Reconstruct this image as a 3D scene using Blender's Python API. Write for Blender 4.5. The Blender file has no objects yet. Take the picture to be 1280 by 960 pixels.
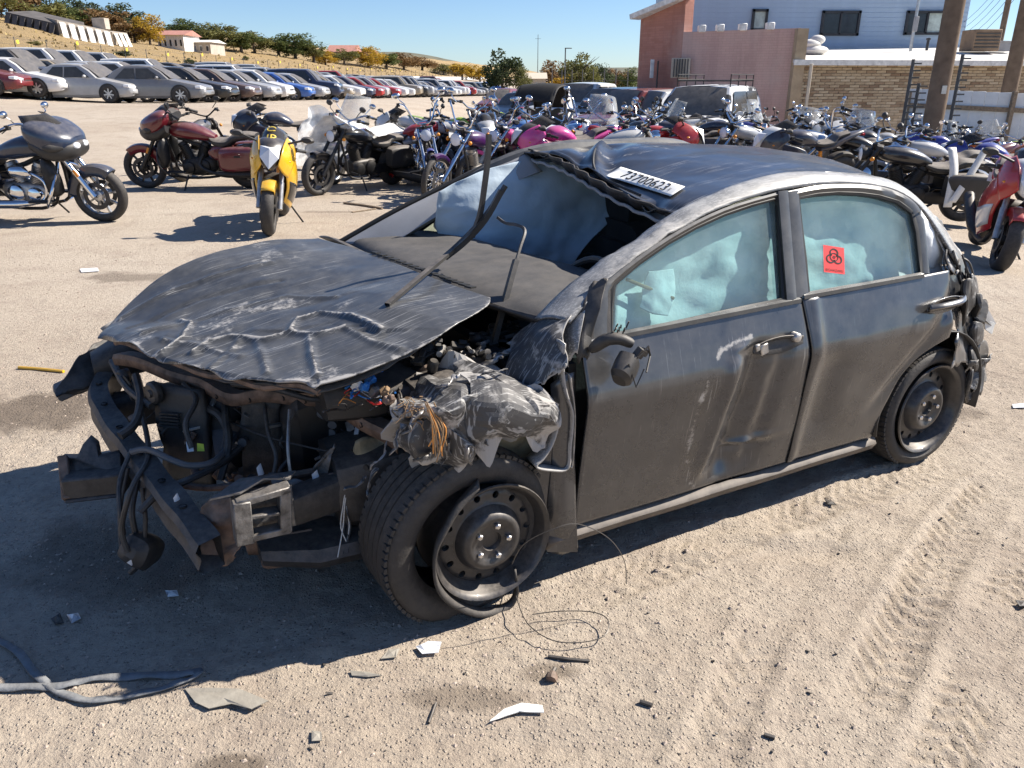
import bpy, bmesh, math, random
import numpy as np
from mathutils import Matrix, Vector, Euler
random.seed(7)
RNG = np.random.RandomState(11)
R = math.radians
scn = bpy.context.scene
COL = scn.collection

# ------------------------------------------------------------------ camera, world, sun, exposure
CAM_H = 1.65; FPX = 980.0; HORIZON = 98.0
PITCH = math.atan((480 - HORIZON) / FPX)
cam_d = bpy.data.cameras.new('camera'); cam = bpy.data.objects.new('camera', cam_d); COL.objects.link(cam)
cam.location = (0, 0, CAM_H); cam.rotation_euler = (math.pi / 2 - PITCH, 0, 0)
cam_d.sensor_width = 36; cam_d.lens = FPX / 1280 * 36; cam_d.clip_start = .05; cam_d.clip_end = 6000
scn.camera = cam

SUN_EL = R(41); SUN_AZ = R(73)          # azimuth clockwise from +Y
world = bpy.data.worlds.new('World'); scn.world = world; world.use_nodes = True
wt = world.node_tree; wt.nodes.clear()
w_out = wt.nodes.new('ShaderNodeOutputWorld'); w_bg = wt.nodes.new('ShaderNodeBackground')
w_sky = wt.nodes.new('ShaderNodeTexSky'); w_sky.sky_type = 'NISHITA'; w_sky.sun_disc = False
w_sky.sun_elevation = SUN_EL; w_sky.sun_rotation = SUN_AZ; w_sky.altitude = 1500
w_sky.air_density = 1.0; w_sky.dust_density = .5; w_sky.ozone_density = 2.2
w_bg.inputs['Strength'].default_value = .065
w_mix = wt.nodes.new('ShaderNodeMix'); w_mix.data_type = 'RGBA'; w_mix.blend_type = 'MULTIPLY'; w_mix.inputs['Factor'].default_value = 1
w_mix.inputs[7].default_value = (.80, .93, 1.12, 1); wt.links.new(w_sky.outputs[0], w_mix.inputs[6]); wt.links.new(w_mix.outputs[2], w_bg.inputs[0]); wt.links.new(w_bg.outputs[0], w_out.inputs[0])
sun_d = bpy.data.lights.new('sun', 'SUN'); sun = bpy.data.objects.new('sun', sun_d); COL.objects.link(sun)
sun_d.energy = 4.9; sun_d.angle = R(.53); sun_d.color = (1.0, .93, .83)
_sd = Vector((math.sin(SUN_AZ) * math.cos(SUN_EL), math.cos(SUN_AZ) * math.cos(SUN_EL), math.sin(SUN_EL)))
sun.rotation_euler = _sd.to_track_quat('Z', 'Y').to_euler(); sun.location = (20, 5, 20)
scn.view_settings.view_transform = 'Standard'; scn.view_settings.look = 'None'
scn.view_settings.gamma = 1; scn.view_settings.exposure = .98
scn.render.resolution_x = 1024; scn.render.resolution_y = 768
try:
    scn.cycles.max_bounces = 8; scn.cycles.transparent_max_bounces = 12
except Exception: pass

# ------------------------------------------------------------------ pixel -> place helpers
_cp, _sp = math.cos(PITCH), math.sin(PITCH)
CAMP = np.array([0, 0, CAM_H])
def ray(u, v):
    x = (u - 640) / FPX; y = (480 - v) / FPX
    return np.array([x, _cp + y * _sp, -_sp + y * _cp])
def at_z(u, v, z=0.0):                      # world point where a pixel's ray meets height z
    r = ray(u, v); return CAMP + r * ((z - CAM_H) / r[2])
def at_y(u, v, Y):                          # world point where a pixel's ray meets the plane at distance Y
    r = ray(u, v); return CAMP + r * (Y / r[1])
CAR_O = at_z(600, 765, 0.0); CAR_TH = R(28.5)
_A = np.array([math.cos(CAR_TH), math.sin(CAR_TH), 0]); _W = np.array([-_A[1], _A[0], 0])
def _loc(P):
    d = P - CAR_O; return np.array([d @ _A, d @ _W, P[2]])
def TZ(u, v, z): return _loc(at_z(u, v, z))
def PL(u, v, w0, k=0.0, z0=0.0):            # car-frame point on the plane y = w0 + k (z - z0)
    r = ray(u, v); a = _W - k * np.array([0, 0, 1.0])
    t = (w0 - k * z0 - ((CAMP - CAR_O) @ _W) + k * CAM_H) / (r @ a)
    return _loc(CAMP + r * t)
def SW(u, v, w): return PL(u, v, w)

# ------------------------------------------------------------------ numpy noise
_TAB = RNG.rand(256, 256)
def vnoise(x, y):
    xi = np.floor(x).astype(int); yi = np.floor(y).astype(int); fx = x - xi; fy = y - yi
    fx = fx * fx * (3 - 2 * fx); fy = fy * fy * (3 - 2 * fy)
    a = _TAB[xi % 256, yi % 256]; b = _TAB[(xi + 1) % 256, yi % 256]
    c = _TAB[xi % 256, (yi + 1) % 256]; d = _TAB[(xi + 1) % 256, (yi + 1) % 256]
    return (a * (1 - fx) + b * fx) * (1 - fy) + (c * (1 - fx) + d * fx) * fy
def fbm(x, y, o=4):
    s = 0; a = .5
    for i in range(o):
        s = s + a * vnoise(x * 2 ** i + 17.3 * i, y * 2 ** i + 9.1 * i); a *= .5
    return s
def sstep(a, b, x):
    t = np.clip((x - a) / (b - a), 0, 1); return t * t * (3 - 2 * t)
def row_d(X, Y):                            # metres to the left of the first long row of parked cars
    return -(X + 16.5) * .9927 + (Y - 22) * .1205
def terrain(X, Y):
    X = np.asarray(X, float); Y = np.asarray(Y, float)
    left = sstep(-1.5, -11, X - (Y - 28) * .08)
    h = sstep(13, 30, Y) * (left * (.80 - .016 * np.clip(Y - 28, 0, 90)) - (1 - left) * .004 * np.clip(Y - 28, 0, 90)) - .42 * sstep(14, 27, Y) * sstep(-7, 1, X - (Y - 20) * .05)
    h = h - .08 * np.where(X > 3, np.clip(X - 3, 0, 16) ** 2 / (np.clip(X - 3, 0, 16) + 1.2), 0) * sstep(4, 8, Y) * sstep(120, 60, Y)
    d_ = row_d(X, Y); return h + (.085 * np.clip(d_ - 2, 0, 8) + .15 * np.clip(d_ - 10, 0, 9)) * sstep(16, 30, Y)

# ------------------------------------------------------------------ mesh builder
def _frames(P):
    P = [Vector(p) for p in P]; n = len(P); T = []
    for i in range(n):
        t = P[min(i + 1, n - 1)] - P[max(i - 1, 0)]
        T.append(t.normalized() if t.length > 1e-9 else Vector((0, 0, 1)))
    u = Vector((0, 0, 1)) if abs(T[0].z) < .9 else Vector((1, 0, 0))
    u = (u - T[0] * u.dot(T[0])).normalized(); out = []
    for i in range(n):
        u = u - T[i] * u.dot(T[i])
        if u.length < 1e-6: u = T[i].orthogonal()
        u.normalize(); out.append((P[i], u.copy(), T[i].cross(u)))
    return out
def crom(P, k=6, closed=False):
    P = [np.array(p, float) for p in P]; n = len(P); out = []
    if n < 3: return P
    for i in range(n if closed else n - 1):
        g = lambda j: P[j % n] if closed else P[max(0, min(n - 1, j))]
        a, b, c, d = g(i - 1), g(i), g(i + 1), g(i + 2)
        for q in range(k):
            t = q / k
            out.append(.5 * ((2 * b) + (c - a) * t + (2 * a - 5 * b + 4 * c - d) * t * t + (3 * b - a - 3 * c + d) * t ** 3))
    if not closed: out.append(P[-1])
    return out
class MB:
    def __init__(s): s.V = []; s.F = []; s.mi = []; s.cur = 0
    def add(s, V, F):
        o = len(s.V); s.V.extend([tuple(map(float, v)) for v in V])
        for f in F: s.F.append(tuple(i + o for i in f)); s.mi.append(s.cur)
        return s
    def box(s, c, d, rot=None):
        M = Euler(rot).to_matrix() if isinstance(rot, (tuple, list)) else (rot or Matrix.Identity(3))
        V = [Vector(c) + M @ Vector((x * d[0] / 2, y * d[1] / 2, z * d[2] / 2)) for x in (-1, 1) for y in (-1, 1) for z in (-1, 1)]
        return s.add(V, [(0, 1, 3, 2), (4, 6, 7, 5), (0, 4, 5, 1), (2, 3, 7, 6), (0, 2, 6, 4), (1, 5, 7, 3)])
    def bar(s, a, b, w, h, up=(0, 0, 1)):
        a = Vector(a); b = Vector(b); t = (b - a).normalized(); u = Vector(up)
        u = (u - t * u.dot(t)); u = u.normalized() if u.length > 1e-6 else t.orthogonal().normalized(); r = t.cross(u)
        V = [p + r * (i * w / 2) + u * (j * h / 2) for p in (a, b) for i, j in ((-1, -1), (1, -1), (1, 1), (-1, 1))]
        return s.add(V, [(3, 2, 1, 0), (4, 5, 6, 7)] + [(i, (i + 1) % 4, 4 + (i + 1) % 4, 4 + i) for i in range(4)])
    def tube(s, P, r, n=8, closed=False):
        fr = _frames(P); m = len(fr); V = []
        for i, (p, u, w) in enumerate(fr):
            rr = r[min(i, len(r) - 1)] if isinstance(r, (list, tuple)) else r
            for k in range(n):
                a = 2 * math.pi * k / n; V.append(p + u * (math.cos(a) * rr) + w * (math.sin(a) * rr))
        F = []
        for i in range(m if closed else m - 1):
            j = (i + 1) % m
            for k in range(n): F.append((i * n + k, i * n + (k + 1) % n, j * n + (k + 1) % n, j * n + k))
        if not closed: F.append(tuple(range(n - 1, -1, -1))); F.append(tuple((m - 1) * n + k for k in range(n)))
        return s.add(V, F)
    def lathe(s, prof, c=(0, 0, 0), axis=(0, 1, 0), n=24, a0=0.0, a1=2 * math.pi):
        ax = Vector(axis).normalized(); u = Vector((0, 0, 1)) if abs(ax.z) < .9 else Vector((1, 0, 0))
        u = (u - ax * u.dot(ax)).normalized(); w = ax.cross(u); full = abs(a1 - a0 - 2 * math.pi) < 1e-6
        c = Vector(c); V = []; m = len(prof); cnt = n if full else n + 1
        for k in range(cnt):
            a = a0 + (a1 - a0) * k / n; d = u * math.cos(a) + w * math.sin(a)
            for (r, h) in prof: V.append(c + d * r + ax * h)
        F = []
        for k in range(n):
            k2 = (k + 1) % cnt
            for i in range(m - 1): F.append((k * m + i, k * m + i + 1, k2 * m + i + 1, k2 * m + i))
        return s.add(V, F)
    def loft(s, secs, n=16, cap=True):
        """secs: (x, yc, zc, ry, rz, power) cross-sections along x"""
        V = []
        for sec in secs:
            x, yc, zc, ry, rz = sec[:5]; p = sec[5] if len(sec) > 5 else 2.0
            for k in range(n):
                a = 2 * math.pi * k / n; ca, sa = math.cos(a), math.sin(a)
                V.append((x, yc + ry * math.copysign(abs(ca) ** (2 / p), ca), zc + rz * math.copysign(abs(sa) ** (2 / p), sa)))
        F = []
        for i in range(len(secs) - 1):
            for k in range(n): F.append((i * n + k, i * n + (k + 1) % n, (i + 1) * n + (k + 1) % n, (i + 1) * n + k))
        if cap: F.append(tuple(range(n - 1, -1, -1))); F.append(tuple((len(secs) - 1) * n + k for k in range(n)))
        return s.add(V, F)
    def ell(s, c, r, nu=12, nv=8, rot=None):
        M = Euler(rot).to_matrix() if rot else Matrix.Identity(3); V = []; F = []; c = Vector(c)
        for j in range(nv + 1):
            t = math.pi * j / nv
            for i in range(nu):
                a = 2 * math.pi * i / nu
                V.append(c + M @ Vector((r[0] * math.sin(t) * math.cos(a), r[1] * math.sin(t) * math.sin(a), r[2] * math.cos(t))))
        for j in range(nv):
            for i in range(nu): F.append((j * nu + i, (j + 1) * nu + i, (j + 1) * nu + (i + 1) % nu, j * nu + (i + 1) % nu))
        return s.add(V, F)
    def grid(s, P):
        P = np.asarray(P); m, n = P.shape[:2]
        F = [(i * n + j, i * n + j + 1, (i + 1) * n + j + 1, (i + 1) * n + j) for i in range(m - 1) for j in range(n - 1)]
        return s.add(P.reshape(-1, 3), F)
    def poly(s, P, th=None):
        """flat polygon, extruded by vector th when given"""
        n = len(P)
        if th is None: return s.add(P, [tuple(range(n))])
        t = np.array(th, float); V = [np.array(p, float) for p in P]; V2 = [v + t for v in V]
        return s.add(V + V2, [tuple(range(n - 1, -1, -1)), tuple(range(n, 2 * n))] + [(i, (i + 1) % n, n + (i + 1) % n, n + i) for i in range(n)])
    def strip(s, A, B, th=None):
        """sheet between two polylines of equal length"""
        if th is None: return s.grid(np.array([A, B]))
        t = np.array(th, float); A = np.array(A, float); B = np.array(B, float)
        return s.grid(np.array([A, B, B + t, A + t, A]))
    def build(s, name, mat, parent=None, smooth=True, bevel=0, solid=0, sub=0, ang=38, attr=None, merge=False):
        me = bpy.data.meshes.new(name); me.from_pydata(s.V, [], s.F)
        mats = mat if isinstance(mat, (list, tuple)) else [mat]
        for m in mats: me.materials.append(MAT[m] if isinstance(m, str) else m)
        if len(mats) > 1: me.polygons.foreach_set('material_index', s.mi)
        if bevel or merge:
            bm = bmesh.new(); bm.from_mesh(me)
            if merge: bmesh.ops.remove_doubles(bm, verts=bm.verts, dist=1e-5)
            if bevel:
                es = [e for e in bm.edges if len(e.link_faces) == 2 and e.calc_face_angle(0) > .6]
                bmesh.ops.bevel(bm, geom=es, offset=bevel, segments=1, affect='EDGES', clamp_overlap=True)
            bm.to_mesh(me); bm.free()
        if attr is not None and not bevel:
            a = me.attributes.new('wear', 'FLOAT', 'POINT'); a.data.foreach_set('value', np.asarray(attr, 'f'))
        me.validate(); me.update()
        if smooth:
            me.shade_smooth()
            try: me.set_sharp_from_angle(angle=R(ang))
            except Exception: pass
        o = bpy.data.objects.new(name, me); COL.objects.link(o)
        if parent is not None: o.parent = parent
        if solid:
            md = o.modifiers.new('thickness', 'SOLIDIFY'); md.thickness = solid; md.offset = -1
        if sub:
            md = o.modifiers.new('smooth', 'SUBSURF'); md.levels = sub; md.render_levels = sub
        return o
def spl(ctrl, nu, nv):
    """upsample a small grid of points (rows x cols) with Catmull-Rom: nu, nv subdivisions per cell"""
    C = np.array(ctrl, float)
    rows = np.array([crom(r, nv) for r in C])
    cols = np.array([crom(rows[:, j], nu) for j in range(rows.shape[1])])
    return cols.transpose(1, 0, 2)
def thing(name, label, cat, loc=(0, 0, 0), rotz=0, group=None, kind=None):
    o = bpy.data.objects.new(name, None); COL.objects.link(o); o.location = tuple(map(float, loc)); o.rotation_euler = (0, 0, rotz)
    o.empty_display_size = .2
    return tag(o, label, cat, group, kind)
def tag(o, label=None, cat=None, group=None, kind=None):
    if label: o['label'] = label
    if cat: o['category'] = cat
    if group: o['group'] = group
    if kind: o['kind'] = kind
    return o
def copy_tree(o, parent=None, paint=None):
    c = o.copy(); COL.objects.link(c); c.parent = parent
    if paint and c.type == 'MESH':
        for sl, sm in zip(c.material_slots, o.data.materials):
            if sm and sm.name in paint:
                sl.link = 'OBJECT'; sl.material = MAT[paint[sm.name]]
    for ch in list(o.children): copy_tree(ch, c, paint)
    return c

# ------------------------------------------------------------------ materials
MAT = {}
def _new(name):
    m = bpy.data.materials.new(name); m.use_nodes = True; MAT[name] = m
    nt = m.node_tree; nt.nodes.clear()
    out = nt.nodes.new('ShaderNodeOutputMaterial'); bs = nt.nodes.new('ShaderNodeBsdfPrincipled')
    nt.links.new(bs.outputs[0], out.inputs[0]); return m, nt, bs, out
def node(nt, t, **kw):
    n = nt.nodes.new(t)
    for k, v in kw.items():
        if k in n.inputs.keys(): n.inputs[k].default_value = v
        else: setattr(n, k, v)
    return n
def ramp(nt, fac, stops):
    n = nt.nodes.new('ShaderNodeValToRGB'); e = n.color_ramp.elements
    while len(e) < len(stops): e.new(.5)
    for i, (p, c) in enumerate(stops):
        e[i].position = p; e[i].color = (c, c, c, 1) if isinstance(c, (int, float)) else (*c, 1)
    nt.links.new(fac, n.inputs[0]); return n.outputs[0]
def mixc(nt, fac, a, b, mode='MIX'):
    n = nt.nodes.new('ShaderNodeMix'); n.data_type = 'RGBA'; n.blend_type = mode
    for sock, v in ((n.inputs['Factor'], fac), (n.inputs[6], a), (n.inputs[7], b)):
        if isinstance(v, (int, float)): sock.default_value = v
        elif isinstance(v, tuple): sock.default_value = (*v, 1)
        else: nt.links.new(v, sock)
    return n.outputs[2]
def mth(nt, op, a, b=None, clamp=False):
    n = nt.nodes.new('ShaderNodeMath'); n.operation = op; n.use_clamp = clamp
    for i, v in enumerate((a, b)):
        if v is None: continue
        if isinstance(v, (int, float)): n.inputs[i].default_value = v
        else: nt.links.new(v, n.inputs[i])
    return n.outputs[0]
def noise(nt, scale, detail=4, rough=.6, coord=None, stretch=None, dist=0):
    tc = nt.nodes.new('ShaderNodeTexCoord'); src = coord or tc.outputs['Object']
    if stretch:
        mp = nt.nodes.new('ShaderNodeMapping'); mp.inputs['Scale'].default_value = stretch[:3]
        if len(stretch) > 3: mp.inputs['Rotation'].default_value = stretch[3]
        nt.links.new(src, mp.inputs[0]); src = mp.outputs[0]
    n = nt.nodes.new('ShaderNodeTexNoise'); n.inputs['Scale'].default_value = scale
    n.inputs['Detail'].default_value = detail; n.inputs['Roughness'].default_value = rough; n.inputs['Distortion'].default_value = dist
    nt.links.new(src, n.inputs['Vector']); return n.outputs['Fac']
def bump(nt, bs, h, strength=.3, dist=.01):
    b = nt.nodes.new('ShaderNodeBump'); b.inputs['Strength'].default_value = strength; b.inputs['Distance'].default_value = dist
    nt.links.new(h, b.inputs['Height']); nt.links.new(b.outputs[0], bs.inputs['Normal']); return b
DUST = (.36, .31, .26)
def mat(name, col, rough=.5, metal=0., var=.25, scale=6, bmp=0., bscale=60, coat=0., dust=0., dustlo=.35, spec=.5, side=0.):
    m, nt, bs, out = _new(name)
    n1 = noise(nt, scale, 5)
    c = mixc(nt, ramp(nt, n1, [(.3, 0.), (.7, 1.)]), tuple(x * (1 - var) for x in col), tuple(min(1, x * (1 + var)) for x in col))
    bs.inputs['Roughness'].default_value = rough
    if dust > 0:
        g = node(nt, 'ShaderNodeNewGeometry'); sp = node(nt, 'ShaderNodeSeparateXYZ'); nt.links.new(g.outputs['Normal'], sp.inputs[0])
        up = mth(nt, 'MULTIPLY', mth(nt, 'ADD', mth(nt, 'MAXIMUM', sp.outputs[2], 0.0), side), ramp(nt, noise(nt, scale * 2.3, 6, .7), [(dustlo, .25), (.75, 1.)]))
        f = mth(nt, 'MULTIPLY', up, dust, True)
        c = mixc(nt, f, c, DUST)
        rr = node(nt, 'ShaderNodeMapRange'); nt.links.new(f, rr.inputs[0]); rr.inputs[3].default_value = rough; rr.inputs[4].default_value = .85
        nt.links.new(rr.outputs[0], bs.inputs['Roughness'])
    nt.links.new(c, bs.inputs['Base Color'])
    bs.inputs['Metallic'].default_value = metal; bs.inputs['Specular IOR Level'].default_value = spec
    if coat: bs.inputs['Coat Weight'].default_value = coat; bs.inputs['Coat Roughness'].default_value = .08
    if bmp: bump(nt, bs, noise(nt, bscale, 5), bmp)
    return m
def glass_mat(name, tint, dustf=.2, dcol=(.75, .82, .82), rough=.03):
    """thin tinted pane: transparent + sharp reflection + a film of dust"""
    m, nt, bs, out = _new(name); nt.nodes.remove(bs)
    tr = node(nt, 'ShaderNodeBsdfTransparent'); tr.inputs[0].default_value = (*tint, 1)
    gl = node(nt, 'ShaderNodeBsdfGlossy'); gl.inputs['Roughness'].default_value = rough
    lw = node(nt, 'ShaderNodeLayerWeight'); lw.inputs[0].default_value = .5
    fr_ = mth(nt, 'ADD', mth(nt, 'MULTIPLY', mth(nt, 'POWER', lw.outputs['Facing'], 4.0), .6), .03, True)
    a = node(nt, 'ShaderNodeMixShader'); nt.links.new(fr_, a.inputs[0]); nt.links.new(tr.outputs[0], a.inputs[1]); nt.links.new(gl.outputs[0], a.inputs[2])
    df = node(nt, 'ShaderNodeBsdfDiffuse'); df.inputs[0].default_value = (*dcol, 1)
    b = node(nt, 'ShaderNodeMixShader'); nt.links.new(a.outputs[0], b.inputs[1]); nt.links.new(df.outputs[0], b.inputs[2])
    f = ramp(nt, noise(nt, 7, 6, .65), [(.3, dustf * .55), (.75, min(1, dustf * 1.5))]); nt.links.new(f, b.inputs[0])
    nt.links.new(b.outputs[0], out.inputs[0]); return m
# ------------------------------------------------------------------ material palette
mat('rubber', (.020, .019, .019), .7, var=.3, scale=14, bmp=.25, bscale=90, dust=.3, side=.3)
mat('rubber_clean', (.018, .018, .018), .6, var=.2)
mat('black_plastic', (.018, .018, .019), .5, var=.3, scale=10, bmp=.08, bscale=200, dust=.35, side=.12)
mat('grey_plastic', (.10, .10, .105), .6, var=.2, scale=8, bmp=.1, bscale=200, dust=.3)
mat('dash_plastic', (.05, .05, .051), .7, var=.2, scale=6, bmp=.12, bscale=260, dust=.2)
mat('trim_grey', (.30, .30, .31), .7, var=.12, scale=6, bmp=.1, bscale=220)
mat('steel_black', (.022, .022, .024), .38, metal=.2, var=.35, scale=20, coat=.25, dust=.45, side=.2)
mat('dark_metal', (.045, .045, .047), .5, metal=.5, var=.4, scale=16, bmp=.15, bscale=70, dust=.5, side=.18)
mat('bare_metal', (.42, .41, .40), .42, metal=.75, var=.35, scale=26, bmp=.25, bscale=50, dust=.35, side=.2)
mat('rusty_metal', (.17, .11, .08), .75, metal=.25, var=.6, scale=22, bmp=.3, bscale=60, dust=.45, side=.2)
mat('cream_metal', (.30, .26, .17), .6, metal=.1, var=.35, scale=18, bmp=.15, bscale=60, dust=.4)
mat('radiator', (.05, .048, .046), .6, metal=.5, var=.4, scale=30, bmp=.3, bscale=160, dust=.4, side=.25)
mat('chrome', (.72, .72, .73), .12, metal=1., var=.05, scale=6)
mat('chrome_dusty', (.62, .62, .63), .25, metal=1., var=.12, scale=10, dust=.3)
mat('alu', (.5, .5, .5), .38, metal=1., var=.15, scale=10, dust=.2)
mat('airbag_shade', (.44, .53, .60), .85, var=.08, scale=5, bmp=.25, bscale=30)  # darker, bluer copy of the white airbag cloth, shade put into its colour
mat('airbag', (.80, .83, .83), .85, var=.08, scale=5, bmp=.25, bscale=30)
mat('paper', (.78, .78, .76), .7, var=.05)
mat('ink', (.012, .012, .014), .7, var=.05)
mat('sticker_red', (.80, .05, .05), .6, var=.06)
mat('cloth_black', (.015, .015, .016), .9, var=.2, bmp=.2, bscale=120)
mat('wire_blue', (.04, .22, .62), .45, var=.1); mat('wire_red', (.5, .03, .03), .45); mat('wire_orange', (.62, .26, .06), .6)
mat('fibre_tan', (.30, .19, .10), .8); mat('label_white', (.75, .76, .78), .6); mat('label_green', (.45, .6, .08), .6)
mat('lens_red', (.35, .01, .01), .25, coat=.5); mat('lens_amber', (.7, .25, .02), .3); mat('lens_clear', (.75, .77, .8), .12, var=.1, coat=.5, dust=.3)
mat('leather_black', (.028, .027, .026), .5, var=.2, scale=8, bmp=.1, bscale=120, dust=.75, dustlo=.2)
mat('engine_black', (.02, .02, .021), .45, metal=.4, var=.3, scale=20, dust=.4)
mat('engine_alu', (.42, .41, .40), .4, metal=.85, var=.25, scale=24, dust=.4)
mat('wheel_silver', (.5, .5, .5), .35, metal=.8, var=.1, dust=.2)
mat('cover_white', (.72, .71, .67), .75, var=.1, scale=9, bmp=.3, bscale=14)
mat('wood_weathered', (.25, .19, .13), .85, var=.35, scale=20, bmp=.3, bscale=60)
glass_mat('car_glass', (.60, .80, .80), .19, (.47, .60, .60)); glass_mat('car_glass_far', (.60, .74, .66), .10, (.42, .46, .42))
glass_mat('clear_screen', (.93, .94, .94), .18, (.85, .85, .83)); glass_mat('smoke_screen', (.12, .12, .13), .15, (.3, .28, .26))
glass_mat('plastic_film', (.95, .96, .97), .8, (.88, .89, .9), .12)
for nm, c in dict(bk_black=(.012, .012, .014), bk_navy=(.012, .022, .05), bk_maroon=(.12, .008, .014), bk_yellow=(.72, .40, .01), bk_red=(.42, .012, .014),
                  bk_blue=(.012, .03, .30), bk_sky=(.05, .22, .55), bk_purple=(.055, .012, .09), bk_pink=(.62, .05, .28), bk_white=(.72, .72, .70), bk_silver=(.42, .43, .44),
                  bk_orange=(.75, .16, .01), bk_green=(.35, .5, .02), bk_grey=(.10, .10, .105), bk_blueblack=(.016, .02, .04)).items():
    mat(nm, c, .28, var=.12, scale=5, coat=.7, dust=.42)
for nm, c in dict(car_white=(.72, .71, .69), car_silver=(.40, .40, .40), car_grey=(.20, .20, .205), car_black=(.018, .018, .02), car_maroon=(.16, .018, .02),
                  car_red=(.42, .02, .02), car_blue=(.03, .12, .42), car_navy=(.018, .03, .075), car_tan=(.36, .30, .22), car_brown=(.10, .06, .05), car_pinkred=(.5, .09, .08)).items():
    mat(nm, c, .32, metal=.1, var=.1, scale=3, coat=.6, dust=.32)
mat('car_window', (.03, .034, .036), .12, var=.3, scale=4, dust=.25, side=.12, coat=.3)
mat('car_windscreen', (.045, .047, .048), .2, var=.4, scale=3, dust=.55, side=.1, dustlo=.3)

def wreck_paint(name, base=(.020, .0215, .025), stretch=(3, 40, 3, (0, 0, 0)), dust=.35, scr=.55, side=.25, dustcol=(.17, .155, .14), rough=.33, line=.66, metal=.25, coat=.35):
    m, nt, bs, out = _new(name)
    at = node(nt, 'ShaderNodeAttribute'); at.attribute_name = 'wear'; wr = at.outputs['Fac']
    n_big = noise(nt, 3.5, 5, .6); n_mid = noise(nt, 16, 6, .7)
    g = node(nt, 'ShaderNodeNewGeometry'); sp = node(nt, 'ShaderNodeSeparateXYZ'); nt.links.new(g.outputs['Normal'], sp.inputs[0])
    up = mth(nt, 'ADD', mth(nt, 'MAXIMUM', sp.outputs[2], 0.), side)
    df = mth(nt, 'MULTIPLY', mth(nt, 'MULTIPLY', up, ramp(nt, mth(nt, 'MULTIPLY', mth(nt, 'ADD', n_big, n_mid), .5), [(.32, .2), (.7, 1.)])), dust, True)
    c = mixc(nt, df, base, dustcol)
    # long fine scratches, kept to where the panel was dragged
    s1 = ramp(nt, noise(nt, 1.0, 3, .6, stretch=stretch, dist=.25), [(line - .03, 0.), (line + .03, 1.)])
    rt_ = stretch[3] if len(stretch) > 3 else (0, 0, 0)
    s2 = ramp(nt, noise(nt, 1.6, 3, .6, stretch=(*stretch[:3], (rt_[0] + .1, rt_[1] + .15, rt_[2] + .42)), dist=.15), [(line + .01, 0.), (line + .06, 1.)])
    clus = noise(nt, 7, 4, .65)
    reg = ramp(nt, mth(nt, 'ADD', mth(nt, 'MULTIPLY', mth(nt, 'ADD', n_big, mth(nt, 'MULTIPLY', clus, 1.2)), .42), mth(nt, 'MULTIPLY', wr, .8)), [(.46, .03), (.72, 1.)])
    sf = mth(nt, 'MULTIPLY', mth(nt, 'MULTIPLY', mth(nt, 'MAXIMUM', s1, s2), reg), scr, True)
    c = mixc(nt, sf, c, (.50, .49, .47))
    n_fin = noise(nt, 60, 5, .7)
    wf = ramp(nt, mth(nt, 'ADD', wr, mth(nt, 'ADD', mth(nt, 'MULTIPLY', mth(nt, 'SUBTRACT', n_mid, .5), 1.5), mth(nt, 'MULTIPLY', mth(nt, 'SUBTRACT', n_fin, .5), .9))), [(.50, 0.), (.80, 1.)])
    c = mixc(nt, mth(nt, 'MULTIPLY', wf, .85), c, (.41, .39, .365))
    nt.links.new(c, bs.inputs['Base Color'])
    rf = mth(nt, 'ADD', mth(nt, 'MULTIPLY', mth(nt, 'MAXIMUM', mth(nt, 'MAXIMUM', df, sf), wf), .4), rough, True); nt.links.new(rf, bs.inputs['Roughness'])
    nt.links.new(mth(nt, 'MULTIPLY', mth(nt, 'SUBTRACT', 1.0, mth(nt, 'MAXIMUM', df, mth(nt, 'MAXIMUM', sf, wf)), True), metal), bs.inputs['Metallic']); bs.inputs['Coat Weight'].default_value = coat; bs.inputs['Coat Roughness'].default_value = .12
    bump(nt, bs, mth(nt, 'ADD', n_big, mth(nt, 'MULTIPLY', wf, .05)), .05, .01)
    return m
wreck_paint('wreck_hood', base=(.026, .028, .032), stretch=(5, 170, 5, (0, 0, .5)), scr=.6, dust=.55, line=.625, dustcol=(.165, .163, .158), rough=.34, metal=.35, coat=.3)
wreck_paint('wreck_roof', base=(.024, .026, .030), stretch=(5, 160, 5, (0, 0, -.5)), scr=.6, dust=.30, line=.62, rough=.24, metal=.45, coat=.5)
wreck_paint('wreck_rail', base=(.05, .05, .052), stretch=(6, 150, 150, (0, .6, .5)), scr=.6, dust=1.0, side=.3, dustcol=(.36, .355, .345), line=.58, rough=.36, metal=.4)
wreck_paint('wreck_door', base=(.044, .046, .052), stretch=(130, 5, 5, (0, .15, 0)), scr=.4, dust=.62, side=.55, dustcol=(.15, .145, .14), line=.645, rough=.2, metal=.55, coat=.7)
wreck_paint('wreck_crumple', base=(.045, .045, .047), stretch=(12, 130, 12, (.4, .2, .7)), scr=.6, dust=.42, side=.2, dustcol=(.21, .195, .18), line=.60, rough=.48, metal=.2, coat=.1)
wreck_paint('wreck_frame', base=(.035, .036, .038), stretch=(5, 140, 140, (0, .2, 0)), scr=.35, dust=.8, side=.35, dustcol=(.19, .185, .175), rough=.3, metal=.4)

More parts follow.
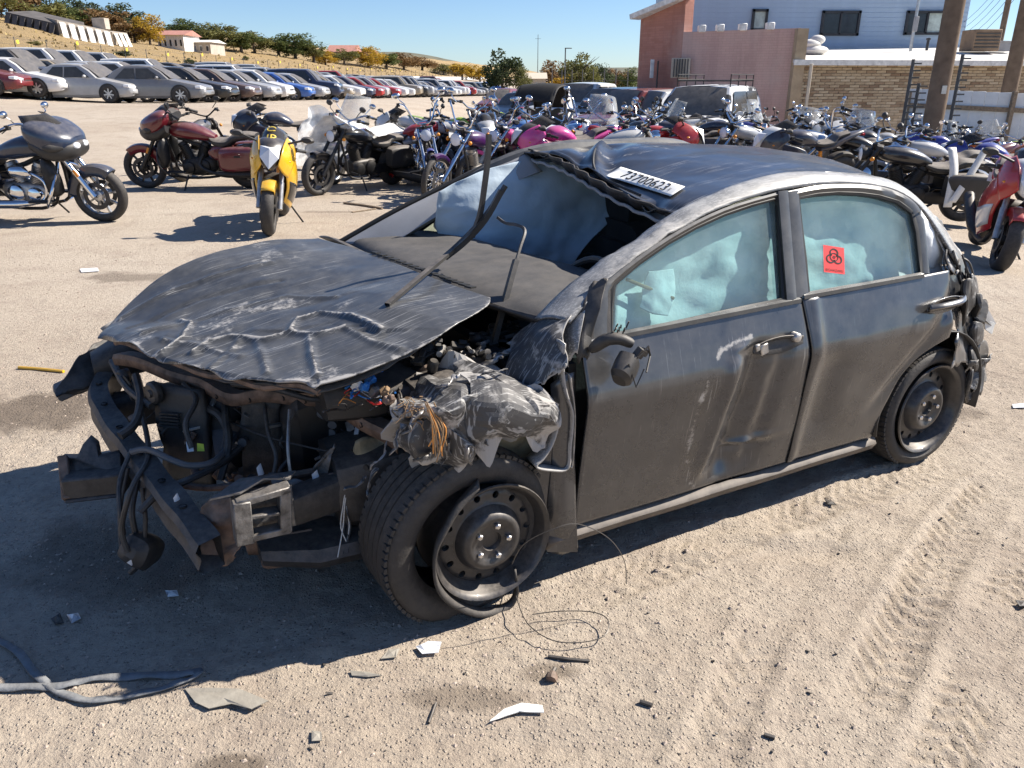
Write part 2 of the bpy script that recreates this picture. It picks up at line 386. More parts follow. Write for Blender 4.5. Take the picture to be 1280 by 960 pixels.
# ------------------------------------------------------------------ ground
def make_dirt():
    m, nt, bs, out = _new('dirt'); tc = node(nt, 'ShaderNodeTexCoord'); P = tc.outputs['Object']
    big = noise(nt, .35, 5, .6); mid = noise(nt, 2.2, 6, .65); fine = noise(nt, 26, 6, .75)
    c = mixc(nt, ramp(nt, big, [(.35, 0.), (.65, 1.)]), (.43, .355, .275), (.505, .435, .35))
    c = mixc(nt, mth(nt, 'MULTIPLY', ramp(nt, mid, [(.48, 0.), (.72, 1.)]), .55), c, (.30, .235, .185))
    c = mixc(nt, mth(nt, 'MULTIPLY', ramp(nt, fine, [(.35, 1.), (.55, 0.)]), .45), c, (.25, .20, .165))
    vor = node(nt, 'ShaderNodeTexVoronoi'); vor.inputs['Scale'].default_value = 75; nt.links.new(P, vor.inputs['Vector'])
    stone = ramp(nt, vor.outputs['Distance'], [(.16, 1.), (.34, 0.)])
    vc = node(nt, 'ShaderNodeSeparateColor'); nt.links.new(vor.outputs['Color'], vc.inputs[0])
    pick = mth(nt, 'MULTIPLY', stone, ramp(nt, vc.outputs[0], [(.30, 0.), (.45, 1.)]))
    sc = mixc(nt, vc.outputs[1], (.28, .225, .185), (.64, .57, .49))
    c = mixc(nt, mth(nt, 'MULTIPLY', pick, .6), c, sc)
    # old oil and damp stains, each a patch of its own
    sx = node(nt, 'ShaderNodeSeparateXYZ'); nt.links.new(P, sx.inputs[0])
    wob = noise(nt, 3.2, 5, .6)
    st = None
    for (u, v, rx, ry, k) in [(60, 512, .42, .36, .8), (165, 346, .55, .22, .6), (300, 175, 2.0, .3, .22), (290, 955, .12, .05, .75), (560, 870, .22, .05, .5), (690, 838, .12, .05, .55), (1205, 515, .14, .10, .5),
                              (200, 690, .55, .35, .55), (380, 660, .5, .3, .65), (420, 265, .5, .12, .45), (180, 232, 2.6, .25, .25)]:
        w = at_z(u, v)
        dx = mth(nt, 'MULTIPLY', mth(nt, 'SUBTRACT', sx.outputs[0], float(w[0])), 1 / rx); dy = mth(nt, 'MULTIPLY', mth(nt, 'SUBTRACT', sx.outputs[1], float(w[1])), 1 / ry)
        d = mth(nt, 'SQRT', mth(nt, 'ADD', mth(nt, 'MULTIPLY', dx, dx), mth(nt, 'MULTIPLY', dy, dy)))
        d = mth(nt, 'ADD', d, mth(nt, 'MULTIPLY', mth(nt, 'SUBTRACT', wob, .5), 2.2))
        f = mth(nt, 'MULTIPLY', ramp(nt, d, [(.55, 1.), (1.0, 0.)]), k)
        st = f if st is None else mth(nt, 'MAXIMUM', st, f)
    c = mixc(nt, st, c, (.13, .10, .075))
    nt.links.new(c, bs.inputs['Base Color']); bs.inputs['Roughness'].default_value = .92; bs.inputs['Specular IOR Level'].default_value = .25
    h = mth(nt, 'ADD', mth(nt, 'MULTIPLY', noise(nt, 90, 5, .7), .6), mth(nt, 'ADD', mth(nt, 'MULTIPLY', pick, .5), mth(nt, 'MULTIPLY', fine, .8)))
    bump(nt, bs, h, 1.0, .016)
    return m
make_dirt()
def axis(lo, hi, step, far, grow=1.13):
    a = list(np.arange(lo, hi, step)); p = [a[-1]]; d = step
    while p[-1] < far[1]: d *= grow; p.append(p[-1] + d)
    q = [a[0]]; d = step
    while q[-1] > far[0]: d *= grow; q.append(q[-1] - d)
    return np.array(q[:0:-1] + a + p[1:])
gx = axis(-2.4, 4.4, .0135, (-500, 500), 1.15); gy = axis(1.0, 4.4, .0135, (-40, 900), 1.12)
GX, GY = np.meshgrid(gx, gy)
def micro(X, Y):
    near = np.exp(-np.clip(Y - 5.5, 0, None) / 2.5) * (np.abs(X) < 9)
    z = (fbm(X * 1.3 + 40, Y * 1.3 + 40, 4) - .5) * .045 + (fbm(X * 9 + 3, Y * 9 + 3, 4) - .47) * .016 + (vnoise(X * 38 + 7, Y * 38) - .5) * .005
    # tyre prints in the loose soil on the right
    for (a, b, wd, amp, ph) in [((1290, 560), (980, 990), .19, .010, .0), ((1300, 690), (1120, 990), .17, .011, .4), ((1180, 590), (760, 720), .20, .007, .2), ((1330, 800), (1180, 1000), .18, .010, .7), ((1060, 640), (880, 960), .16, .006, .1)]:
        A = at_z(*a)[:2]; B = at_z(*b)[:2]; t = (B - A) / np.linalg.norm(B - A); n = np.array([-t[1], t[0]])
        dx = X - A[0]; dy = Y - A[1]; al = dx * t[0] + dy * t[1]; ac = dx * n[0] + dy * n[1] + .05 * np.sin(al * 1.7 + ph * 5)
        m = sstep(wd / 2, wd / 2 - .025, np.abs(ac)) * sstep(-.3, .2, al) * sstep(np.linalg.norm(B - A) + .3, np.linalg.norm(B - A) - .2, al)
        patch = sstep(.36, .50, fbm(X * 2.2 + ph * 31, Y * 2.2 + 11, 3))
        lug = (np.sin((al + np.abs(ac) * .8 * (1 if ph < .3 else -1) + .01 * np.sin(ac * 60)) * 2 * math.pi / .066 + (ac > 0) * 1.7) > .1) * 1.0
        z = z - m * (.004 + 1.15 * amp * lug * patch) + .006 * np.exp(-((np.abs(ac) - wd / 2 - .02) / .02) ** 2) * patch
    # soft scoops of pushed soil beside the car
    for (u, v, rx, ry, h) in [(880, 690, .16, .05, .022), (960, 672, .22, .05, .018), (1010, 690, .3, .06, -.02), (700, 925, .3, .06, -.015), (900, 650, .2, .04, .012)]:
        w = at_z(u, v); z = z + h * np.exp(-(((X - w[0]) / rx) ** 2 + ((Y - w[1]) / ry) ** 2)) * (.5 + fbm(X * 9, Y * 9, 2))
    return z * near
GZ = terrain(GX, GY) + micro(GX, GY)
g = MB(); g.grid(np.dstack([GX, GY, GZ])); ground = g.build('ground', 'dirt', ang=180); tag(ground, kind='structure', label='dry tan gravel yard with tyre prints', cat='ground')
def gz(x, y): return float(terrain(x, y) + micro(np.array([float(x)]), np.array([float(y)]))[0])
def on_ground(u, v):
    p = at_z(u, v, 0.)
    for _ in range(4): p = at_z(u, v, gz(p[0], p[1]))
    return p
# loose gravel
mat('pebble', (.40, .325, .265), .9, var=.4, scale=160)
def pebbles(n, y0, y1, smin, smax, seed):
    r = np.random.RandomState(seed); V = []; F = []
    base = np.array([(1, 0, 0), (-1, 0, 0), (0, 1, 0), (0, -1, 0), (0, 0, .8), (0, 0, -.6)]); fc = [(0, 2, 4), (2, 1, 4), (1, 3, 4), (3, 0, 4), (2, 0, 5), (1, 2, 5), (3, 1, 5), (0, 3, 5)]
    Y = y0 + (y1 - y0) * r.rand(n) ** .8; X = (r.rand(n) - .5) * 1.5 * (Y * .95 + .9)
    keep = fbm(X * 1.1 + 5, Y * 1.1 + 2, 3) + r.rand(n) * .5 > .62; keep &= ~((X > .9) & (r.rand(n) < .75)); X = X[keep]; Y = Y[keep]; n = len(X)
    Z = terrain(X, Y) + micro(X, Y); S = smin + (smax - smin) * r.rand(n) ** 3.2
    for i in range(n):
        a = r.rand() * 6.28; ca, sa = math.cos(a), math.sin(a); b = base * (S[i] * (.7 + .6 * r.rand(6, 1))) * np.array([1, .55 + .4 * r.rand(), .45 + .35 * r.rand()])
        o = len(V); V.extend(np.column_stack([b[:, 0] * ca - b[:, 1] * sa + X[i], b[:, 0] * sa + b[:, 1] * ca + Y[i], b[:, 2] + Z[i] + S[i] * .1]).tolist())
        F.extend([(p + o, q + o, s + o) for p, q, s in fc])
    m = MB(); m.V = V; m.F = F; m.mi = [0] * len(F); return m
tag(pebbles(30000, 1.05, 8.5, .0018, .0105, 3).build('gravel', 'pebble', smooth=False), 'small loose pale stones scattered over the dirt', 'gravel', kind='stuff')
# ------------------------------------------------------------------ the wrecked sedan (car frame: x rearward, y away from its left side, z up)
wreck = thing('wrecked_sedan', 'crashed dark grey sedan with crumpled hood, torn front end and flat tyres', 'car', CAR_O, CAR_TH)
def lined(P, lines, width):
    """wear value per point: 1 on the given car-frame polylines, fading over width"""
    Q = np.asarray(P, float).reshape(-1, 3); out = np.zeros(len(Q))
    for L in lines:
        L = np.array(L, float); wd = width
        for a, b in zip(L[:-1], L[1:]):
            ab = b - a; t = np.clip(((Q - a) @ ab) / max(ab @ ab, 1e-9), 0, 1); d = np.linalg.norm(Q - (a + t[:, None] * ab), axis=1)
            out = np.maximum(out, np.exp(-(d / wd) ** 2))
    return out
def linedist(P, L):
    Q = np.asarray(P, float).reshape(-1, 3); best = np.full(len(Q), 9.); L = np.array(L, float)
    for a, b in zip(L[:-1], L[1:]):
        ab = b - a; t = np.clip(((Q - a) @ ab) / max(ab @ ab, 1e-9), 0, 1); best = np.minimum(best, np.linalg.norm(Q - (a + t[:, None] * ab), axis=1))
    return best
def ribbon(px, w, dy, name, m, parent, th=.004, k=5, **kw):
    A = crom([SW(u, v, w) for u, v in px], k); B = [a + np.array([0, dy, 0]) for a in A]
    mb = MB(); mb.grid(np.array([A, [(a + b) / 2 + np.array([0, 0, .004]) for a, b in zip(A, B)], B])); n_ = len(A); return mb.build(name, m, parent, solid=th, attr=[.85] * n_ + [.3] * n_ + [.6] * n_, **kw)

def facets(P, seed, K=7, g=.9):
    r = np.random.RandomState(seed); A_ = r.randn(K, 3) * g; c = r.randn(K) * .12; ctr = P.mean(0); Q = P - ctr
    return (Q @ A_.T + c).max(1)
# ---- wheels
def steel_wheel(c, flatten=.0, parent=wreck, tyre_off=(0, 0, 0), tyre_tilt=(0, 0, 0), flip=1, squash=.88):
    """c: centre of the rim's outer face; the face looks to -y when flip=1"""
    root = bpy.data.objects.new('wheel', None); COL.objects.link(root); root.parent = parent; root.location = tuple(c); root.rotation_euler = (0, 0, 0 if flip == 1 else math.pi)
    # rim barrel and flanges
    mb = MB(); mb.lathe([(.206, -.004), (.209, .002), (.204, .010), (.196, .012), (.190, .03), (.176, .05), (.172, .10), (.178, .135), (.192, .148), (.206, .152), (.208, .16), (.2, .166), (.185, .155), (.168, .12), (.166, .06), (.184, .03), (.190, .012), (.197, .0), (.206, -.004)], n=56)
    rim = mb.build('rim', 'steel_black', root)
    # disc with vent holes
    mb = MB(); NH = 14; r0, r1 = .124, .172
    def hgt(r): return float(np.interp(r, [.05, .095, .104, .118, .13, .16, .174], [.016, .016, .022, .045, .05, .052, .062]))
    for k in range(NH):
        a0 = 2 * math.pi * k / NH; da = 2 * math.pi / NH; outer = []; inner = []
        for q in range(16):
            t = 2 * math.pi * q / 16; ct, s_ = math.cos(t), math.sin(t); m_ = max(abs(ct), abs(s_))
            rr = (r0 + r1) / 2 + (r1 - r0) / 2 * s_ / m_; aa = a0 + da / 2 * (1 + ct / m_)
            outer.append((rr * math.sin(aa), hgt(rr), rr * math.cos(aa)))
            rr = .148 + .0125 * s_; aa = a0 + da / 2 + ct * .0115 / .148
            inner.append((rr * math.sin(aa), hgt(rr) + .0, rr * math.cos(aa)))
        deep = [(x * .99, y + .018, z * .99) for x, y, z in inner]
        mb.add(outer + inner + deep, [(q, (q + 1) % 16, 16 + (q + 1) % 16, 16 + q) for q in range(16)] + [(16 + q, 16 + (q + 1) % 16, 32 + (q + 1) % 16, 32 + q) for q in range(16)])
    mb.lathe([(r0, hgt(r0)), (.118, .045), (.108, .026), (.101, .012), (.09, .004), (.078, .004), (.066, .012), (.05, .016), (.034, .016), (.032, .022), (.03, .03), (.0, .032)], n=40)
    mb.build('wheel_disc', 'steel_black', root, merge=True)
    hubm = MB(); hubm.lathe([(.10, .10), (.10, .11), (.0, .11)], n=24); hubm.build('brake_hub', 'rusty_metal', root)
    for k in range(5):
        a = 2 * math.pi * k / 5 + .3; nb = MB(); nb.lathe([(.0, -.012), (.007, -.012), (.0105, -.008), (.0105, .012)], c=(.057 * math.sin(a), .012, .057 * math.cos(a)), n=6); nb.build('lug_nut', 'chrome_dusty', root, smooth=False)
    # tyre: a lathe, flattened where it meets the ground
    prof = [(.196, .012), (.204, .002), (.222, -.016), (.25, -.026), (.28, -.022), (.298, -.01), (.306, .006)]
    tread = []
    for j in range(5):
        y0 = .012 + j * .034; tread += [(.312, y0), (.313, y0 + .026), (.306, y0 + .028), (.306, y0 + .032)]
    prof = prof + tread[:-2] + [(.306, .178), (.295, .192), (.27, .2), (.24, .198), (.214, .18), (.198, .162)]
    prof = [(.198 + (r - .198) * squash, h) for r, h in prof]; mb = MB(); mb.lathe(prof, n=88)
    V = np.array(mb.V); M = np.array(Euler(tyre_tilt).to_matrix()); V = V @ M.T + np.array(tyre_off) ; floor = .004 - c[2]
    if flip != 1: pass
    low = np.clip((floor + .10 - V[:, 2]) / .10, 0, 1.6); V[:, 1] += (V[:, 1] - .06) * .10 * low * (1 + flatten); V[:, 0] *= 1 + .03 * low
    V[:, 2] = np.maximum(V[:, 2], floor + .004 * np.sin(V[:, 0] * 40)); mb.V = [tuple(v) for v in V]
    tyre = mb.build('tyre', 'rubber', root)
    # tread sipes and shoulder blocks
    sb = MB()
    for k in range(72):
        a = 2 * math.pi * k / 72; d = Vector((math.sin(a), 0, math.cos(a))); t = Vector((math.cos(a), 0, -math.sin(a)))
        for (y0, r_) in ((.002, .198 + .1085 * squash), (.170, .198 + .1095 * squash)):
            p = d * r_ + Vector((0, y0, 0)); p = Vector(M @ np.array(p)) + Vector(tyre_off)
            if p.z < floor + .02: continue
            sb.box(p, (.019, .03, .010), Matrix(M) @ Euler((0, a, 0)).to_matrix())
    sb.build('tread_blocks', 'rubber', tyre, smooth=False)['kind'] = 'stuff'
    return root
fw = steel_wheel((.045, -.02, .262), .3, tyre_off=(-.058, .050, .002), tyre_tilt=(R(3), R(0), R(4)), squash=.97)
rw = steel_wheel((2.247, .0, .272), .6, tyre_off=(0, .03, 0), squash=.70)
steel_wheel((.0, 1.70, .28), .3, flip=-1); steel_wheel((2.247, 1.70, .275), .5, flip=-1)
# the tyre bead torn off the front rim, looping round it
px = [(600, 612), (575, 640), (560, 665), (548, 690), (545, 720), (553, 745), (575, 763), (605, 772), (635, 764), (645, 745), (643, 720)]
bd = crom([SW(u, v, -.035 - .02 * math.sin(i * .5)) for i, (u, v) in enumerate(px)], 5)
mb = MB(); mb.grid(np.array([bd, [b + np.array([.004, .012, .012]) for b in bd], [b + np.array([.012, .03, .016]) for b in bd]])); mb.build('torn_tyre_bead', 'rubber', fw, solid=.009).location = tuple(-np.array(fw.location))

# ---- side panels
def wside(z): return np.interp(z, [.1, .16, .22, .32, .5, .655, .69, .72, .80, .9, .95], [.075, .04, .014, .0, -.024, -.046, -.049, -.044, -.018, .018, .03])
def panel(s0, s1, z0, z1, nu, nv, disp=None):
    zz = np.linspace(0, 1, nv); P = np.zeros((nv, nu, 3))
    for j, t in enumerate(zz):
        for i, q in enumerate(np.linspace(0, 1, nu)):
            zg = z0(.5) + (z1(.5) - z0(.5)) * t; a, b = s0(zg), s1(zg); s = a + (b - a) * q; z = z0(s) + (z1(s) - z0(s)) * t
            P[j, i] = (s, wside(z), z)
    if disp is not None: P[:, :, 1] += disp(P[:, :, 0], P[:, :, 2])
    return P
belt = lambda s: .884 + .012 * (s - .48)
edge = lambda z: float(np.interp(z, [.2, .45, .75, .9], [1.378, 1.372, 1.352, 1.338]))
def gau(x, c, w): return np.exp(-((x - c) / w) ** 2)
def dent1(s, z):
    c = 1.04 + (z - .5) * .16                       # groove runs a little forward towards the bottom
    ext = sstep(.22, .34, z) * sstep(.80, .70, z)
    d = .040 * gau(s, c + .03, .060) * ext - .014 * gau(s, c - .085, .035) * ext + .020 * gau(s, c + .15, .04) * ext
    d += .022 * gau(s, 1.07, .13) * gau(z, .28, .07)
    d += -.016 * gau(z, .37 + .05 * (s - 1.1), .016) * gau(s, 1.13, .12) + .012 * gau(z, .345, .016) * gau(s, 1.10, .12)
    d += (fbm(s * 9, z * 9, 3) - .45) * .02 * gau(s, 1.12, .14) * ext + (fbm(s * 3 + 5, z * 3, 3) - .45) * .008
    d += -.010 * sstep(.75, .77, z) * gau(s, c - .06, .05) * gau(z, .75, .03)
    return d
P = panel(lambda z: .372, edge, lambda s: .205 + .006 * (s - .4), belt, 96, 72, dent1)
fdoor = MB().grid(P)
PZ = P.copy(); PZ[:, :, 1] = 0; flat = np.array([1, 0, 1]); sc = [[SW(u, v, -.02) * flat for u, v in L] for L in ([(893, 447), (900, 437), (918, 428), (940, 420)], [(880, 465), (868, 520), (862, 565), (866, 600), (880, 625)], [(905, 563), (930, 560), (945, 556)], [(880, 628), (930, 612), (975, 596)], [(1003, 415), (995, 480), (985, 560), (978, 580)])]
wv = np.maximum.reduce([lined(PZ, sc[:1], .012) * .85, lined(PZ, sc[1:2], .022) * .60, lined(PZ, [[SW(u, v, -.02) * flat for u, v in ((885, 470), (884, 540), (890, 600))]], .030) * .30, lined(PZ, sc[2:3], .010) * .75, lined(PZ, sc[3:], .007) * .5])
fd = fdoor.build('front_door', 'wreck_door', wreck, solid=.012, attr=wv)
tag(fd, label='dented front door with a long scuffed vertical crease')
def arch(z, cx=2.247, cz=.275, r=.352):
    return 2.205 if abs(z - cz) >= r else min(2.205, cx - math.sqrt(r * r - (z - cz) ** 2))
def dent2(s, z):
    return .014 * gau(s, 1.50, .09) * sstep(.25, .4, z) * sstep(.72, .6, z) - .010 * gau(s, 1.40, .03) + .016 * gau(s - (z - .5) * .9, 1.95, .05) * sstep(.3, .5, z) + (fbm(s * 3, z * 3 + 8, 3) - .45) * .012
P = panel(lambda z: edge(z) + .007, arch, lambda s: .212 - .02 * (s - 1.4), belt, 84, 60, dent2)
PZ = P.copy(); PZ[:, :, 1] = 0; wv = lined(PZ, [[SW(u, v, -.02) * flat for u, v in ((1004, 420), (988, 560))]], .006) * .45 + lined(PZ, [[SW(u, v, -.02) * flat for u, v in ((1160, 440), (1130, 480), (1105, 520))]], .03) * .18
rd = MB().grid(P).build('rear_door', 'wreck_door', wreck, solid=.012, attr=wv)
# rocker sill below the doors
secs = []
for s in np.linspace(.27, 1.93, 26):
    wob = .0015 * math.sin(s * 13); secs.append([(s, wside(.205) + .008, .200), (s, .012 + wob, .172), (s, .03 + wob, .14), (s, .075, .118), (s, .16, .115)])
mb = MB(); mb.grid(np.array(secs)); mat('sill_paint', (.085, .072, .062), .62, var=.4, scale=9, dust=.4, side=.6); mb.build('sill', 'sill_paint', wreck, solid=.01)
# inner shell behind the panels: plain dark floor and walls, added to block light
mb = MB()
mb.box((1.16, .115, .50), (1.62, .06, .60)); mb.box((1.16, 1.60, .50), (1.62, .08, .60)); mb.box((1.2, .86, .16), (2.2, 1.5, .04)); mb.box((.22, .86, .48), (.05, 1.46, .62)); mb.box((2.12, .86, .52), (.05, 1.46, .7))
mb.build('floor_pan', 'cloth_black', wreck, smooth=False)
# B-pillar lower and door gap rubber
MB().bar((1.372, .045, .22), (1.345, .04, .88), .05, .03, (0, 1, 0)).build('door_seal', 'rubber_clean', wreck); MB().bar((.362, .05, .22), (.362, .06, .80), .03, .04, (0, 1, 0)).build('door_seal', 'rubber_clean', wreck)

# ---- greenhouse: everything on a plane that leans in with height
GK = .36
def GP(u, v, off=0.0): return PL(u, v, .020 + off, GK, .885)
GN = np.array([0, -1, GK]); GN /= np.linalg.norm(GN)
def ringstrip(outer, inner, name, m, parent, off=0., depth=.03, closed=True, solid_in=True):
    A = [GP(u, v, off) for u, v in outer]; B = [GP(u, v, off) for u, v in inner]
    if closed: A = A + A[:1]; B = B + B[:1]
    mid = [(a + b) / 2 + GN * .004 for a, b in zip(A, B)]; back = [b - GN * depth for b in B]; backa = [a - GN * depth for a in A]
    mb = MB(); mb.grid(np.array([backa, A, mid, B, back])); return mb.build(name, m, parent)
fg_px = [(765, 418), (766, 385), (769, 356), (800, 330), (836, 305), (870, 286), (905, 270), (940, 258), (972, 249), (974, 290), (976, 330), (978, 373), (930, 383), (880, 394), (820, 407)]
rg_px = [(1012, 365), (1008, 325), (1003, 285), (999, 248), (1022, 244), (1048, 242), (1075, 243), (1098, 246), (1122, 253), (1140, 266), (1146, 290), (1149, 318), (1152, 342), (1110, 349), (1060, 357)]
def shrink(px, k):
    c = np.mean(px, 0); out = []
    n = len(px)
    for i in range(n):
        a = np.array(px[i - 1], float); b = np.array(px[i], float); d = np.array(px[(i + 1) % n], float)
        n1 = np.array([-(b - a)[1], (b - a)[0]]); n2 = np.array([-(d - b)[1], (d - b)[0]]); nn = n1 / np.linalg.norm(n1) + n2 / np.linalg.norm(n2); nn /= np.linalg.norm(nn)
        if nn @ (np.array(c) - b) < 0: nn = -nn
        out.append(tuple(b + nn * k))
    return out
def pane(px, name, m, parent, off):
    P = [GP(u, v, off) for u, v in shrink(px, -4)]; mb = MB(); c = sum(P) / len(P); n = len(P)
    mb.add([c] + P, [(0, 1 + i, 1 + (i + 1) % n) for i in range(n)]); return mb.build(name, m, parent, smooth=False)
for px, door in ((fg_px, fd), (rg_px, rd)):
    pane(px, 'window_glass', 'car_glass', door, .012)
    ringstrip(shrink(px, -5), shrink(px, 1), 'window_seal', 'rubber_clean', door, -.001, .02)
# door window frames (painted)
def frame_strip(outer, inner, name, m, parent, off=-.004, depth=.05, wear=None):
    A = crom([GP(u, v, off) for u, v in outer], 4); B = crom([GP(u, v, off) for u, v in inner], 4)
    rows = [[a - GN * depth for a in A], A, [a * .5 + b * .5 + GN * .006 for a, b in zip(A, B)], B, [b - GN * depth for b in B]]
    mb = MB(); mb.grid(np.array(rows)); return mb.build(name, m, parent, attr=np.full(len(mb.V), wear or 0.))
frame_strip([(738, 432), (742, 372), (768, 344), (835, 296), (903, 261), (973, 240)], [(762, 424), (763, 385), (768, 355), (836, 303), (905, 267), (973, 246)], 'window_frame', 'wreck_frame', fd)
frame_strip([(973, 239), (978, 300), (984, 376)], [(985, 238), (990, 300), (996, 373)], 'window_frame', 'wreck_frame', fd, -.012)
frame_strip([(985, 240), (990, 300), (996, 374)], [(998, 238), (1004, 300), (1011, 366)], 'window_frame', 'wreck_frame', rd, -.008)
frame_strip([(985, 239), (1020, 232), (1050, 230), (1085, 231), (1115, 237), (1140, 250), (1153, 268), (1158, 300), (1162, 342)], [(998, 247), (1020, 242), (1050, 240), (1080, 241), (1112, 247), (1135, 258), (1145, 275), (1150, 305), (1154, 342)], 'window_frame', 'wreck_frame', rd)
# bright belt mouldings
for a, b, d in (((768, 421), (1000, 375), fd), ((1004, 371), (1154, 344), rd)):
    A = [np.array(GP(a[0] + (b[0] - a[0]) * t, a[1] + (b[1] - a[1]) * t, -.012)) for t in np.linspace(0, 1, 14)]
    mb = MB(); mb.grid(np.array([[p + np.array([0, .012, .010]) for p in A], [p + np.array([0, -.006, .006]) for p in A], [p + np.array([0, -.008, -.008]) for p in A], [p + np.array([0, .006, -.016]) for p in A]])); mb.build('belt_moulding', 'wreck_frame', d)
# mirror sail and the broken mirror stub hanging on its cables
mb = MB(); mb.poly([GP(u, v, -.006) for u, v in ((737, 434), (741, 385), (764, 352), (765, 422))], (0, .03, .01)); mb.build('mirror_sail', 'black_plastic', fd, bevel=.004)
mb = MB()
A = crom([SW(738, 438, -.01), SW(757, 425, -.045), SW(775, 424, -.07), SW(790, 430, -.085)], 4)
mb.tube(A, [.012, .017, .02, .021, .021, .02, .02, .019, .018, .018, .017, .016, .014], 10)
arm = mb.build('mirror_arm', 'black_plastic', fd)
mb = MB(); c = SW(782, 460, -.10)
mb.loft([(-.05, 0, 0, .022, .028, 2.6), (-.035, 0, 0, .034, .046, 2.6), (0, 0, 0, .036, .05, 3), (.03, .0, .005, .034, .044, 3), (.034, 0, .005, .028, .036, 3), (.02, 0, .005, .026, .034, 3)], 18)
V = np.array(mb.V) @ np.array(Euler((R(10), R(-38), R(25))).to_matrix()).T + c; mb.V = [tuple(v) for v in V]
mb.box(c + np.array([.035, -.02, .05]), (.03, .02, .03), (.4, .5, .3)); mb.box(c + np.array([.06, -.01, .045]), (.02, .02, .02), (.1, .8, .3)); mb.tube([c + np.array([.02, -.03, .04]), c + np.array([.06, -.03, .07]), c + np.array([.085, -.01, .03]), c + np.array([.05, -.04, -.01])], .0035, 6)
mb.tube([c + np.array([-.02, -.04, .03]), c + np.array([.01, -.045, -.05]), c + np.array([.045, -.035, .0])], .0025, 6)
mb.build('mirror_housing', 'black_plastic', fd, ang=30)
mb = MB()
for i in range(9):
    a = SW(765 + i * 2.2, 418 - (i % 3) * 4, -.05); mb.tube([a, a + np.array([.008 * random.uniform(-1, 1), -.01, .012 + .012 * random.random()])], .0025, 5)
mb.build('mirror_wire', 'black_plastic', fd)
# door handles: dished recess + pull
def handle(u0, v0, u1, v1, door, broken):
    a = SW(u0, v0, -.045); b = SW(u1, v1, -.045); d = (b - a) / np.linalg.norm(b - a); L = np.linalg.norm(b - a); up = np.array([0, 0, 1.])
    m = (a + b) / 2; mb = MB(); rows = []
    for t in np.linspace(0, 1, 9):
        h = .034 * math.sin(math.pi * min(max(t, .06), .94)) ** .5; p = a + d * L * t
        rows.append([p + up * (h * .8) + np.array([0, -.002, 0]), p + up * h * .3 + np.array([0, .016 * math.sin(math.pi * t), 0]), p - up * h * .4 + np.array([0, .014 * math.sin(math.pi * t), 0]), p - up * h + np.array([0, -.004, 0])])
    mb.grid(np.array(rows)); mb.build('handle_cup', 'dark_metal' if broken else 'wreck_door', door, solid=.004)
    mb = MB()
    if broken:
        mb.lathe([(.0, -.012), (.014, -.012), (.018, -.004), (.018, .02)], c=b - d * .035 + up * .012, n=16); mb.box(a + d * .05 - up * .006, (.035, .014, .04), (0, R(-14), 0)); mb.box(a + d * .018 + up * .004, (.02, .012, .026), (0, R(-14), 0))
        mb.build('handle_bracket', 'bare_metal', door, bevel=.003)
    else:
        A = crom([a + up * .002, a + d * L * .25 + np.array([0, -.026, .008]), a + d * L * .7 + np.array([0, -.028, .008]), b + up * .004], 5); mb.grid(np.array([[p + up * .012 for p in A], [p + np.array([0, -.008, 0]) for p in A], [p - up * .012 for p in A]])); mb.build('handle_pull', 'wreck_door', door, solid=.008)
handle(942, 437, 1004, 424, fd, True); handle(1160, 386, 1204, 374, rd, False)

# ---- A pillar, roof rail and roof
mb = MB()
lo = crom([GP(u, v, .006) for u, v in ((712, 402), (740, 372), (768, 343), (835, 294), (903, 259), (973, 238), (1050, 229), (1115, 236), (1150, 258), (1175, 292), (1198, 330))], 6)
hi_px = [(668, 398, .17), (700, 366, .19), (742, 333, .20), (795, 296, .205), (845, 264, .225), (915, 232, .235), (985, 215, .25), (1060, 217, .25), (1120, 228, .25), (1168, 270, .24), (1200, 322, .20)]
hi = crom([SW(u, v, w) for u, v, w in hi_px], 6)
rows = []
for t in np.linspace(0, 1, 8):
    rows.append([a * (1 - t) + b * t + np.array([0, -.006, .011]) * math.sin(math.pi * t) for a, b in zip(lo, hi)])
G = np.array(rows); G[:, :, 2] += (fbm(G[:, :, 0] * 14, G[:, :, 1] * 20, 3) - .45) * .034 * gau(G[:, :, 0], .72, .35)
ap = MB().grid(G); dk = lined(G, [[SW(u, v, .18) for u, v in ((840, 268), (870, 262))]], .03)
wv = .30 + .28 * gau(G[:, :, 0].ravel(), .75, .3); ap.build('roof_rail', 'wreck_rail', wreck, solid=.01, attr=wv)
rf = [[SW(655, 190, 1.44), SW(700, 199, 1.16), SW(742, 214, .90), SW(790, 240, .55), SW(848, 266, .225)],
      [SW(700, 184, 1.44), SW(745, 186, 1.16), SW(782, 212, .86), SW(830, 226, .55), SW(895, 240, .235)],
      [SW(752, 178, 1.43), SW(800, 180, 1.14), SW(845, 196, .84), SW(905, 207, .55), SW(965, 221, .245)],
      [SW(830, 178, 1.43), SW(880, 181, 1.12), SW(925, 189, .84), SW(975, 199, .55), SW(1030, 215, .25)],
      [SW(900, 182, 1.42), SW(945, 184, 1.12), SW(985, 191, .84), SW(1030, 202, .55), SW(1078, 217, .25)],
      [SW(945, 190, 1.40), SW(985, 190, 1.12), SW(1022, 195, .84), SW(1058, 206, .55), SW(1098, 222, .25)]]
RG = spl(rf, 20, 20); fold = [SW(u, v, w) for u, v, w in ((752, 180, 1.3), (742, 196, 1.02), (748, 222, .86), (800, 248, .5))]
d = linedist(RG, fold).reshape(RG.shape[:2]); RG[:, :, 2] += .022 * np.exp(-(d / .03) ** 2) - .026 * np.exp(-((d - .07) / .05) ** 2) * (RG[:, :, 0] > .9)
fold2 = [SW(u, v, w) for u, v, w in ((690, 196, 1.25), (730, 212, 1.0), (790, 250, .5), (840, 266, .25))]
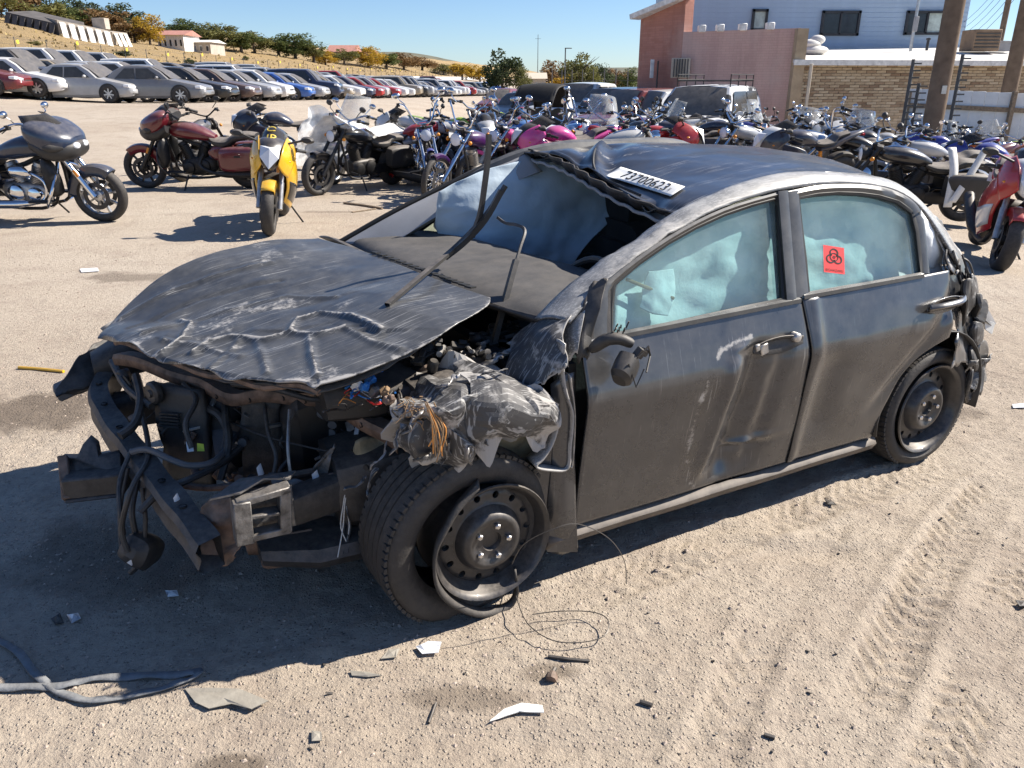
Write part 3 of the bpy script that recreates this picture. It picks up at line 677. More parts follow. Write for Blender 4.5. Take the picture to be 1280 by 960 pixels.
d2 = linedist(RG, fold2).reshape(RG.shape[:2]); RG[:, :, 2] += .016 * np.exp(-(d2 / .02) ** 2) - .012 * np.exp(-((d2 - .045) / .025) ** 2)
RG[:, :, 2] += (fbm(RG[:, :, 0] * 5, RG[:, :, 1] * 5, 3) - .45) * .012
_f = facets(RG.reshape(-1, 3) * np.array([1, 1, 0]), 5, 14, .5) - facets(RG.reshape(-1, 3) * np.array([1, 1, 0]), 6, 14, .5); _f = (_f - np.median(_f)).reshape(RG.shape[:2])
RG[:, :, 2] += np.clip(_f * .08, -.012, .012) * sstep(1.75, 1.2, RG[:, :, 0])
def gridpt(G, u, v):
    r = ray(u, v); o = _loc(CAMP); rl = np.array([r @ _A, r @ _W, r[2]]); Q = G.reshape(-1, 3) - o; t = (Q @ rl) / (rl @ rl); dd = np.linalg.norm(Q - t[:, None] * rl, axis=1); return G.reshape(-1, 3)[int(np.argmin(dd))]
wv = lined(RG, [[gridpt(RG, *p) for p in L] for L in (((750, 190), (762, 197), (766, 206), (760, 218)), ((782, 188), (800, 184), (820, 183), (838, 186)), ((700, 188), (722, 190), (730, 196)), ((775, 196), (790, 192)), ((800, 192), (812, 188)))], .014) * .62 + lined(RG, [[gridpt(RG, *p) for p in L] for L in (((820, 228), (850, 205), (868, 196)), ((870, 232), (930, 212), (985, 205)), ((880, 215), (920, 204)))], .03) * .34 + lined(RG, [[gridpt(RG, *p) for p in ((850, 262), (900, 238), (960, 218), (1030, 210))]], .03) * .4
roof = MB().grid(RG).build('roof', 'wreck_roof', wreck, solid=.006, attr=wv)
# windscreen header hanging under the torn front edge, with rubber and headliner
hd = crom([SW(u, v, w) for u, v, w in ((660, 194, 1.42), (690, 203, 1.2), (715, 215, 1.02), (745, 233, .82), (790, 256, .52), (840, 276, .26))], 8)
mb = MB(); n = len(hd); rows = []
for t in np.linspace(0, 1, 7):
    rows.append([p + np.array([.10 * t + .012 * math.sin(i * 1.3 + t * 3), 0, .010 + .020 * (1 - t) - .055 * math.sin(math.pi * t) * math.sin(math.pi * i / n)]) for i, p in enumerate(hd)])
mb.grid(np.array(rows)); mb.build('windscreen_header', 'black_plastic', wreck, solid=.006)
mb = MB(); mb.tube([p + np.array([.012, 0, -.022 + .004 * math.sin(i * 1.7)]) for i, p in enumerate(hd)], .007, 8); mb.build('windscreen_edge', 'trim_grey', wreck)
mb = MB(); mb.tube([p + np.array([.02, 0, .012 + .006 * math.sin(i * 2.1)]) for i, p in enumerate(hd)], .009, 8); mb.build('windscreen_seal', 'rubber_clean', wreck)
mb = MB(); mb.tube([p + np.array([0, 0, .012]) for p in crom(fold, 6)], .006, 6); mb.build('roof_crease_strip', 'rubber_clean', roof)  # thin black strip laid along the roof fold
mb = MB(); mb.grid(RG[4:, ::4] - np.array([0, 0, .035])); mb.build('headliner', 'trim_grey', wreck)
# auction number sticker on the roof
def roofpt(u, v):
    """roof surface point seen at a pixel (march the camera ray against the roof grid)"""
    best = None; r = ray(u, v); o = _loc(CAMP); rl = np.array([r @ _A, r @ _W, r[2]])
    Q = RG.reshape(-1, 3) - o; t = (Q @ rl) / (rl @ rl); dd = np.linalg.norm(Q - t[:, None] * rl, axis=1)
    k = np.argsort(dd)[:6]; w = 1 / (dd[k] + .002); tt = (t[k] * w).sum() / w.sum(); return o + rl * tt
qa, qb, qc, qd = [np.array(x, float) for x in ((757, 222), (776, 211), (856, 236), (838, 248))]     # lower-left, upper-left, upper-right, lower-right
def stick(s, t): return (qa * (1 - t) + qb * t) * (1 - s) + (qd * (1 - t) + qc * t) * s
nrm = np.array([-.10, -.12, .98])
SG = np.array([[roofpt(*stick(s, t)) for s in np.linspace(0, 1, 25)] for t in np.linspace(0, 1, 7)])
for _ in range(4):                                            # relax the sheet so it lies smooth
    K = SG.copy(); K[1:-1] = (SG[:-2] + SG[2:] + 2 * SG[1:-1]) / 4; K[:, 1:-1] = (K[:, :-2] + K[:, 2:] + 2 * K[:, 1:-1]) / 4; SG = K
SG = SG + nrm * .009
tag(MB().grid(SG).build('number_sticker', 'paper', roof, solid=.001), label='white sticker printed 73700623x')
def surf(G, s, t):
    m, n = G.shape[:2]; a = min(max(t * (m - 1), 0), m - 1.001); b = min(max(s * (n - 1), 0), n - 1.001); i, j = int(a), int(b); f, h = a - i, b - j
    return (G[i, j] * (1 - f) + G[i + 1, j] * f) * (1 - h) + (G[i, j + 1] * (1 - f) + G[i + 1, j + 1] * f) * h
def text_mesh(body, size=1.0, ext=0):
    cu = bpy.data.curves.new('txt', 'FONT'); cu.body = body; cu.size = size; cu.align_x = 'CENTER'; cu.align_y = 'CENTER'; cu.resolution_u = 3
    ob = bpy.data.objects.new('txt', cu); COL.objects.link(ob); bpy.context.view_layer.update()
    me = bpy.data.meshes.new_from_object(ob.evaluated_get(bpy.context.evaluated_depsgraph_get())); bpy.data.objects.remove(ob)
    bm = bmesh.new(); bm.from_mesh(me); bmesh.ops.triangulate(bm, faces=bm.faces)
    bmesh.ops.subdivide_edges(bm, edges=[e for e in bm.edges if e.calc_length() > size * .3], cuts=2)
    bmesh.ops.triangulate(bm, faces=bm.faces)
    V = np.array([v.co[:] for v in bm.verts]); F = [tuple(v.index for v in f.verts) for f in bm.faces]; bm.free(); bpy.data.meshes.remove(me); return V, F
V, F = text_mesh('73700623'); bx = V[:, 0].max() - V[:, 0].min(); by = V[:, 1].max() - V[:, 1].min()
mb = MB(); mb.add([surf(SG, .50 + .68 * v[0] / bx, .5 + .66 * v[1] / by) + nrm * .0018 for v in V], F)
V, F = text_mesh('X'); bx = V[:, 0].max() - V[:, 0].min(); by = V[:, 1].max() - V[:, 1].min()
mb.add([surf(SG, .885 + .035 * v[0] / bx, .42 + .26 * v[1] / by) + nrm * .0018 for v in V], F); mb.build('sticker_number', 'ink', roof, smooth=False)
# biohazard sticker on the rear window
ss = [GP(u, v, .0095) for u, v in ((1030, 340), (1029, 306), (1055, 310), (1056, 343))]      # ll, ul, ur, lr
def bio(s, t): return (ss[0] * (1 - t) + ss[1] * t) * (1 - s) + (ss[3] * (1 - t) + ss[2] * t) * s
mb = MB(); mb.grid(np.array([[bio(s, t) for s in (0, .5, 1)] for t in (0, .5, 1)])); bs_ = mb.build('biohazard_sticker', 'sticker_red', rd, smooth=False); tag(bs_, label='red biohazard warning sticker on the rear window')
mb = MB(); off = GN * .0012; asp = 1.28
def bp(x, y): return bio(.5 + x, .60 + y / asp) + off
def arc(cx, cy, r, w, a0, a1, n=18):
    A = [bp(cx + (r - w) * math.cos(a), cy + (r - w) * math.sin(a)) for a in np.linspace(a0, a1, n)]; B = [bp(cx + r * math.cos(a), cy + r * math.sin(a)) for a in np.linspace(a0, a1, n)]; mb.grid(np.array([A, B]))
for k in range(3):
    a = math.pi / 2 + k * 2 * math.pi / 3; arc(.20 * math.cos(a), .20 * math.sin(a), .215, .065, a - 2.45, a + 2.45)
arc(0, 0, .205, .04, 0, 2 * math.pi, 24); arc(0, 0, .07, .035, 0, 2 * math.pi, 12)
V, F = text_mesh('BIOHAZARD'); bx = V[:, 0].max() - V[:, 0].min(); by = V[:, 1].max() - V[:, 1].min()
mb.add([bio(.5 + .84 * v[0] / bx, .10 + .10 * v[1] / by) + off for v in V], F); mb.build('biohazard_symbol', 'ink', rd, smooth=False)

# ---- right side of the cabin, seen through the missing windscreen
mb = MB(); A = crom([SW(u, v, 1.62 - .16 * i / 3) for i, (u, v) in enumerate(((428, 306), (495, 268), (575, 228), (655, 190)))], 8); B = crom([SW(u, v, 1.50 - .14 * i / 3) for i, (u, v) in enumerate(((478, 312), (545, 270), (610, 240), (676, 213)))], 8)
rows = [[a + np.array([0, .03, -.02]) for a in A], A, [a * .5 + b * .5 + np.array([-.01, 0, .015]) for a, b in zip(A, B)], B, [b + np.array([.05, .06, -.01]) for b in B]]
mb.grid(np.array(rows)); mb.build('windscreen_pillar', 'trim_grey', wreck, solid=.006)
mb = MB(); mb.tube([a + np.array([-.012, .02, .008]) for a in A], .011, 8); mb.build('pillar_seal', 'rubber_clean', wreck)
# right roof rail, right doors (outer), their window opening
mb = MB(); rr = crom([(.15, 1.70, .90), (.45, 1.63, 1.06), (.97, 1.47, 1.30), (1.5, 1.46, 1.33), (2.0, 1.46, 1.29), (2.45, 1.58, 1.0)], 8); mb.tube(rr, .035, 8); mb.build('roof_rail', 'wreck_frame', wreck)
PR = panel(lambda z: .30, lambda z: 2.2, lambda s: .21, belt, 40, 24); PR[:, :, 1] = 1.72 - PR[:, :, 1]
MB().grid(PR[:, ::-1]).build('passenger_doors_side', 'wreck_door', wreck, solid=.02)
mb = MB(); mb.poly([(.42, 1.70, .90), (1.28, 1.70, .90), (1.24, 1.52, 1.28), (.95, 1.52, 1.27)]); mb.build('passenger_window', 'car_glass_far', wreck, smooth=False)
mb = MB(); mb.poly([(1.36, 1.70, .90), (2.12, 1.70, .90), (1.95, 1.52, 1.24), (1.34, 1.52, 1.28)]); mb.build('passenger_window', 'car_glass_far', wreck, smooth=False)
mb = MB(); mb.bar((1.32, 1.69, .88), (1.30, 1.50, 1.32), .07, .03, (0, 1, 0)); mb.bar((.40, 1.69, .90), (.92, 1.51, 1.27), .04, .03, (0, 1, 0)); mb.bar((.42, 1.695, .895), (2.15, 1.695, .895), .04, .03, (0, 1, 0)); mb.build('window_frame', 'black_plastic', wreck)
mb = MB(); c = np.array(SW(549, 281, 1.60)); mb.lathe([(.0, -.004), (.028, -.004), (.028, 0), (.02, .002)], c=c, axis=(-.3, -1, 0), n=20); mb.build('window_decal', 'label_white', wreck)
# curtain airbags
def curtain(ctrl, nu=12, nv=12, amp=.02, name='curtain_airbag', m='airbag'):
    Gc = spl(ctrl, nu, nv); n = fbm(Gc[:, :, 0] * 6 + 3, Gc[:, :, 2] * 6, 4) - .45
    rid = np.abs(fbm(Gc[:, :, 0] * 4 + Gc[:, :, 2] * 5 + 7, Gc[:, :, 2] * 9 - Gc[:, :, 0] * 3, 3) - .45); rid2 = np.abs(fbm(Gc[:, :, 0] * 9 - Gc[:, :, 2] * 6 + 1, Gc[:, :, 2] * 5, 3) - .45)
    Gc[:, :, 1] += n * amp * 2.5 + (rid * 3.2 + rid2 * 2.2 - .5) * amp * 1.3; return MB().grid(Gc).build(name, m, wreck, solid=.004, ang=50)
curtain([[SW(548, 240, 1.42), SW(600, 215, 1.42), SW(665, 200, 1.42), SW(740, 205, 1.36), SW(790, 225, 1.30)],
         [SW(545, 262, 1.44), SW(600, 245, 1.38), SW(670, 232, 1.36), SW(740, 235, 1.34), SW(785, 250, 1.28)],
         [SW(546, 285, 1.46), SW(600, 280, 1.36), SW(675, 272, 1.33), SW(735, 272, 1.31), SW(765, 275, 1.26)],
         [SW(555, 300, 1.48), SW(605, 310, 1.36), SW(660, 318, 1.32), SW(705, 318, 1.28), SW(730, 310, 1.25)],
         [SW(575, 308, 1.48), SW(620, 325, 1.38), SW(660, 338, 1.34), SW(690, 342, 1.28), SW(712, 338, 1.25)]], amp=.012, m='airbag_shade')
def inside(u, v, d): return GP(u, v, d)
curtain([[inside(772, 345, .07), inside(850, 290, .07), inside(920, 255, .07), inside(985, 238, .07)], [inside(770, 370, .10), inside(855, 328, .09), inside(915, 298, .07), inside(985, 290, .10)],
         [inside(768, 395, .08), inside(850, 372, .12), inside(915, 340, .08), inside(985, 330, .11)], [inside(760, 425, .10), inside(850, 410, .10), inside(915, 388, .12), inside(985, 376, .09)]], amp=.010)
curtain([[inside(990, 250, .07), inside(1040, 236, .06), inside(1095, 238, .06), inside(1150, 258, .06)], [inside(995, 290, .08), inside(1045, 266, .11), inside(1095, 276, .07), inside(1158, 292, .09)],
         [inside(1000, 335, .10), inside(1050, 318, .09), inside(1100, 312, .10), inside(1170, 320, .08)], [inside(1005, 374, .09), inside(1052, 360, .11), inside(1105, 352, .09), inside(1180, 342, .08)]], amp=.012)
curtain([[SW(1150, 262, .10), SW(1163, 280, .11), SW(1172, 292, .12)], [SW(1152, 300, .10), SW(1166, 305, .09), SW(1178, 312, .12)], [SW(1154, 335, .10), SW(1166, 335, .10), SW(1176, 335, .12)]], amp=.008)
# torn curtain pieces and rod behind the front window
mb = MB(); mb.tube([inside(783, 349, .06), inside(842, 373, .05)], .006, 8); mb.build('belt_rod', 'fibre_tan', wreck)
curtain([[inside(812, 340, .05), inside(828, 338, .055), inside(840, 336, .06)], [inside(806, 360, .06), inside(826, 362, .04), inside(842, 366, .06)], [inside(800, 385, .06), inside(815, 392, .05), inside(835, 395, .06)]], amp=.012, name='torn_airbag')
# dashboard, cowl, seats
D = spl([[TZ(424, 300, .93), TZ(520, 346, .935), TZ(600, 376, .925), TZ(690, 402, .91)], [TZ(447, 294, .965), TZ(540, 333, .965), TZ(625, 360, .955), TZ(715, 388, .94)],
         [TZ(500, 289, .97), TZ(590, 315, .975), TZ(660, 338, .975), TZ(740, 360, .96)], [TZ(545, 288, .965), TZ(625, 308, .965), TZ(690, 325, .97), TZ(765, 345, .955)], [TZ(560, 296, .88), TZ(640, 318, .87), TZ(700, 336, .88), TZ(770, 355, .87)]], 8, 8)
D[:, :, 2] += (fbm(D[:, :, 0] * 6, D[:, :, 1] * 6, 3) - .45) * .02
dash = MB().grid(D).build('dashboard', 'dash_plastic', wreck, solid=.02)
mb = MB()
for i in range(16):
    t = i / 15; p = np.array(TZ(470 + 118 * t, 317 + 43 * t, .966)); mb.box(p + np.array([0, 0, .004]), (.028, .032, .006), (0, .1, .35))
mb.build('defrost_vent', 'rubber_clean', dash, smooth=False)
cw = spl([[TZ(398, 296, .93), TZ(480, 332, .92), TZ(570, 366, .90), TZ(650, 400, .88)], [TZ(412, 296, .955), TZ(500, 340, .95), TZ(590, 376, .93), TZ(675, 405, .90)], [TZ(424, 299, .945), TZ(520, 345, .95), TZ(602, 376, .94), TZ(692, 400, .92)]], 6, 8)
MB().grid(cw).build('cowl', 'black_plastic', wreck, solid=.015)
def seat(x, y):
    mb = MB(); mb.loft([(x, y, .42, .24, .09, 3), (x + .2, y, .43, .26, .10, 3), (x + .46, y, .42, .25, .09, 3)], 16); 
    for i in range(6):
        t = i / 5; mb.loft([(x + .42 + .14 * t, y, .46 + .46 * t, .25 - .04 * t, .09, 3), (x + .56 + .14 * t, y, .48 + .46 * t, .25 - .04 * t, .09, 3)], 14)
    mb.loft([(x + .58, y, 1.06, .11, .08, 3), (x + .68, y, 1.06, .12, .085, 3), (x + .72, y, 1.05, .1, .07, 3)], 14)
    mb.build('seat', 'cloth_black', wreck)
seat(.78, .48); seat(.78, 1.22); mb = MB(); mb.loft([(1.75, .85, .42, .68, .12, 4), (2.05, .85, .45, .68, .14, 4)], 16); mb.loft([(2.0, .85, .70, .66, .25, 4), (2.12, .85, .74, .62, .22, 4)], 16); mb.build('rear_bench', 'cloth_black', wreck)
mb = MB(); c = np.array([.66, .48, .86]); ring = [c + np.array([.10 * math.cos(a), .18 * math.sin(a), .15 * math.cos(a)]) for a in np.linspace(0, 2 * math.pi, 28)[:-1]]; mb.tube(ring, .014, 8, closed=True); mb.bar(c + np.array([0, -.17, 0]), c + np.array([0, .17, 0]), .03, .04); mb.ell(c, (.05, .07, .05)); mb.build('steering_wheel', 'black_plastic', wreck)

# ---- hood
def hood_z(p): 
    q = p[0] - .1; return .965 + .13 * q - .07 * q * q - .02 * ((p[1] - .95) / .75) ** 2
def HP(u, v, dz=0.):
    p = TZ(u, v, .9)
    for _ in range(12): p = TZ(u, v, .5 * p[2] + .5 * (hood_z(p) + dz))
    return p
hp = [[SW(398, 297, 1.62), HP(462, 317), HP(540, 347), HP(613, 372)],
      [SW(330, 303, 1.60), HP(412, 342), HP(498, 374), HP(606, 384)],
      [SW(262, 317, 1.56), HP(352, 366), HP(445, 404), HP(552, 418)],
      [SW(200, 345, 1.50), HP(285, 396), HP(385, 434), HP(484, 446)],
      [SW(152, 385, 1.40), HP(222, 424), HP(325, 451), HP(434, 464)],
      [SW(122, 424, 1.25), HP(200, 443), HP(298, 463), HP(398, 473)]]
HG = np.ascontiguousarray(spl(hp, 30, 48)); gid = HG.reshape(-1, 3)
crepx = [[(196, 442), (228, 424), (240, 404), (226, 398)], [(240, 436), (262, 424), (290, 417), (330, 419), (362, 411)], [(362, 411), (372, 398), (400, 391), (440, 397), (476, 410)], [(362, 411), (396, 414), (432, 406)], [(386, 414), (390, 440), (396, 462)], [(320, 420), (328, 440), (334, 458)], [(150, 395), (240, 352), (340, 330)], [(160, 412), (250, 372), (350, 352)], [(178, 420), (262, 392), (360, 372), (420, 372)], [(300, 418), (284, 436), (262, 452)], [(432, 406), (470, 425), (500, 432)], [(205, 428), (250, 428), (300, 440)]]
cre = [[gridpt(HG, *p) for p in L] for L in crepx]; xy = gid.copy(); xy[:, 2] = 0
zone = sstep(.20, -.10, gid[:, 0]) * sstep(1.5, 1.0, gid[:, 1] + gid[:, 0] * .25)
f1 = facets(gid * np.array([1, 1, 0]), 3, 16, .45); f2 = facets(gid * np.array([1, 1, 0]), 8, 16, .45); fd_z = (f1 - f2); fd_z -= np.median(fd_z)
gid[:, 2] += np.clip(fd_z * .13, -.016, .016) * zone
up_r = np.zeros(len(gid)); dn_r = np.zeros(len(gid))
for L, h, sk in zip(cre, (.013, .015, .017, .013, .012, .010, .010, -.010, .010, .010, .011, .009), (.5, .7, .8, .5, .6, .4, .3, .0, .3, .5, .5, .4)):
    L2 = np.array(L); L2[:, 2] = 0; dd = linedist(xy, L2) + .010 * (fbm(gid[:, 0] * 18, gid[:, 1] * 18, 2) - .4); side = np.sign((gid[:, 0] - L[0][0]) * (L[-1][1] - L[0][1]) - (gid[:, 1] - L[0][1]) * (L[-1][0] - L[0][0]))
    t_ = abs(h) * .75 * np.clip(1 - dd / .019, 0, 1)
    if h > 0: up_r = np.maximum(up_r, t_)
    else: dn_r = np.maximum(dn_r, t_)
    dn_r = np.maximum(dn_r, abs(h) * sk * np.exp(-np.abs(dd) / .07) * (side > 0) * np.clip(dd / .03, 0, 1))
gid[:, 2] += up_r - dn_r
gid[:, 2] += (fbm(gid[:, 0] * 4.5 + 1, gid[:, 1] * 4.5 + 2, 3) - .45) * .030 * sstep(.25, -.35, gid[:, 0])
fr = np.linspace(0, 1, HG.shape[1]); lip = np.zeros(HG.shape[:2]); lip[-8:, :] = np.linspace(0, 1, 8)[:, None] ** 2
HG[:, :, 2] -= lip * (.006 + .010 * np.sin(fr * 23) * (fr < .7))[None, :]; HG[:, :, 0] += lip * (.010 * np.sin(fr * 17) + .006 * np.sin(fr * 37))[None, :]
cw_ = np.zeros(len(gid)); chalk = sstep(.50, .66, fbm(gid[:, 0] * 11 + 3, gid[:, 1] * 6, 4)) * sstep(.12, -.25, gid[:, 0]) * .5
for L, k in zip(cre, (.9, .85, .95, .9, .8, .6, .3, .3, .35, .5, .6, .6)):
    L2 = np.array(L); L2[:, 2] = 0; cw_ = np.maximum(cw_, k * np.exp(-(linedist(xy, L2) / (.004 + .022 * fbm(gid[:, 0] * 14, gid[:, 1] * 14, 2) ** 1.6)) ** 2))
wv = np.maximum(np.maximum(cw_, chalk), (.22 + .42 * sstep(.45, .60, fbm(gid[:, 0] * 5 + gid[:, 1] * 3, gid[:, 1] * 9, 3))) * gau(gid[:, 0], -.45, .38) * gau(gid[:, 1], .75, .55)) + lined(HG, [[HG[-1, j] for j in range(0, HG.shape[1], 6)], [HG[i, -1] for i in range(0, HG.shape[0], 6)]], .016) * .5 + .30 * gau(gid[:, 0], .1, .18) * gau(gid[:, 1], .45, .2)
hood = MB().grid(HG[:, ::-1]).build('hood', 'wreck_hood', wreck, solid=.004, attr=np.array(wv).reshape(HG.shape[:2])[:, ::-1].ravel())
mb = MB(); U = HG[8:-14:6, 10:-10:6].copy(); U[:, :, 2] -= .045 + .012 * np.sin(U[:, :, 1] * 14); mb.grid(U); mb.build('hood_inner', 'dark_metal', hood, solid=.004)
mb = MB(); A = [HG[-4, j] + np.array([.03, .01, -.030]) for j in range(8, HG.shape[1] - 8, 6)]; mb.tube([a + np.array([0, 0, .01 * math.sin(i * 1.1)]) for i, a in enumerate(A)], .011, 7); mb.build('hood_lip', 'rusty_metal', hood)
mat('scuffed_metal', (.16, .155, .15), .5, metal=.5, var=.6, scale=30, bmp=.3, bscale=60, dust=.4, side=.2)
# ---- crushed front end
def tz(L): return [TZ(*p) for p in L]
def tubez(name, L, r, m, k=5, n=8, parent=wreck):
    mb = MB(); mb.tube(crom(tz(L), k), r, n); return mb.build(name, m, parent)
# bumper beam: hollow channel bowed across the nose
bp_ = crom(tz([(140, 470, .52), (126, 500, .47), (140, 532, .44), (168, 570, .42), (200, 612, .40), (232, 652, .38), (264, 694, .33)]), 6)
rows = []
for dx, dz in ((.035, .052), (-.03, .050), (-.042, .03), (-.030, .006), (-.030, -.006), (-.042, -.03), (-.03, -.05), (.035, -.052), (.035, .052)):
    rows.append([p + np.array([dx, .25 * dx, dz + .006 * math.sin(i * .9 + dx * 50)]) for i, p in enumerate(bp_)])
beam = MB().grid(np.array(rows)).build('bumper_beam', 'dark_metal', wreck, ang=30)
for i in range(5, len(bp_) - 4, 5): MB().lathe([(0, -.002), (.012, -.002), (.012, .002)], c=bp_[i] + np.array([0, 0, .0535]), axis=(0, 0, 1), n=12).build('beam_hole', 'rubber_clean', beam, smooth=False)
# crumpled rusty beam end
E_ = spl([[TZ(252, 632, .44), TZ(268, 622, .46), TZ(300, 622, .46)], [TZ(246, 655, .38), TZ(272, 650, .40), TZ(300, 645, .41)], [TZ(252, 680, .33), TZ(275, 678, .33), TZ(302, 668, .35)], [TZ(262, 704, .27), TZ(280, 708, .26), TZ(300, 690, .30)]], 8, 8)
E_[:, :, 0] += (fbm(E_[:, :, 1] * 40, E_[:, :, 2] * 40, 3) - .45) * .06; MB().grid(E_).build('crushed_beam_end', 'rusty_metal', beam, solid=.005, ang=25)
# left frame-rail bracket with two square openings
def fp(u, v, o=0): return SW(u, v, .20 + o)
br = MB()
for a, b, w in (((294, 628), (362, 608), .022), ((300, 645), (348, 638), .012), ((302, 672), (362, 658), .022)): br.bar(fp(*a), fp(*b), .05, w, (0, 0, 1))
br.bar(fp(300, 624), fp(305, 676), .06, .05, (1, 0, 0)); br.bar(fp(355, 608), fp(356, 662), .05, .035, (1, 0, 0)); br.box(fp(330, 640, .055), (.18, .02, .14)); br.build('rail_bracket', 'scuffed_metal', wreck, bevel=.003)
fl = MB(); fl.poly([fp(262, 626, .02), fp(300, 618, .0), fp(330, 600, .03), fp(362, 600, .02), fp(370, 590, .06), fp(300, 600, .12)], (0, 0, .006)); fl.build('bracket_flange', 'scuffed_metal', wreck, smooth=False)

cb = MB(); cb.loft([(-1.0, 1.38, .40, .06, .065, 5), (-.5, 1.38, .40, .065, .08, 5), (-.05, 1.38, .40, .07, .085, 5)], 16); cb.build('frame_rail', 'dark_metal', wreck)
# right-hand tow bracket standing out in front of the beam
tb = MB(); a = TZ(84, 606, .36); b = TZ(158, 598, .37); tb.bar(a, b, .09, .075); tb.bar(a + np.array([0, 0, -.04]), b + np.array([0, 0, -.038]), .11, .012); tb.build('tow_bar_stub', 'dark_metal', wreck, bevel=.006)
tb = MB(); tb.poly([TZ(u, v, z) for u, v, z in ((76, 572, .42), (96, 572, .44), (103, 556, .48), (110, 548, .50), (120, 556, .48), (123, 572, .44), (150, 566, .44), (152, 596, .38), (88, 604, .38))], (.012, .03, 0)); tb.build('tow_bar_plate', 'dark_metal', wreck, bevel=.002)
tb = MB(); tb.bar(TZ(80, 572, .43), TZ(86, 626, .31), .03, .075); tb.build('tow_bar_flange', 'rusty_metal', wreck, bevel=.003)
# upper radiator support: bent channel across the opening
us = crom(tz([(150, 446, .64), (200, 458, .64), (250, 476, .63), (288, 492, .62), (330, 494, .63), (372, 492, .64), (420, 504, .63), (470, 530, .60), (505, 556, .56)]), 5)
rows = [[p + np.array([dx, .15 * dx, dz + .008 * math.sin(i * .7 + 9 * dx)]) for i, p in enumerate(us)] for dx, dz in ((.03, -.03), (.03, .012), (-.02, .014), (-.026, 0), (-.022, -.028))]
sup = MB().grid(np.array(rows)).build('radiator_support', 'rusty_metal', wreck, solid=.003, ang=28)
for i in (14, 19, 24, 27, 30, 34):
    mb = MB(); mb.lathe([(0, -.001), (.009, -.001), (.009, .004)], c=us[i] + np.array([-.027, -.004, -.012]), axis=(-1, -.15, 0), n=10); mb.build('support_hole', 'rubber_clean', sup, smooth=False)
for px, nm, m in ((((186, 478, .62), (246, 488, .62), (262, 612, .26), (206, 604, .26)), 'fan_shroud', 'black_plastic'), (((292, 500, .60), (344, 500, .60), (342, 606, .26), (294, 612, .26)), 'condenser', 'radiator'), (((350, 500, .60), (385, 503, .60), (384, 604, .26), (348, 605, .26)), 'radiator_core', 'radiator')):
    q = tz(px); mb = MB(); Gq = np.array([[q[0] * (1 - s) * (1 - t) + q[1] * s * (1 - t) + q[2] * s * t + q[3] * (1 - s) * t for s in np.linspace(0, 1, 9)] for t in np.linspace(0, 1, 12)])
    Gq[:, :, 0] += (fbm(Gq[:, :, 1] * 9, Gq[:, :, 2] * 9, 3) - .45) * .05 + .03; o_ = mb.grid(Gq).build(nm, m, wreck, solid=.03)
    if nm != 'fan_shroud':
        for k in range(1, 12, 1):
            fm = MB(); fm.tube([Gq[k, j] + np.array([-.004, 0, 0]) for j in range(9)], .0025, 4); fm.build('cooling_fin', 'dark_metal', o_)
# moulded parts in front of the radiator
def panelz(name, L, m, back=(.03, .01, 0), bevel=.004): mb = MB(); mb.poly(tz(L), back); return mb.build(name, m, wreck, bevel=bevel)
panelz('air_duct', [(246, 494, .58), (288, 500, .58), (292, 540, .46), (286, 590, .33), (262, 590, .33), (250, 540, .46)], 'black_plastic', (.06, .02, 0))
panelz('reservoir', [(262, 536, .47), (288, 538, .47), (290, 566, .40), (268, 572, .39)], 'grey_plastic', (.05, .02, 0))
lb = MB(); lb.poly(tz([(250, 544, .50), (258, 543, .50), (260, 556, .47), (252, 557, .47)])); lb.V = [(x - .05, y - .03, z) for x, y, z in lb.V]; lb.build('warning_label', 'label_white', wreck, smooth=False)
lb = MB(); lb.poly(tz([(264, 546, .50), (272, 547, .50), (273, 556, .47), (264, 556, .47)])); lb.V = [(x - .05, y - .03, z) for x, y, z in lb.V]; lb.build('warning_label', 'label_green', wreck, smooth=False)
for (u, v, z, r) in ((203, 489, .60, .042), (164, 470, .58, .03)):
    mb = MB(); mb.lathe([(0, -.02), (r * .3, -.02), (r * .35, -.012), (r * .8, -.014), (r, -.006), (r, .012), (r * .5, .03), (0, .03)], c=TZ(u, v, z) + np.array([-.03, 0, 0]), axis=(.9, .4, 0), n=24); mb.build('horn', 'dark_metal', wreck)
for i in range(5):
    gr = MB(); gr.bar(TZ(200, 516 + i * 4, .53 - i * .011), TZ(224, 518 + i * 4, .53 - i * .011), .012, .005); gr.build('shroud_vent', 'dark_metal', wreck)
# dark bulk of the engine bay
def chunk(name, secs, m, amp=.02, n=18):
    mb = MB(); mb.loft(secs, n); V = np.array(mb.V); V += (np.dstack([fbm(V[:, 1] * 12 + i, V[:, 2] * 12 + V[:, 0] * 7, 3) for i in range(3)])[0] - .45) * amp * 2; mb.V = [tuple(v) for v in V]; return mb.build(name, m, wreck, ang=30)
chunk('engine_block', [(-.45, .95, .42, .36, .16, 5), (-.40, .95, .46, .40, .22, 5), (-.1, .95, .48, .42, .24, 5), (.1, .95, .45, .4, .2, 5)], 'engine_black')
chunk('frame_rail', [(-.62, .31, .37, .045, .05, 5), (-.5, .33, .37, .05, .055, 5), (-.35, .35, .38, .05, .06, 5), (-.2, .36, .38, .055, .06, 5), (-.05, .37, .38, .055, .06, 5)], 'dark_metal', .022)
chunk('gearbox', [(-.35, .45, .36, .15, .13, 4), (-.1, .42, .38, .19, .16, 4), (.1, .42, .38, .15, .13, 4)], 'dark_metal')
chunk('air_box', [(-.35, .52, .66, .14, .06, 5), (-.2, .5, .67, .17, .08, 5), (.05, .5, .68, .16, .07, 5)], 'black_plastic', .012)
chunk('battery_tray', [(-.15, .30, .70, .08, .05, 5), (.0, .30, .71, .10, .06, 5), (.15, .32, .74, .09, .05, 5)], 'black_plastic', .012)
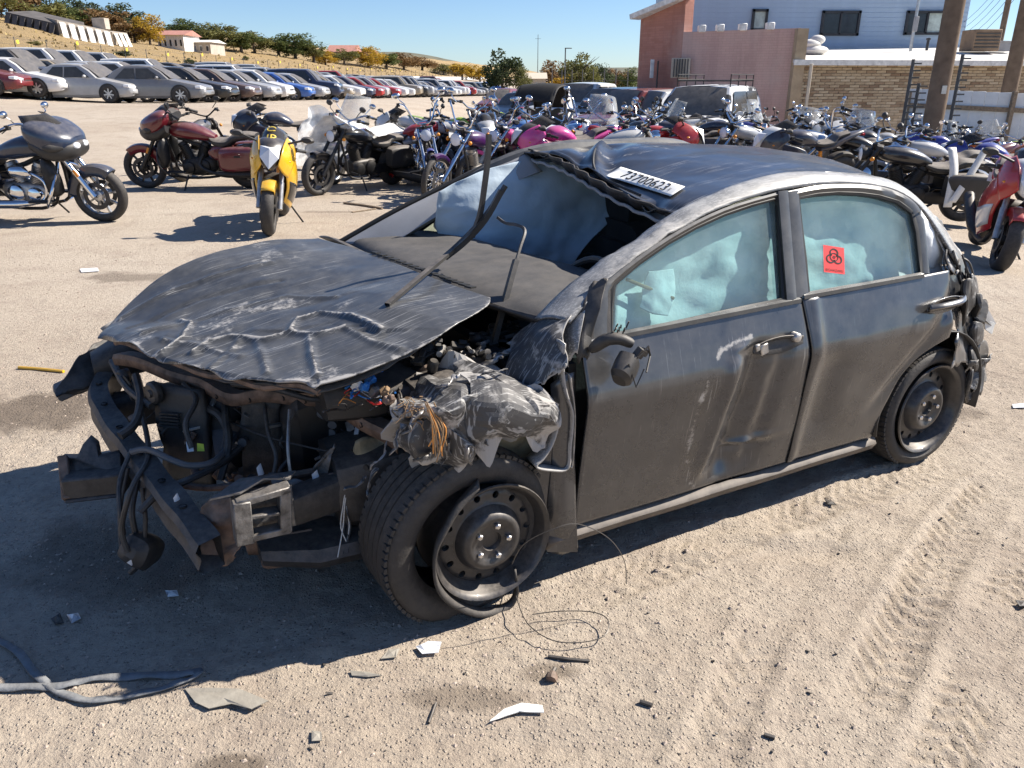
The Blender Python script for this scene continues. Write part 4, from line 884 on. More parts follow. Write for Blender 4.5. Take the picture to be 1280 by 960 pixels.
chunk('strut_tower', [(-.12, .22, .60, .10, .16, 3), (.05, .22, .62, .13, .18, 3), (.2, .22, .60, .11, .15, 3)], 'dark_metal', .015)
chunk('strut_tower', [(-.12, 1.5, .60, .10, .16, 3), (.05, 1.5, .62, .13, .18, 3), (.2, 1.5, .60, .11, .15, 3)], 'dark_metal', .015)
chunk('subframe', [(-.62, .85, .22, .55, .05, 4), (-.45, .85, .20, .62, .06, 4), (-.1, .85, .19, .62, .06, 4), (.15, .85, .2, .6, .05, 4)], 'dark_metal', .012)
mb = MB(); mb.tube(crom(tz([(330, 690, .20), (385, 688, .19), (430, 668, .20), (465, 640, .24)]), 5), [.05, .055, .05, .045], 10); mb.build('control_arm', 'rusty_metal', wreck)
# splash shield behind the bumper, hanging low
SS = spl([[TZ(372, 608, .38), TZ(410, 600, .40), TZ(455, 585, .44), TZ(490, 570, .48)], [TZ(375, 640, .30), TZ(415, 640, .30), TZ(458, 640, .30), TZ(492, 630, .32)], [TZ(372, 672, .22), TZ(415, 680, .20), TZ(455, 690, .16), TZ(480, 700, .13)]], 8, 8)
SS[:, :, 1] += .08 + (fbm(SS[:, :, 0] * 9, SS[:, :, 2] * 9, 3) - .45) * .06; MB().grid(SS).build('splash_shield', 'black_plastic', wreck, solid=.006)
SS = spl([[TZ(305, 676, .26), TZ(345, 668, .26), TZ(390, 660, .26)], [TZ(310, 692, .20), TZ(350, 690, .18), TZ(392, 680, .20)]], 6, 8); MB().grid(SS).build('lower_tray', 'rusty_metal', wreck, solid=.006)
# wheel-arch liner and the gap behind the front wheel
LN = []
for a in np.linspace(R(-25), R(118), 20):
    LN.append([(.02 + .40 * math.cos(a), y, .30 + .39 * math.sin(a) + .01 * math.sin(y * 40 + a * 5)) for y in (.04, .12, .22, .32)])
MB().grid(np.array(LN)).build('wheel_arch_liner', 'black_plastic', wreck, solid=.006)
mb = MB(); mb.strip([SW(u, v, .03) for u, v in ((668, 590), (676, 640), (684, 690))], [SW(u, v, .0) for u, v in ((716, 470), (719, 580), (722, 690))], (0, .02, 0)); mb.build('fender_remnant', 'wreck_door', wreck)
LP = spl([[SW(688, 480, .03), SW(702, 470, .01), SW(717, 465, .005)], [SW(690, 560, .02), SW(704, 560, .0), SW(718, 560, -.002)], [SW(683, 640, .03), SW(702, 640, .0), SW(719, 640, .0)], [SW(684, 688, .06), SW(703, 692, .03), SW(722, 684, .02)]], 6, 6); MB().grid(LP).build('fender_panel', 'wreck_door', wreck, solid=.004)
# ---- torn left fender: crumpled sheets with bright torn edges
def crumple(name, ctrl, m, seed, nu=10, nv=10, amp=.03, edge=.75, parent=wreck, solid=.004, f=9, base=.25, ragged=.018, flat=False):
    Gc = spl(ctrl, nu, nv); r = np.random.RandomState(seed); m_, n_ = Gc.shape[:2]
    cx, cy = r.rand(2) * 9
    a = np.abs(fbm(Gc[:, :, 0] * f + cx, Gc[:, :, 2] * f + cy, 3) - .47); b = np.abs(fbm(Gc[:, :, 0] * f * 1.7 + cy, Gc[:, :, 2] * f * 1.7 + cx, 3) - .47)
    Q = Gc.reshape(-1, 3) + .012 * (np.column_stack([fbm(Gc[:, :, 0].ravel() * 16 + k, Gc[:, :, 2].ravel() * 16 + 3 * k, 2) for k in range(3)]) - .4)
    def folds(n, lo, hi):
        out = 0
        for _ in range(n):
            d_ = r.randn(3); d_ /= np.linalg.norm(d_); t_ = (Q @ d_) / r.uniform(lo, hi) + r.rand(); out = out + (np.abs((t_ % 1.0) - .5) * 4 - 1) * r.uniform(.4, 1)
        return (out / n ** .6).reshape(m_, n_)
    F1 = folds(3, .10, .24); F2 = folds(3, .08, .2); Gc[:, :, 1] += F1 * amp * 1.15; Gc[:, :, 2] += F2 * amp * .7; Gc[:, :, 0] += folds(3, .10, .2) * amp * .5
    e = np.zeros((m_, n_))
    for i in range(m_):
        for j in range(n_): e[i, j] = math.exp(-min(i, j, m_ - 1 - i, n_ - 1 - j) * .9)
    k1 = crom([[x] for x in r.randn(n_ // 3 + 2)], 3); k0 = crom([[x] for x in r.randn(n_ // 3 + 2)], 3); k2 = crom([[x] for x in r.randn(m_ // 3 + 2)], 3)
    for j in range(n_): Gc[-1, j, 2] += ragged * float(k1[j][0]); Gc[0, j, 2] += .5 * ragged * float(k0[j][0])
    for i in range(m_): Gc[i, 0, 0] += ragged * float(k2[i][0]) * .8
    wv = base + e * edge + np.clip(.10 - a, 0, 1) * 3.2
    return MB().grid(Gc).build(name, m, parent, solid=solid, ang=15, attr=wv.ravel(), smooth=not flat)
fen = crumple('crumpled_fender', [[SW(514, 492, .26), SW(556, 458, .26), SW(600, 452, .22), SW(646, 462, .16)], [SW(503, 506, .12), SW(548, 484, .10), SW(604, 478, .04), SW(662, 484, .0)],
     [SW(500, 530, .02), SW(548, 508, -.04), SW(606, 508, -.05), SW(694, 510, -.03)], [SW(512, 556, .05), SW(556, 548, -.02), SW(600, 540, .0), SW(660, 520, .02)], [SW(535, 582, .08), SW(574, 580, .02), (SW(612, 556, .04)), SW(650, 535, .06)]], 'wreck_crumple', 4, 7, 8, amp=.046, base=.36, flat=True, ragged=.03)
tag(fen, label='torn front fender folded back over the wheel, scraped to bare metal')
crumple('fender_skin', [[SW(585, 466, .08), SW(620, 468, .05), SW(660, 482, .0), SW(697, 508, -.03)], [SW(575, 492, -.02), SW(612, 494, -.05), SW(655, 504, -.06), SW(700, 524, -.05)], [SW(570, 530, -.05), SW(605, 530, -.08), SW(645, 526, -.08), SW(692, 545, -.05)], [SW(585, 572, -.01), SW(610, 556, -.05), SW(640, 540, -.05), SW(682, 566, -.03)]], 'wreck_crumple', 6, 6, 8, amp=.026, base=.28, flat=True, ragged=.035)
crumple('torn_fender_flap', [[SW(505, 535, .0), SW(520, 528, -.02), SW(540, 520, -.03)], [SW(500, 556, .02), SW(520, 552, -.03), SW(545, 545, -.02)], [SW(512, 560, .02), SW(530, 585, -.02), SW(560, 570, .0)]], 'wreck_crumple', 9, 5, 5, amp=.02)
crumple('inner_fender', [[SW(560, 455, .34), SW(600, 440, .36), SW(650, 440, .34)], [SW(555, 478, .22), SW(605, 470, .22), SW(655, 465, .20)], [SW(565, 500, .16), SW(610, 492, .16), SW(655, 480, .16)]], 'bare_metal', 12, 7, 7, amp=.03)
crumple('upper_fender', [[SW(640, 428, .26), SW(668, 400, .22), SW(700, 385, .16), SW(715, 382, .10)], [SW(632, 448, .18), SW(662, 428, .12), SW(695, 412, .06), SW(712, 410, .02)], [SW(640, 470, .10), SW(668, 462, .05), SW(692, 446, .01), SW(706, 440, -.02)], [SW(655, 492, .06), SW(672, 482, .02), SW(690, 468, .0), SW(702, 458, -.02)]], 'wreck_crumple', 21, 8, 8, amp=.022, base=.3)
ribbon([(640, 490), (668, 500), (692, 512), (699, 530), (692, 556), (680, 575), (672, 584), (690, 588), (710, 586), (713, 560), (716, 520), (708, 492), (704, 462), (706, 430)], -.02, .07, 'folded_fender_edge', 'wreck_rail', wreck, .005)
ribbon([(714, 470), (720, 520), (717, 580), (713, 584)], -.012, .05, 'fender_edge_lip', 'bare_metal', wreck, .003)
crumple('fender_liner_plate', [[SW(600, 548, .08), SW(640, 535, .08), SW(668, 530, .08)], [SW(610, 575, .12), SW(645, 560, .10), SW(672, 560, .10)], [SW(620, 600, .14), SW(650, 590, .12), SW(674, 592, .11)]], 'cream_metal', 31, 6, 6, amp=.012)
crumple('apron_plate', [[TZ(440, 552, .55), TZ(470, 542, .55), TZ(502, 532, .55)], [TZ(446, 575, .48), TZ(474, 572, .48), TZ(506, 556, .5)], [TZ(456, 604, .40), TZ(476, 600, .40), TZ(496, 582, .44)]], 'cream_metal', 33, 6, 6, amp=.012, parent=wreck)
for i, (u, v) in enumerate(((452, 560), (470, 578))):
    mb = MB(); mb.lathe([(0, -.002), (.01, -.002), (.01, .004)], c=TZ(u, v, .50) + np.array([-.04, -.02, 0]), axis=(.8, .6, 0), n=10); mb.build('apron_hole', 'rubber_clean', wreck, smooth=False)
crumple('crushed_headlight_bracket', [[TZ(402, 572, .50), TZ(412, 560, .52), TZ(420, 556, .53)], [TZ(400, 585, .46), TZ(408, 580, .47), TZ(416, 575, .48)], [TZ(398, 600, .41), TZ(405, 596, .42), TZ(412, 594, .43)]], 'scuffed_metal', 41, 5, 5, amp=.03)
crumple('crushed_support', [[TZ(390, 600, .42), TZ(425, 592, .44), TZ(460, 582, .46)], [TZ(385, 618, .37), TZ(425, 612, .38), TZ(465, 598, .41)]], 'rusty_metal', 43, 6, 7, amp=.03)
crumple('crushed_bracket', [[TZ(335, 590, .44), TZ(352, 596, .43), TZ(380, 600, .42)], [TZ(340, 608, .39), TZ(360, 612, .38), TZ(384, 612, .38)]], 'scuffed_metal', 45, 6, 6, amp=.02)
# torn strips with bright edges round the wheel opening
rt = random.Random(17)
for i, (u, v, w, du, dv) in enumerate([(560, 548, -.03, -10, 34), (575, 552, -.04, 14, 30), (590, 540, -.04, 30, 22), (540, 560, -.02, -24, 18), (612, 530, -.04, 34, 10), (525, 520, -.03, -26, 26), (630, 515, -.05, 42, 4), (650, 500, -.04, 38, 18), (500, 540, .0, -14, 30), (480, 560, .04, -18, 28), (470, 590, .06, -12, 30), (455, 600, .08, -26, 12), (600, 470, .03, 34, -8), (570, 476, .04, -26, 10)]):
    A_ = crom([SW(u, v, w), SW(u + du * .35 + rt.uniform(-5, 5), v + dv * .4, w - rt.uniform(.0, .03)), SW(u + du * .7 + rt.uniform(-5, 5), v + dv * .75, w - rt.uniform(-.02, .03)), SW(u + du, v + dv, w + rt.uniform(-.02, .04))], 4); n_ = len(A_); wd = rt.uniform(.012, .03)
    B_ = [a + np.array([rt.uniform(.4, 1) * wd, .02 * math.sin(k * .7), wd * rt.uniform(.5, 1.1)]) * (1 - .8 * k / n_) for k, a in enumerate(A_)]
    mb = MB(); mb.grid(np.array([A_, [(a + b) / 2 + np.array([0, -.008, .002]) for a, b in zip(A_, B_)], B_])); mb.build('torn_strip', ('wreck_crumple', 'bare_metal', 'wreck_crumple', 'scuffed_metal')[i % 4], wreck, solid=.003, ang=25, attr=[.8] * n_ + [.35] * n_ + [.7] * n_)
# loose brackets, clips and pipe stubs in the nose
mm_ = ['scuffed_metal', 'rusty_metal', 'dark_metal', 'grey_plastic', 'bare_metal', 'black_plastic']
for i in range(70):
    u = rt.uniform(150, 470); v0 = 470 + (u - 150) * .10; v = rt.uniform(v0, v0 + 118); zc = .62 - (v - v0) / 118 * .30; c = TZ(u, v, zc) + np.array([rt.uniform(-.02, .05), rt.uniform(-.03, .03), 0]); k = i % 5; mb = MB(); e = Euler((rt.uniform(-1, 1), rt.uniform(-1, 1), rt.uniform(0, 3)))
    if k == 0: mb.box(c, (rt.uniform(.03, .08), .004, rt.uniform(.02, .04)), e.to_matrix())
    elif k == 1: mb.box(c, (.035, .02, .025), e.to_matrix()); mb.box(c + np.array([.012, 0, .012]), (.02, .012, .02), e.to_matrix())
    elif k == 2: mb.tube(crom([c, c + np.array([rt.uniform(-.04, .04), -.01, -.04]), c + np.array([rt.uniform(-.06, .06), -.02, -.09]), c + np.array([rt.uniform(-.08, .08), 0, -.13])], 4), rt.uniform(.003, .009), 7)
    elif k == 3: mb.lathe([(0, -.012), (.012, -.012), (.016, -.006), (.016, .02), (0, .02)], c=c, axis=(rt.uniform(-1, 1), -1, rt.uniform(-1, 1)), n=12)
    else: mb.bar(c, c + np.array([rt.uniform(-.08, .08), rt.uniform(-.05, .05), rt.uniform(-.10, .02)]), .018, .010)
    mb.build(('bracket', 'clip', 'hose_stub', 'fitting', 'stay')[k], mm_[(i * 7 + i // 5) % 6], wreck, bevel=.0015 if k in (0, 1, 4) else 0)
# A-pillar foot and black plastic shards beside the mirror
crumple('pillar_shard', [[SW(735, 362, .10), SW(748, 352, .08), SW(760, 350, .06)], [SW(726, 395, .06), SW(740, 392, .03), SW(750, 388, .02)], [SW(718, 425, .03), SW(730, 430, .0), SW(738, 436, .0)], [SW(716, 446, .02), SW(726, 448, .0), SW(736, 446, .0)]], 'black_plastic', 51, 6, 6, amp=.015)
crumple('pillar_foot', [[SW(690, 392, .2), SW(715, 375, .16), SW(735, 362, .12)], [SW(700, 412, .10), SW(715, 405, .06), SW(728, 396, .05)], [SW(706, 445, .04), SW(714, 440, .02), SW(722, 436, .01)]], 'wreck_rail', 53, 6, 6, amp=.018)
# fuse box with coloured connectors, wiring
fb = MB(); fb.box(TZ(490, 478, .74), (.16, .12, .05), (.2, -.1, .4)); fb.build('fuse_box', 'black_plastic', wreck, bevel=.006)
rc = random.Random(5)
for i, (u, v, m) in enumerate([(463, 476, 'wire_blue'), (472, 466, 'wire_blue'), (455, 484, 'wire_blue'), (446, 482, 'label_white'), (450, 470, 'grey_plastic'), (480, 490, 'fibre_tan'), (468, 490, 'grey_plastic'), (486, 500, 'rusty_metal'), (462, 455, 'wire_red'), (520, 452, 'grey_plastic'), (545, 446, 'bare_metal'), (560, 440, 'label_white'), (575, 452, 'bare_metal'), (530, 462, 'rusty_metal')]):
    mb = MB(); mb.box(TZ(u, v, .765), (.034, .024, .022), (rc.random(), rc.random(), rc.random() * 3)); mb.box(TZ(u + 3, v - 3, .775), (.018, .016, .018), (rc.random(), rc.random(), rc.random() * 3)); mb.build('connector', m, wreck, bevel=.003)
wc = ['black_plastic', 'black_plastic', 'black_plastic', 'wire_blue', 'wire_red', 'wire_orange', 'label_white', 'black_plastic']
for i in range(34):
    u = rc.uniform(425, 520); v = rc.uniform(462, 505) + (u - 425) * .12; L = [(u, v, .74)]
    for k in range(4): u += rc.uniform(-16, 16); v += rc.uniform(-9, 12); L.append((u, v, .74 + rc.uniform(-.05, .03)))
    tubez('wire', L, rc.uniform(.0016, .004), wc[i % 8], 4, 5)
for i in range(16):
    u = rc.uniform(548, 640); v = 452 - (u - 548) * .25 + rc.uniform(-14, 10); L = [(u, v, .80)]
    for k in range(3): u += rc.uniform(-20, 20); v += rc.uniform(-8, 8); L.append((u, v, .80 + rc.uniform(-.05, .03)))
    tubez('hose', L, rc.uniform(.004, .011), ('black_plastic', 'grey_plastic', 'bare_metal', 'black_plastic')[i % 4], 4, 7)
for i in range(26):
    u = rc.uniform(520, 645); v = 455 - (u - 520) * .34 + rc.uniform(-16, 12); c = TZ(u, v, .80); mb = MB(); e = Euler((rc.uniform(-.5, .5), rc.uniform(-.5, .5), rc.random() * 3)).to_matrix(); k = i % 3
    if k == 0: mb.box(c, (rc.uniform(.03, .08), rc.uniform(.02, .04), .018), e); mb.box(c + np.array([.01, .0, .012]), (.03, .02, .014), e)
    elif k == 1: mb.bar(c, c + np.array([rc.uniform(-.07, .07), rc.uniform(-.06, .06), rc.uniform(-.02, .03)]), .022, .006)
    else: mb.lathe([(0, -.02), (.014, -.02), (.018, -.012), (.018, .015), (.012, .024), (0, .024)], c=c, axis=(rc.uniform(-1, 1), rc.uniform(-1, 1), .6), n=14)
    mb.build('engine_fitting', ('black_plastic', 'scuffed_metal', 'dark_metal', 'black_plastic', 'dark_metal', 'engine_black')[i % 6], wreck, bevel=.002 if k < 2 else 0)
# cables and hoses across the front
for L, r, m in [([(158, 462, .58), (178, 520, .50), (185, 570, .47), (165, 610, .43), (152, 660, .30), (160, 690, .22)], .009, 'black_plastic'), ([(164, 565, .48), (185, 562, .49), (215, 575, .47), (240, 582, .46), (270, 575, .46), (295, 545, .46)], .011, 'grey_plastic'), ([(175, 640, .38), (200, 615, .42), (235, 600, .44), (275, 580, .44), (300, 560, .45)], .012, 'black_plastic'),
                ([(165, 562, .48), (150, 600, .42), (150, 640, .35), (155, 668, .27)], .008, 'black_plastic'), ([(258, 510, .55), (275, 520, .53), (285, 540, .50), (280, 565, .45)], .016, 'black_plastic'), ([(280, 470, .60), (282, 520, .54), (285, 560, .47), (275, 600, .38)], .013, 'black_plastic'),
                ([(200, 600, .40), (260, 610, .38), (330, 600, .40), (385, 590, .42), (440, 580, .45)], .012, 'rusty_metal'), ([(282, 525, .52), (330, 545, .50), (390, 560, .49), (440, 570, .48)], .0035, 'black_plastic'), ([(300, 610, .36), (330, 612, .36), (372, 604, .38)], .018, 'black_plastic'), ([(230, 480, .62), (245, 500, .60), (232, 530, .55), (240, 560, .48)], .010, 'dark_metal'),
                ([(330, 500, .60), (335, 540, .53), (345, 570, .47), (340, 600, .40)], .007, 'dark_metal'), ([(362, 512, .60), (360, 560, .50), (364, 598, .40)], .006, 'bare_metal'), ([(140, 452, .60), (160, 486, .57), (190, 508, .55)], .014, 'dark_metal'), ([(170, 470, .60), (176, 500, .56), (168, 530, .52), (150, 545, .50)], .016, 'black_plastic'), ([(425, 480, .66), (400, 500, .66), (340, 486, .68), (290, 480, .68)], .010, 'black_plastic'), ([(300, 470, .70), (360, 480, .70), (430, 490, .68)], .014, 'dark_metal')]:
    tubez('hose', L, r, m)
for (u, v, s) in ((340, 574, 1.0), (352, 600, .8), (240, 610, .9), (408, 582, 1.3)):
    mb = MB(); c = TZ(u, v, .45) + np.array([-.06, -.04, 0]); mb.poly([c, c + np.array([.012 * s, 0, .012]), c + np.array([.02 * s, .004, -.03 * s]), c + np.array([.004, 0, -.045 * s])], (.004, .004, 0)); mb.build('broken_clip', 'label_white', wreck, smooth=False)
# bundles of frayed wire below the fender
for i in range(9):
    u, v, z = 435 + rc.uniform(-3, 3), 600 + rc.uniform(-6, 6), .42; tubez('frayed_wire', [(u, v, z), (u + rc.uniform(-6, 6), v + 28, z - .07), (u + rc.uniform(-8, 6), v + 55, z - .14), (u + rc.uniform(-14, 14), v + 88 + rc.uniform(-8, 8), z - .21)], .0022, ('black_plastic', 'black_plastic', 'cover_white')[i % 3], 4, 5)
for i in range(11):
    a = SW(535 + rc.uniform(-6, 8), 508 + rc.uniform(-6, 6), -.045); u = 540 + i * 1.6; mb = MB(); mb.tube(crom([a, SW(u + rc.uniform(-6, 6), 535, -.06), SW(u + rc.uniform(-8, 10), 562 + rc.uniform(-6, 16), -.05)], 5), .0022, 5); mb.build('frayed_wire', ('wire_orange', 'fibre_tan', 'fibre_tan')[i % 3], wreck)
for i in range(34):
    a = SW(515 + rc.uniform(-14, 14), 510 + rc.uniform(-14, 16), -.01); mb = MB(); b = a + np.array([rc.uniform(-.03, .03), rc.uniform(-.03, 0), rc.uniform(-.04, .02)]); mb.tube([a, (a + b) / 2 + np.array([.005, -.008, .005]), b], .0013, 4); mb.build('torn_fibre', 'fibre_tan', wreck)
# right corner: broken bumper support and headlamp shell
crumple('bumper_corner_shard', [[TZ(140, 420, .62), TZ(118, 430, .62), TZ(100, 445, .60)], [TZ(142, 445, .56), TZ(115, 455, .56), TZ(85, 468, .55)], [TZ(138, 470, .50), TZ(108, 482, .50), TZ(70, 488, .50)], [TZ(118, 484, .47), TZ(92, 492, .47), TZ(72, 498, .48)]], 'black_plastic', 61, 6, 6, amp=.012, ragged=.008)
mb = MB(); mb.bar(TZ(100, 478, .50), TZ(70, 492, .47), .08, .06); mb.build('bumper_support_block', 'grey_plastic', wreck, bevel=.008)
chunk('headlamp_shell', [(-1.0, 1.50, .56, .07, .05, 3), (-.9, 1.52, .58, .10, .08, 3), (-.75, 1.52, .60, .09, .08, 3)], 'black_plastic', .012)
crumple('right_fender', [[(-.95, 1.66, .66), (-.6, 1.70, .84), (-.2, 1.71, .92), (.3, 1.71, .92)], [(-.92, 1.70, .58), (-.6, 1.74, .70), (-.2, 1.75, .72), (.3, 1.74, .70)], [(-.88, 1.69, .48), (-.45, 1.72, .62), (.05, 1.73, .66), (.32, 1.73, .40)]], 'wreck_crumple', 63, 6, 6, amp=.02)
# lamp hanging by its loom in front of the beam
hl = chunk('hanging_fog_lamp', [(-.06, 0, 0, .02, .02, 3), (-.04, 0, 0, .05, .05, 3), (.0, 0, 0, .055, .06, 3), (.05, 0, .005, .045, .045, 3), (.06, 0, .0, .03, .03, 3)], 'black_plastic', .014); hl.location = tuple(TZ(176, 688, .19)); hl.rotation_euler = (.4, .5, .9)
mb = MB(); c = TZ(180, 690, .19) + np.array([-.055, -.04, .0]); mb.poly([c, c + np.array([.016, 0, .008]), c + np.array([.012, 0, -.016])], (.003, .003, 0)); mb.build('lamp_chip', 'label_white', wreck, smooth=False)
for L, r in (([(172, 600, .40), (165, 640, .32), (172, 676, .22)], .010), ([(160, 585, .43), (150, 640, .30), (152, 690, .20)], .006), ([(178, 610, .40), (182, 650, .30), (180, 680, .22)], .007), ([(178, 700, .17), (172, 708, .14), (163, 716, .11)], .009)): tubez('lamp_loom', L, r, 'black_plastic')
# ---- wipers torn from the cowl
def wiper(name, P, w, h, m='black_plastic', k=5):
    P = crom([np.array(p) for p in P], k); mb = MB(); fr_ = _frames(P); rows = [[p + u * (i * w) + q * (j * h) for (p, u, q) in fr_] for i, j in ((-1, -1), (1, -1), (1, 1), (-1, 1), (-1, -1))]; mb.grid(np.array(rows)); return mb.build(name, m, wreck)
wb = wiper('wiper_blade', [HP(484, 381, .022), HP(520, 351, .04), SW(566, 312, .80), SW(598, 280, .76), SW(618, 254, .74), SW(632, 232, .73)], .006, .010)
wiper('wiper_blade', [SW(590, 296, .78), SW(600, 268, .76), SW(606, 230, .75), SW(610, 196, .75), SW(611, 168, .75)], .008, .009)
wiper('wiper_blade', [SW(556, 322, .81), SW(580, 303, .79), SW(606, 275, .75), SW(627, 238, .73)], .010, .012)
wiper('wiper_arm', [SW(620, 425, .36), SW(629, 390, .38), SW(640, 345, .42), SW(650, 310, .46), SW(656, 288, .50), SW(645, 281, .56), SW(632, 279, .64), SW(622, 272, .72)], .004, .005)
wiper('wiper_arm', [SW(617, 430, .355), SW(626, 395, .375), SW(638, 350, .415), SW(645, 325, .44)], .009, .010)
# ---- crushed tail
crumple('quarter_panel', [[SW(1166, 346, .03), SW(1188, 340, .03), SW(1200, 334, .06), SW(1208, 332, .10)], [SW(1202, 385, -.02), SW(1208, 380, -.01), SW(1214, 380, .02), SW(1221, 383, .06)], [SW(1199, 428, -.03), SW(1208, 426, -.02), SW(1215, 424, .02), SW(1224, 422, .06)], [SW(1190, 452, -.03), SW(1204, 458, -.02), SW(1214, 456, .02), SW(1224, 450, .05)]], 'wreck_door', 71, 12, 12, amp=.04, base=.0, edge=.5)
for i, (u, v, du, dv, w, m_) in enumerate([(1214, 345, 12, 34, .06, 'wreck_crumple'), (1222, 372, 14, 30, .07, 'black_plastic'), (1220, 405, 16, 24, .05, 'wreck_crumple'), (1226, 425, 10, 30, .06, 'wreck_frame'), (1216, 440, 14, 22, .03, 'black_plastic'), (1212, 462, 12, 40, .03, 'wreck_crumple'), (1222, 455, 10, 26, .08, 'scuffed_metal'), (1208, 350, 10, 46, .02, 'black_plastic')]):
    crumple('tail_shard', [[SW(u - du * .5, v, w), SW(u, v - 3, w - .02), SW(u + du * .5, v + 3, w + .02)], [SW(u - du * .6, v + dv * .5, w - .01), SW(u, v + dv * .45, w - .04), SW(u + du * .7, v + dv * .5, w + .02)], [SW(u - du * .3, v + dv, w), SW(u + du * .1, v + dv * 1.05, w - .02), SW(u + du * .4, v + dv * .9, w + .02)]], m_, 200 + i, 5, 5, amp=.022, base=.05, edge=.35, ragged=.012)
crumple('rear_bumper_shard', [[SW(1208, 452, .0), SW(1222, 448, .02), SW(1238, 440, .06)], [SW(1212, 475, .01), SW(1222, 472, .02), SW(1234, 455, .06)], [SW(1212, 505, .02), SW(1218, 500, .03), SW(1222, 485, .06)]], 'wreck_crumple', 73, 8, 8, amp=.03, base=.05, edge=.4)
mb = MB(); mb.poly([SW(u, v, w) for u, v, w in ((1206, 352, .08), (1216, 352, .12), (1246, 405, .16), (1240, 408, .12), (1222, 392, .07))], (.01, .03, 0)); mb.build('trunk_flap', 'grey_plastic', wreck, bevel=.002)
mb = MB(); mb.poly([SW(u, v, .12) for u, v in ((1230, 398), (1244, 404), (1240, 418), (1232, 412))], (.01, .02, 0)); mb.build('torn_lining', 'cover_white', wreck)
for i in range(14):
    u, v = rc.uniform(1178, 1210), rc.uniform(312, 345); P_ = [SW(u, v, .06), SW(u + rc.uniform(0, 14), v + rc.uniform(5, 25), .04), SW(u + rc.uniform(8, 24), v + rc.uniform(30, 60), .06)]; mb = MB(); mb.tube(crom(P_, 4), rc.uniform(.002, .006), 5); mb.build('tail_wire', 'black_plastic', wreck)
crumple('tail_pillar', [[SW(1158, 262, .16), SW(1170, 272, .2), SW(1178, 280, .26)], [SW(1172, 295, .10), SW(1185, 300, .14), SW(1196, 312, .2)], [SW(1182, 322, .06), SW(1196, 325, .08), SW(1210, 335, .14)], [SW(1192, 345, .02), SW(1204, 345, .05), SW(1214, 350, .1)]], 'wreck_frame', 75, 6, 6, amp=.012)
crumple('trunk_lid', [[(2.2, .25, .84), (2.2, .6, .88), (2.2, 1.1, .90), (2.2, 1.6, .86)], [(2.36, .25, .74), (2.40, .6, .80), (2.45, 1.1, .82), (2.45, 1.62, .78)], [(2.46, .25, .58), (2.54, .6, .62), (2.6, 1.1, .66), (2.6, 1.6, .64)], [(2.42, .25, .36), (2.52, .6, .36), (2.6, 1.1, .4), (2.6, 1.6, .4)]], 'wreck_door', 77, 8, 8, amp=.03)
mb = MB(); mb.poly([(2.12, .25, .93), (2.12, 1.48, .93), (2.0, 1.38, 1.24), (2.0, .32, 1.24)]); mb.build('rear_window', 'car_glass_far', wreck, smooth=False)
LN = [[(2.247 + .355 * math.cos(a), y, .275 + .36 * math.sin(a)) for y in (.0, .1, .22)] for a in np.linspace(R(-10), R(190), 20)]; MB().grid(np.array(LN)).build('wheel_arch_liner', 'black_plastic', wreck, solid=.006)
mb = MB(); mb.box((2.4, .86, .34), (.5, 1.3, .3)); mb.build('trunk_floor', 'cloth_black', wreck, bevel=.02)
# ------------------------------------------------------------------ motorcycles (bike frame: x forward, y left, z up, origin on the ground)
mat('paint_a', (.02, .02, .02), .3); mat('paint_b', (.02, .02, .02), .3)
def bike_wheel(name, root, x, R_, tw, rimm, style, hub=.05):
    w = bpy.data.objects.new(name, None); COL.objects.link(w); w.parent = root; w.location = (x, 0, R_)
    rr = R_ - tw * .62; prof = []
    for k in range(13):
        a = -math.pi * .78 + 2 * math.pi * .78 * k / 12; prof.append((R_ - tw * .5 + tw * .5 * math.cos(a), tw * .58 * math.sin(a)))
    mb = MB(); mb.lathe(prof, n=40); mb.build('tyre', 'rubber', w)
    mb = MB(); mb.lathe([(rr, -tw * .42), (rr + .008, -tw * .36), (rr - .014, -tw * .25), (rr - .02, 0), (rr - .014, tw * .25), (rr + .008, tw * .36), (rr, tw * .42), (rr - .03, tw * .2), (rr - .03, -tw * .2), (rr, -tw * .42)], n=40)
    mb.lathe([(.02, -tw * .7), (hub, -tw * .6), (hub, tw * .6), (.02, tw * .7)], n=16)
    if style == 'wire':
        for k in range(32):
            a = 2 * math.pi * k / 32; b = a + (.5 if k % 2 else -.5); s = .5 if (k // 2) % 2 else -.5
            mb.tube([(hub * math.sin(b), tw * s, hub * math.cos(b)), ((rr - .02) * math.sin(a), 0, (rr - .02) * math.cos(a))], .0035, 4)
    else:
        ns = {'mag5': 5, 'mag9': 9, 'sport': 6, 'disc': 14}[style]
        for k in range(ns):
            a = 2 * math.pi * k / ns; d = Vector((math.sin(a), 0, math.cos(a))); t = Vector((math.cos(a), 0, -math.sin(a)))
            for q in ((-1, 1) if style in ('mag5', 'sport') else (0,)):
                mb.bar(d * (hub * .8) + t * (q * .012), d * (rr - .015) + t * (q * .045), tw * .35, .022 if style != 'disc' else .04, t)
    mb.build('rim', rimm, w)
    mb = MB()
    for y in ((-1, 1) if name == 'front_wheel' else (1,)): mb.lathe([(rr * .42, y * tw * .72), (rr * .42, y * tw * .75), (rr * .62, y * tw * .75), (rr * .62, y * tw * .72), (rr * .42, y * tw * .72)], n=28)
    mb.build('brake_disc', 'dark_metal', w); return w
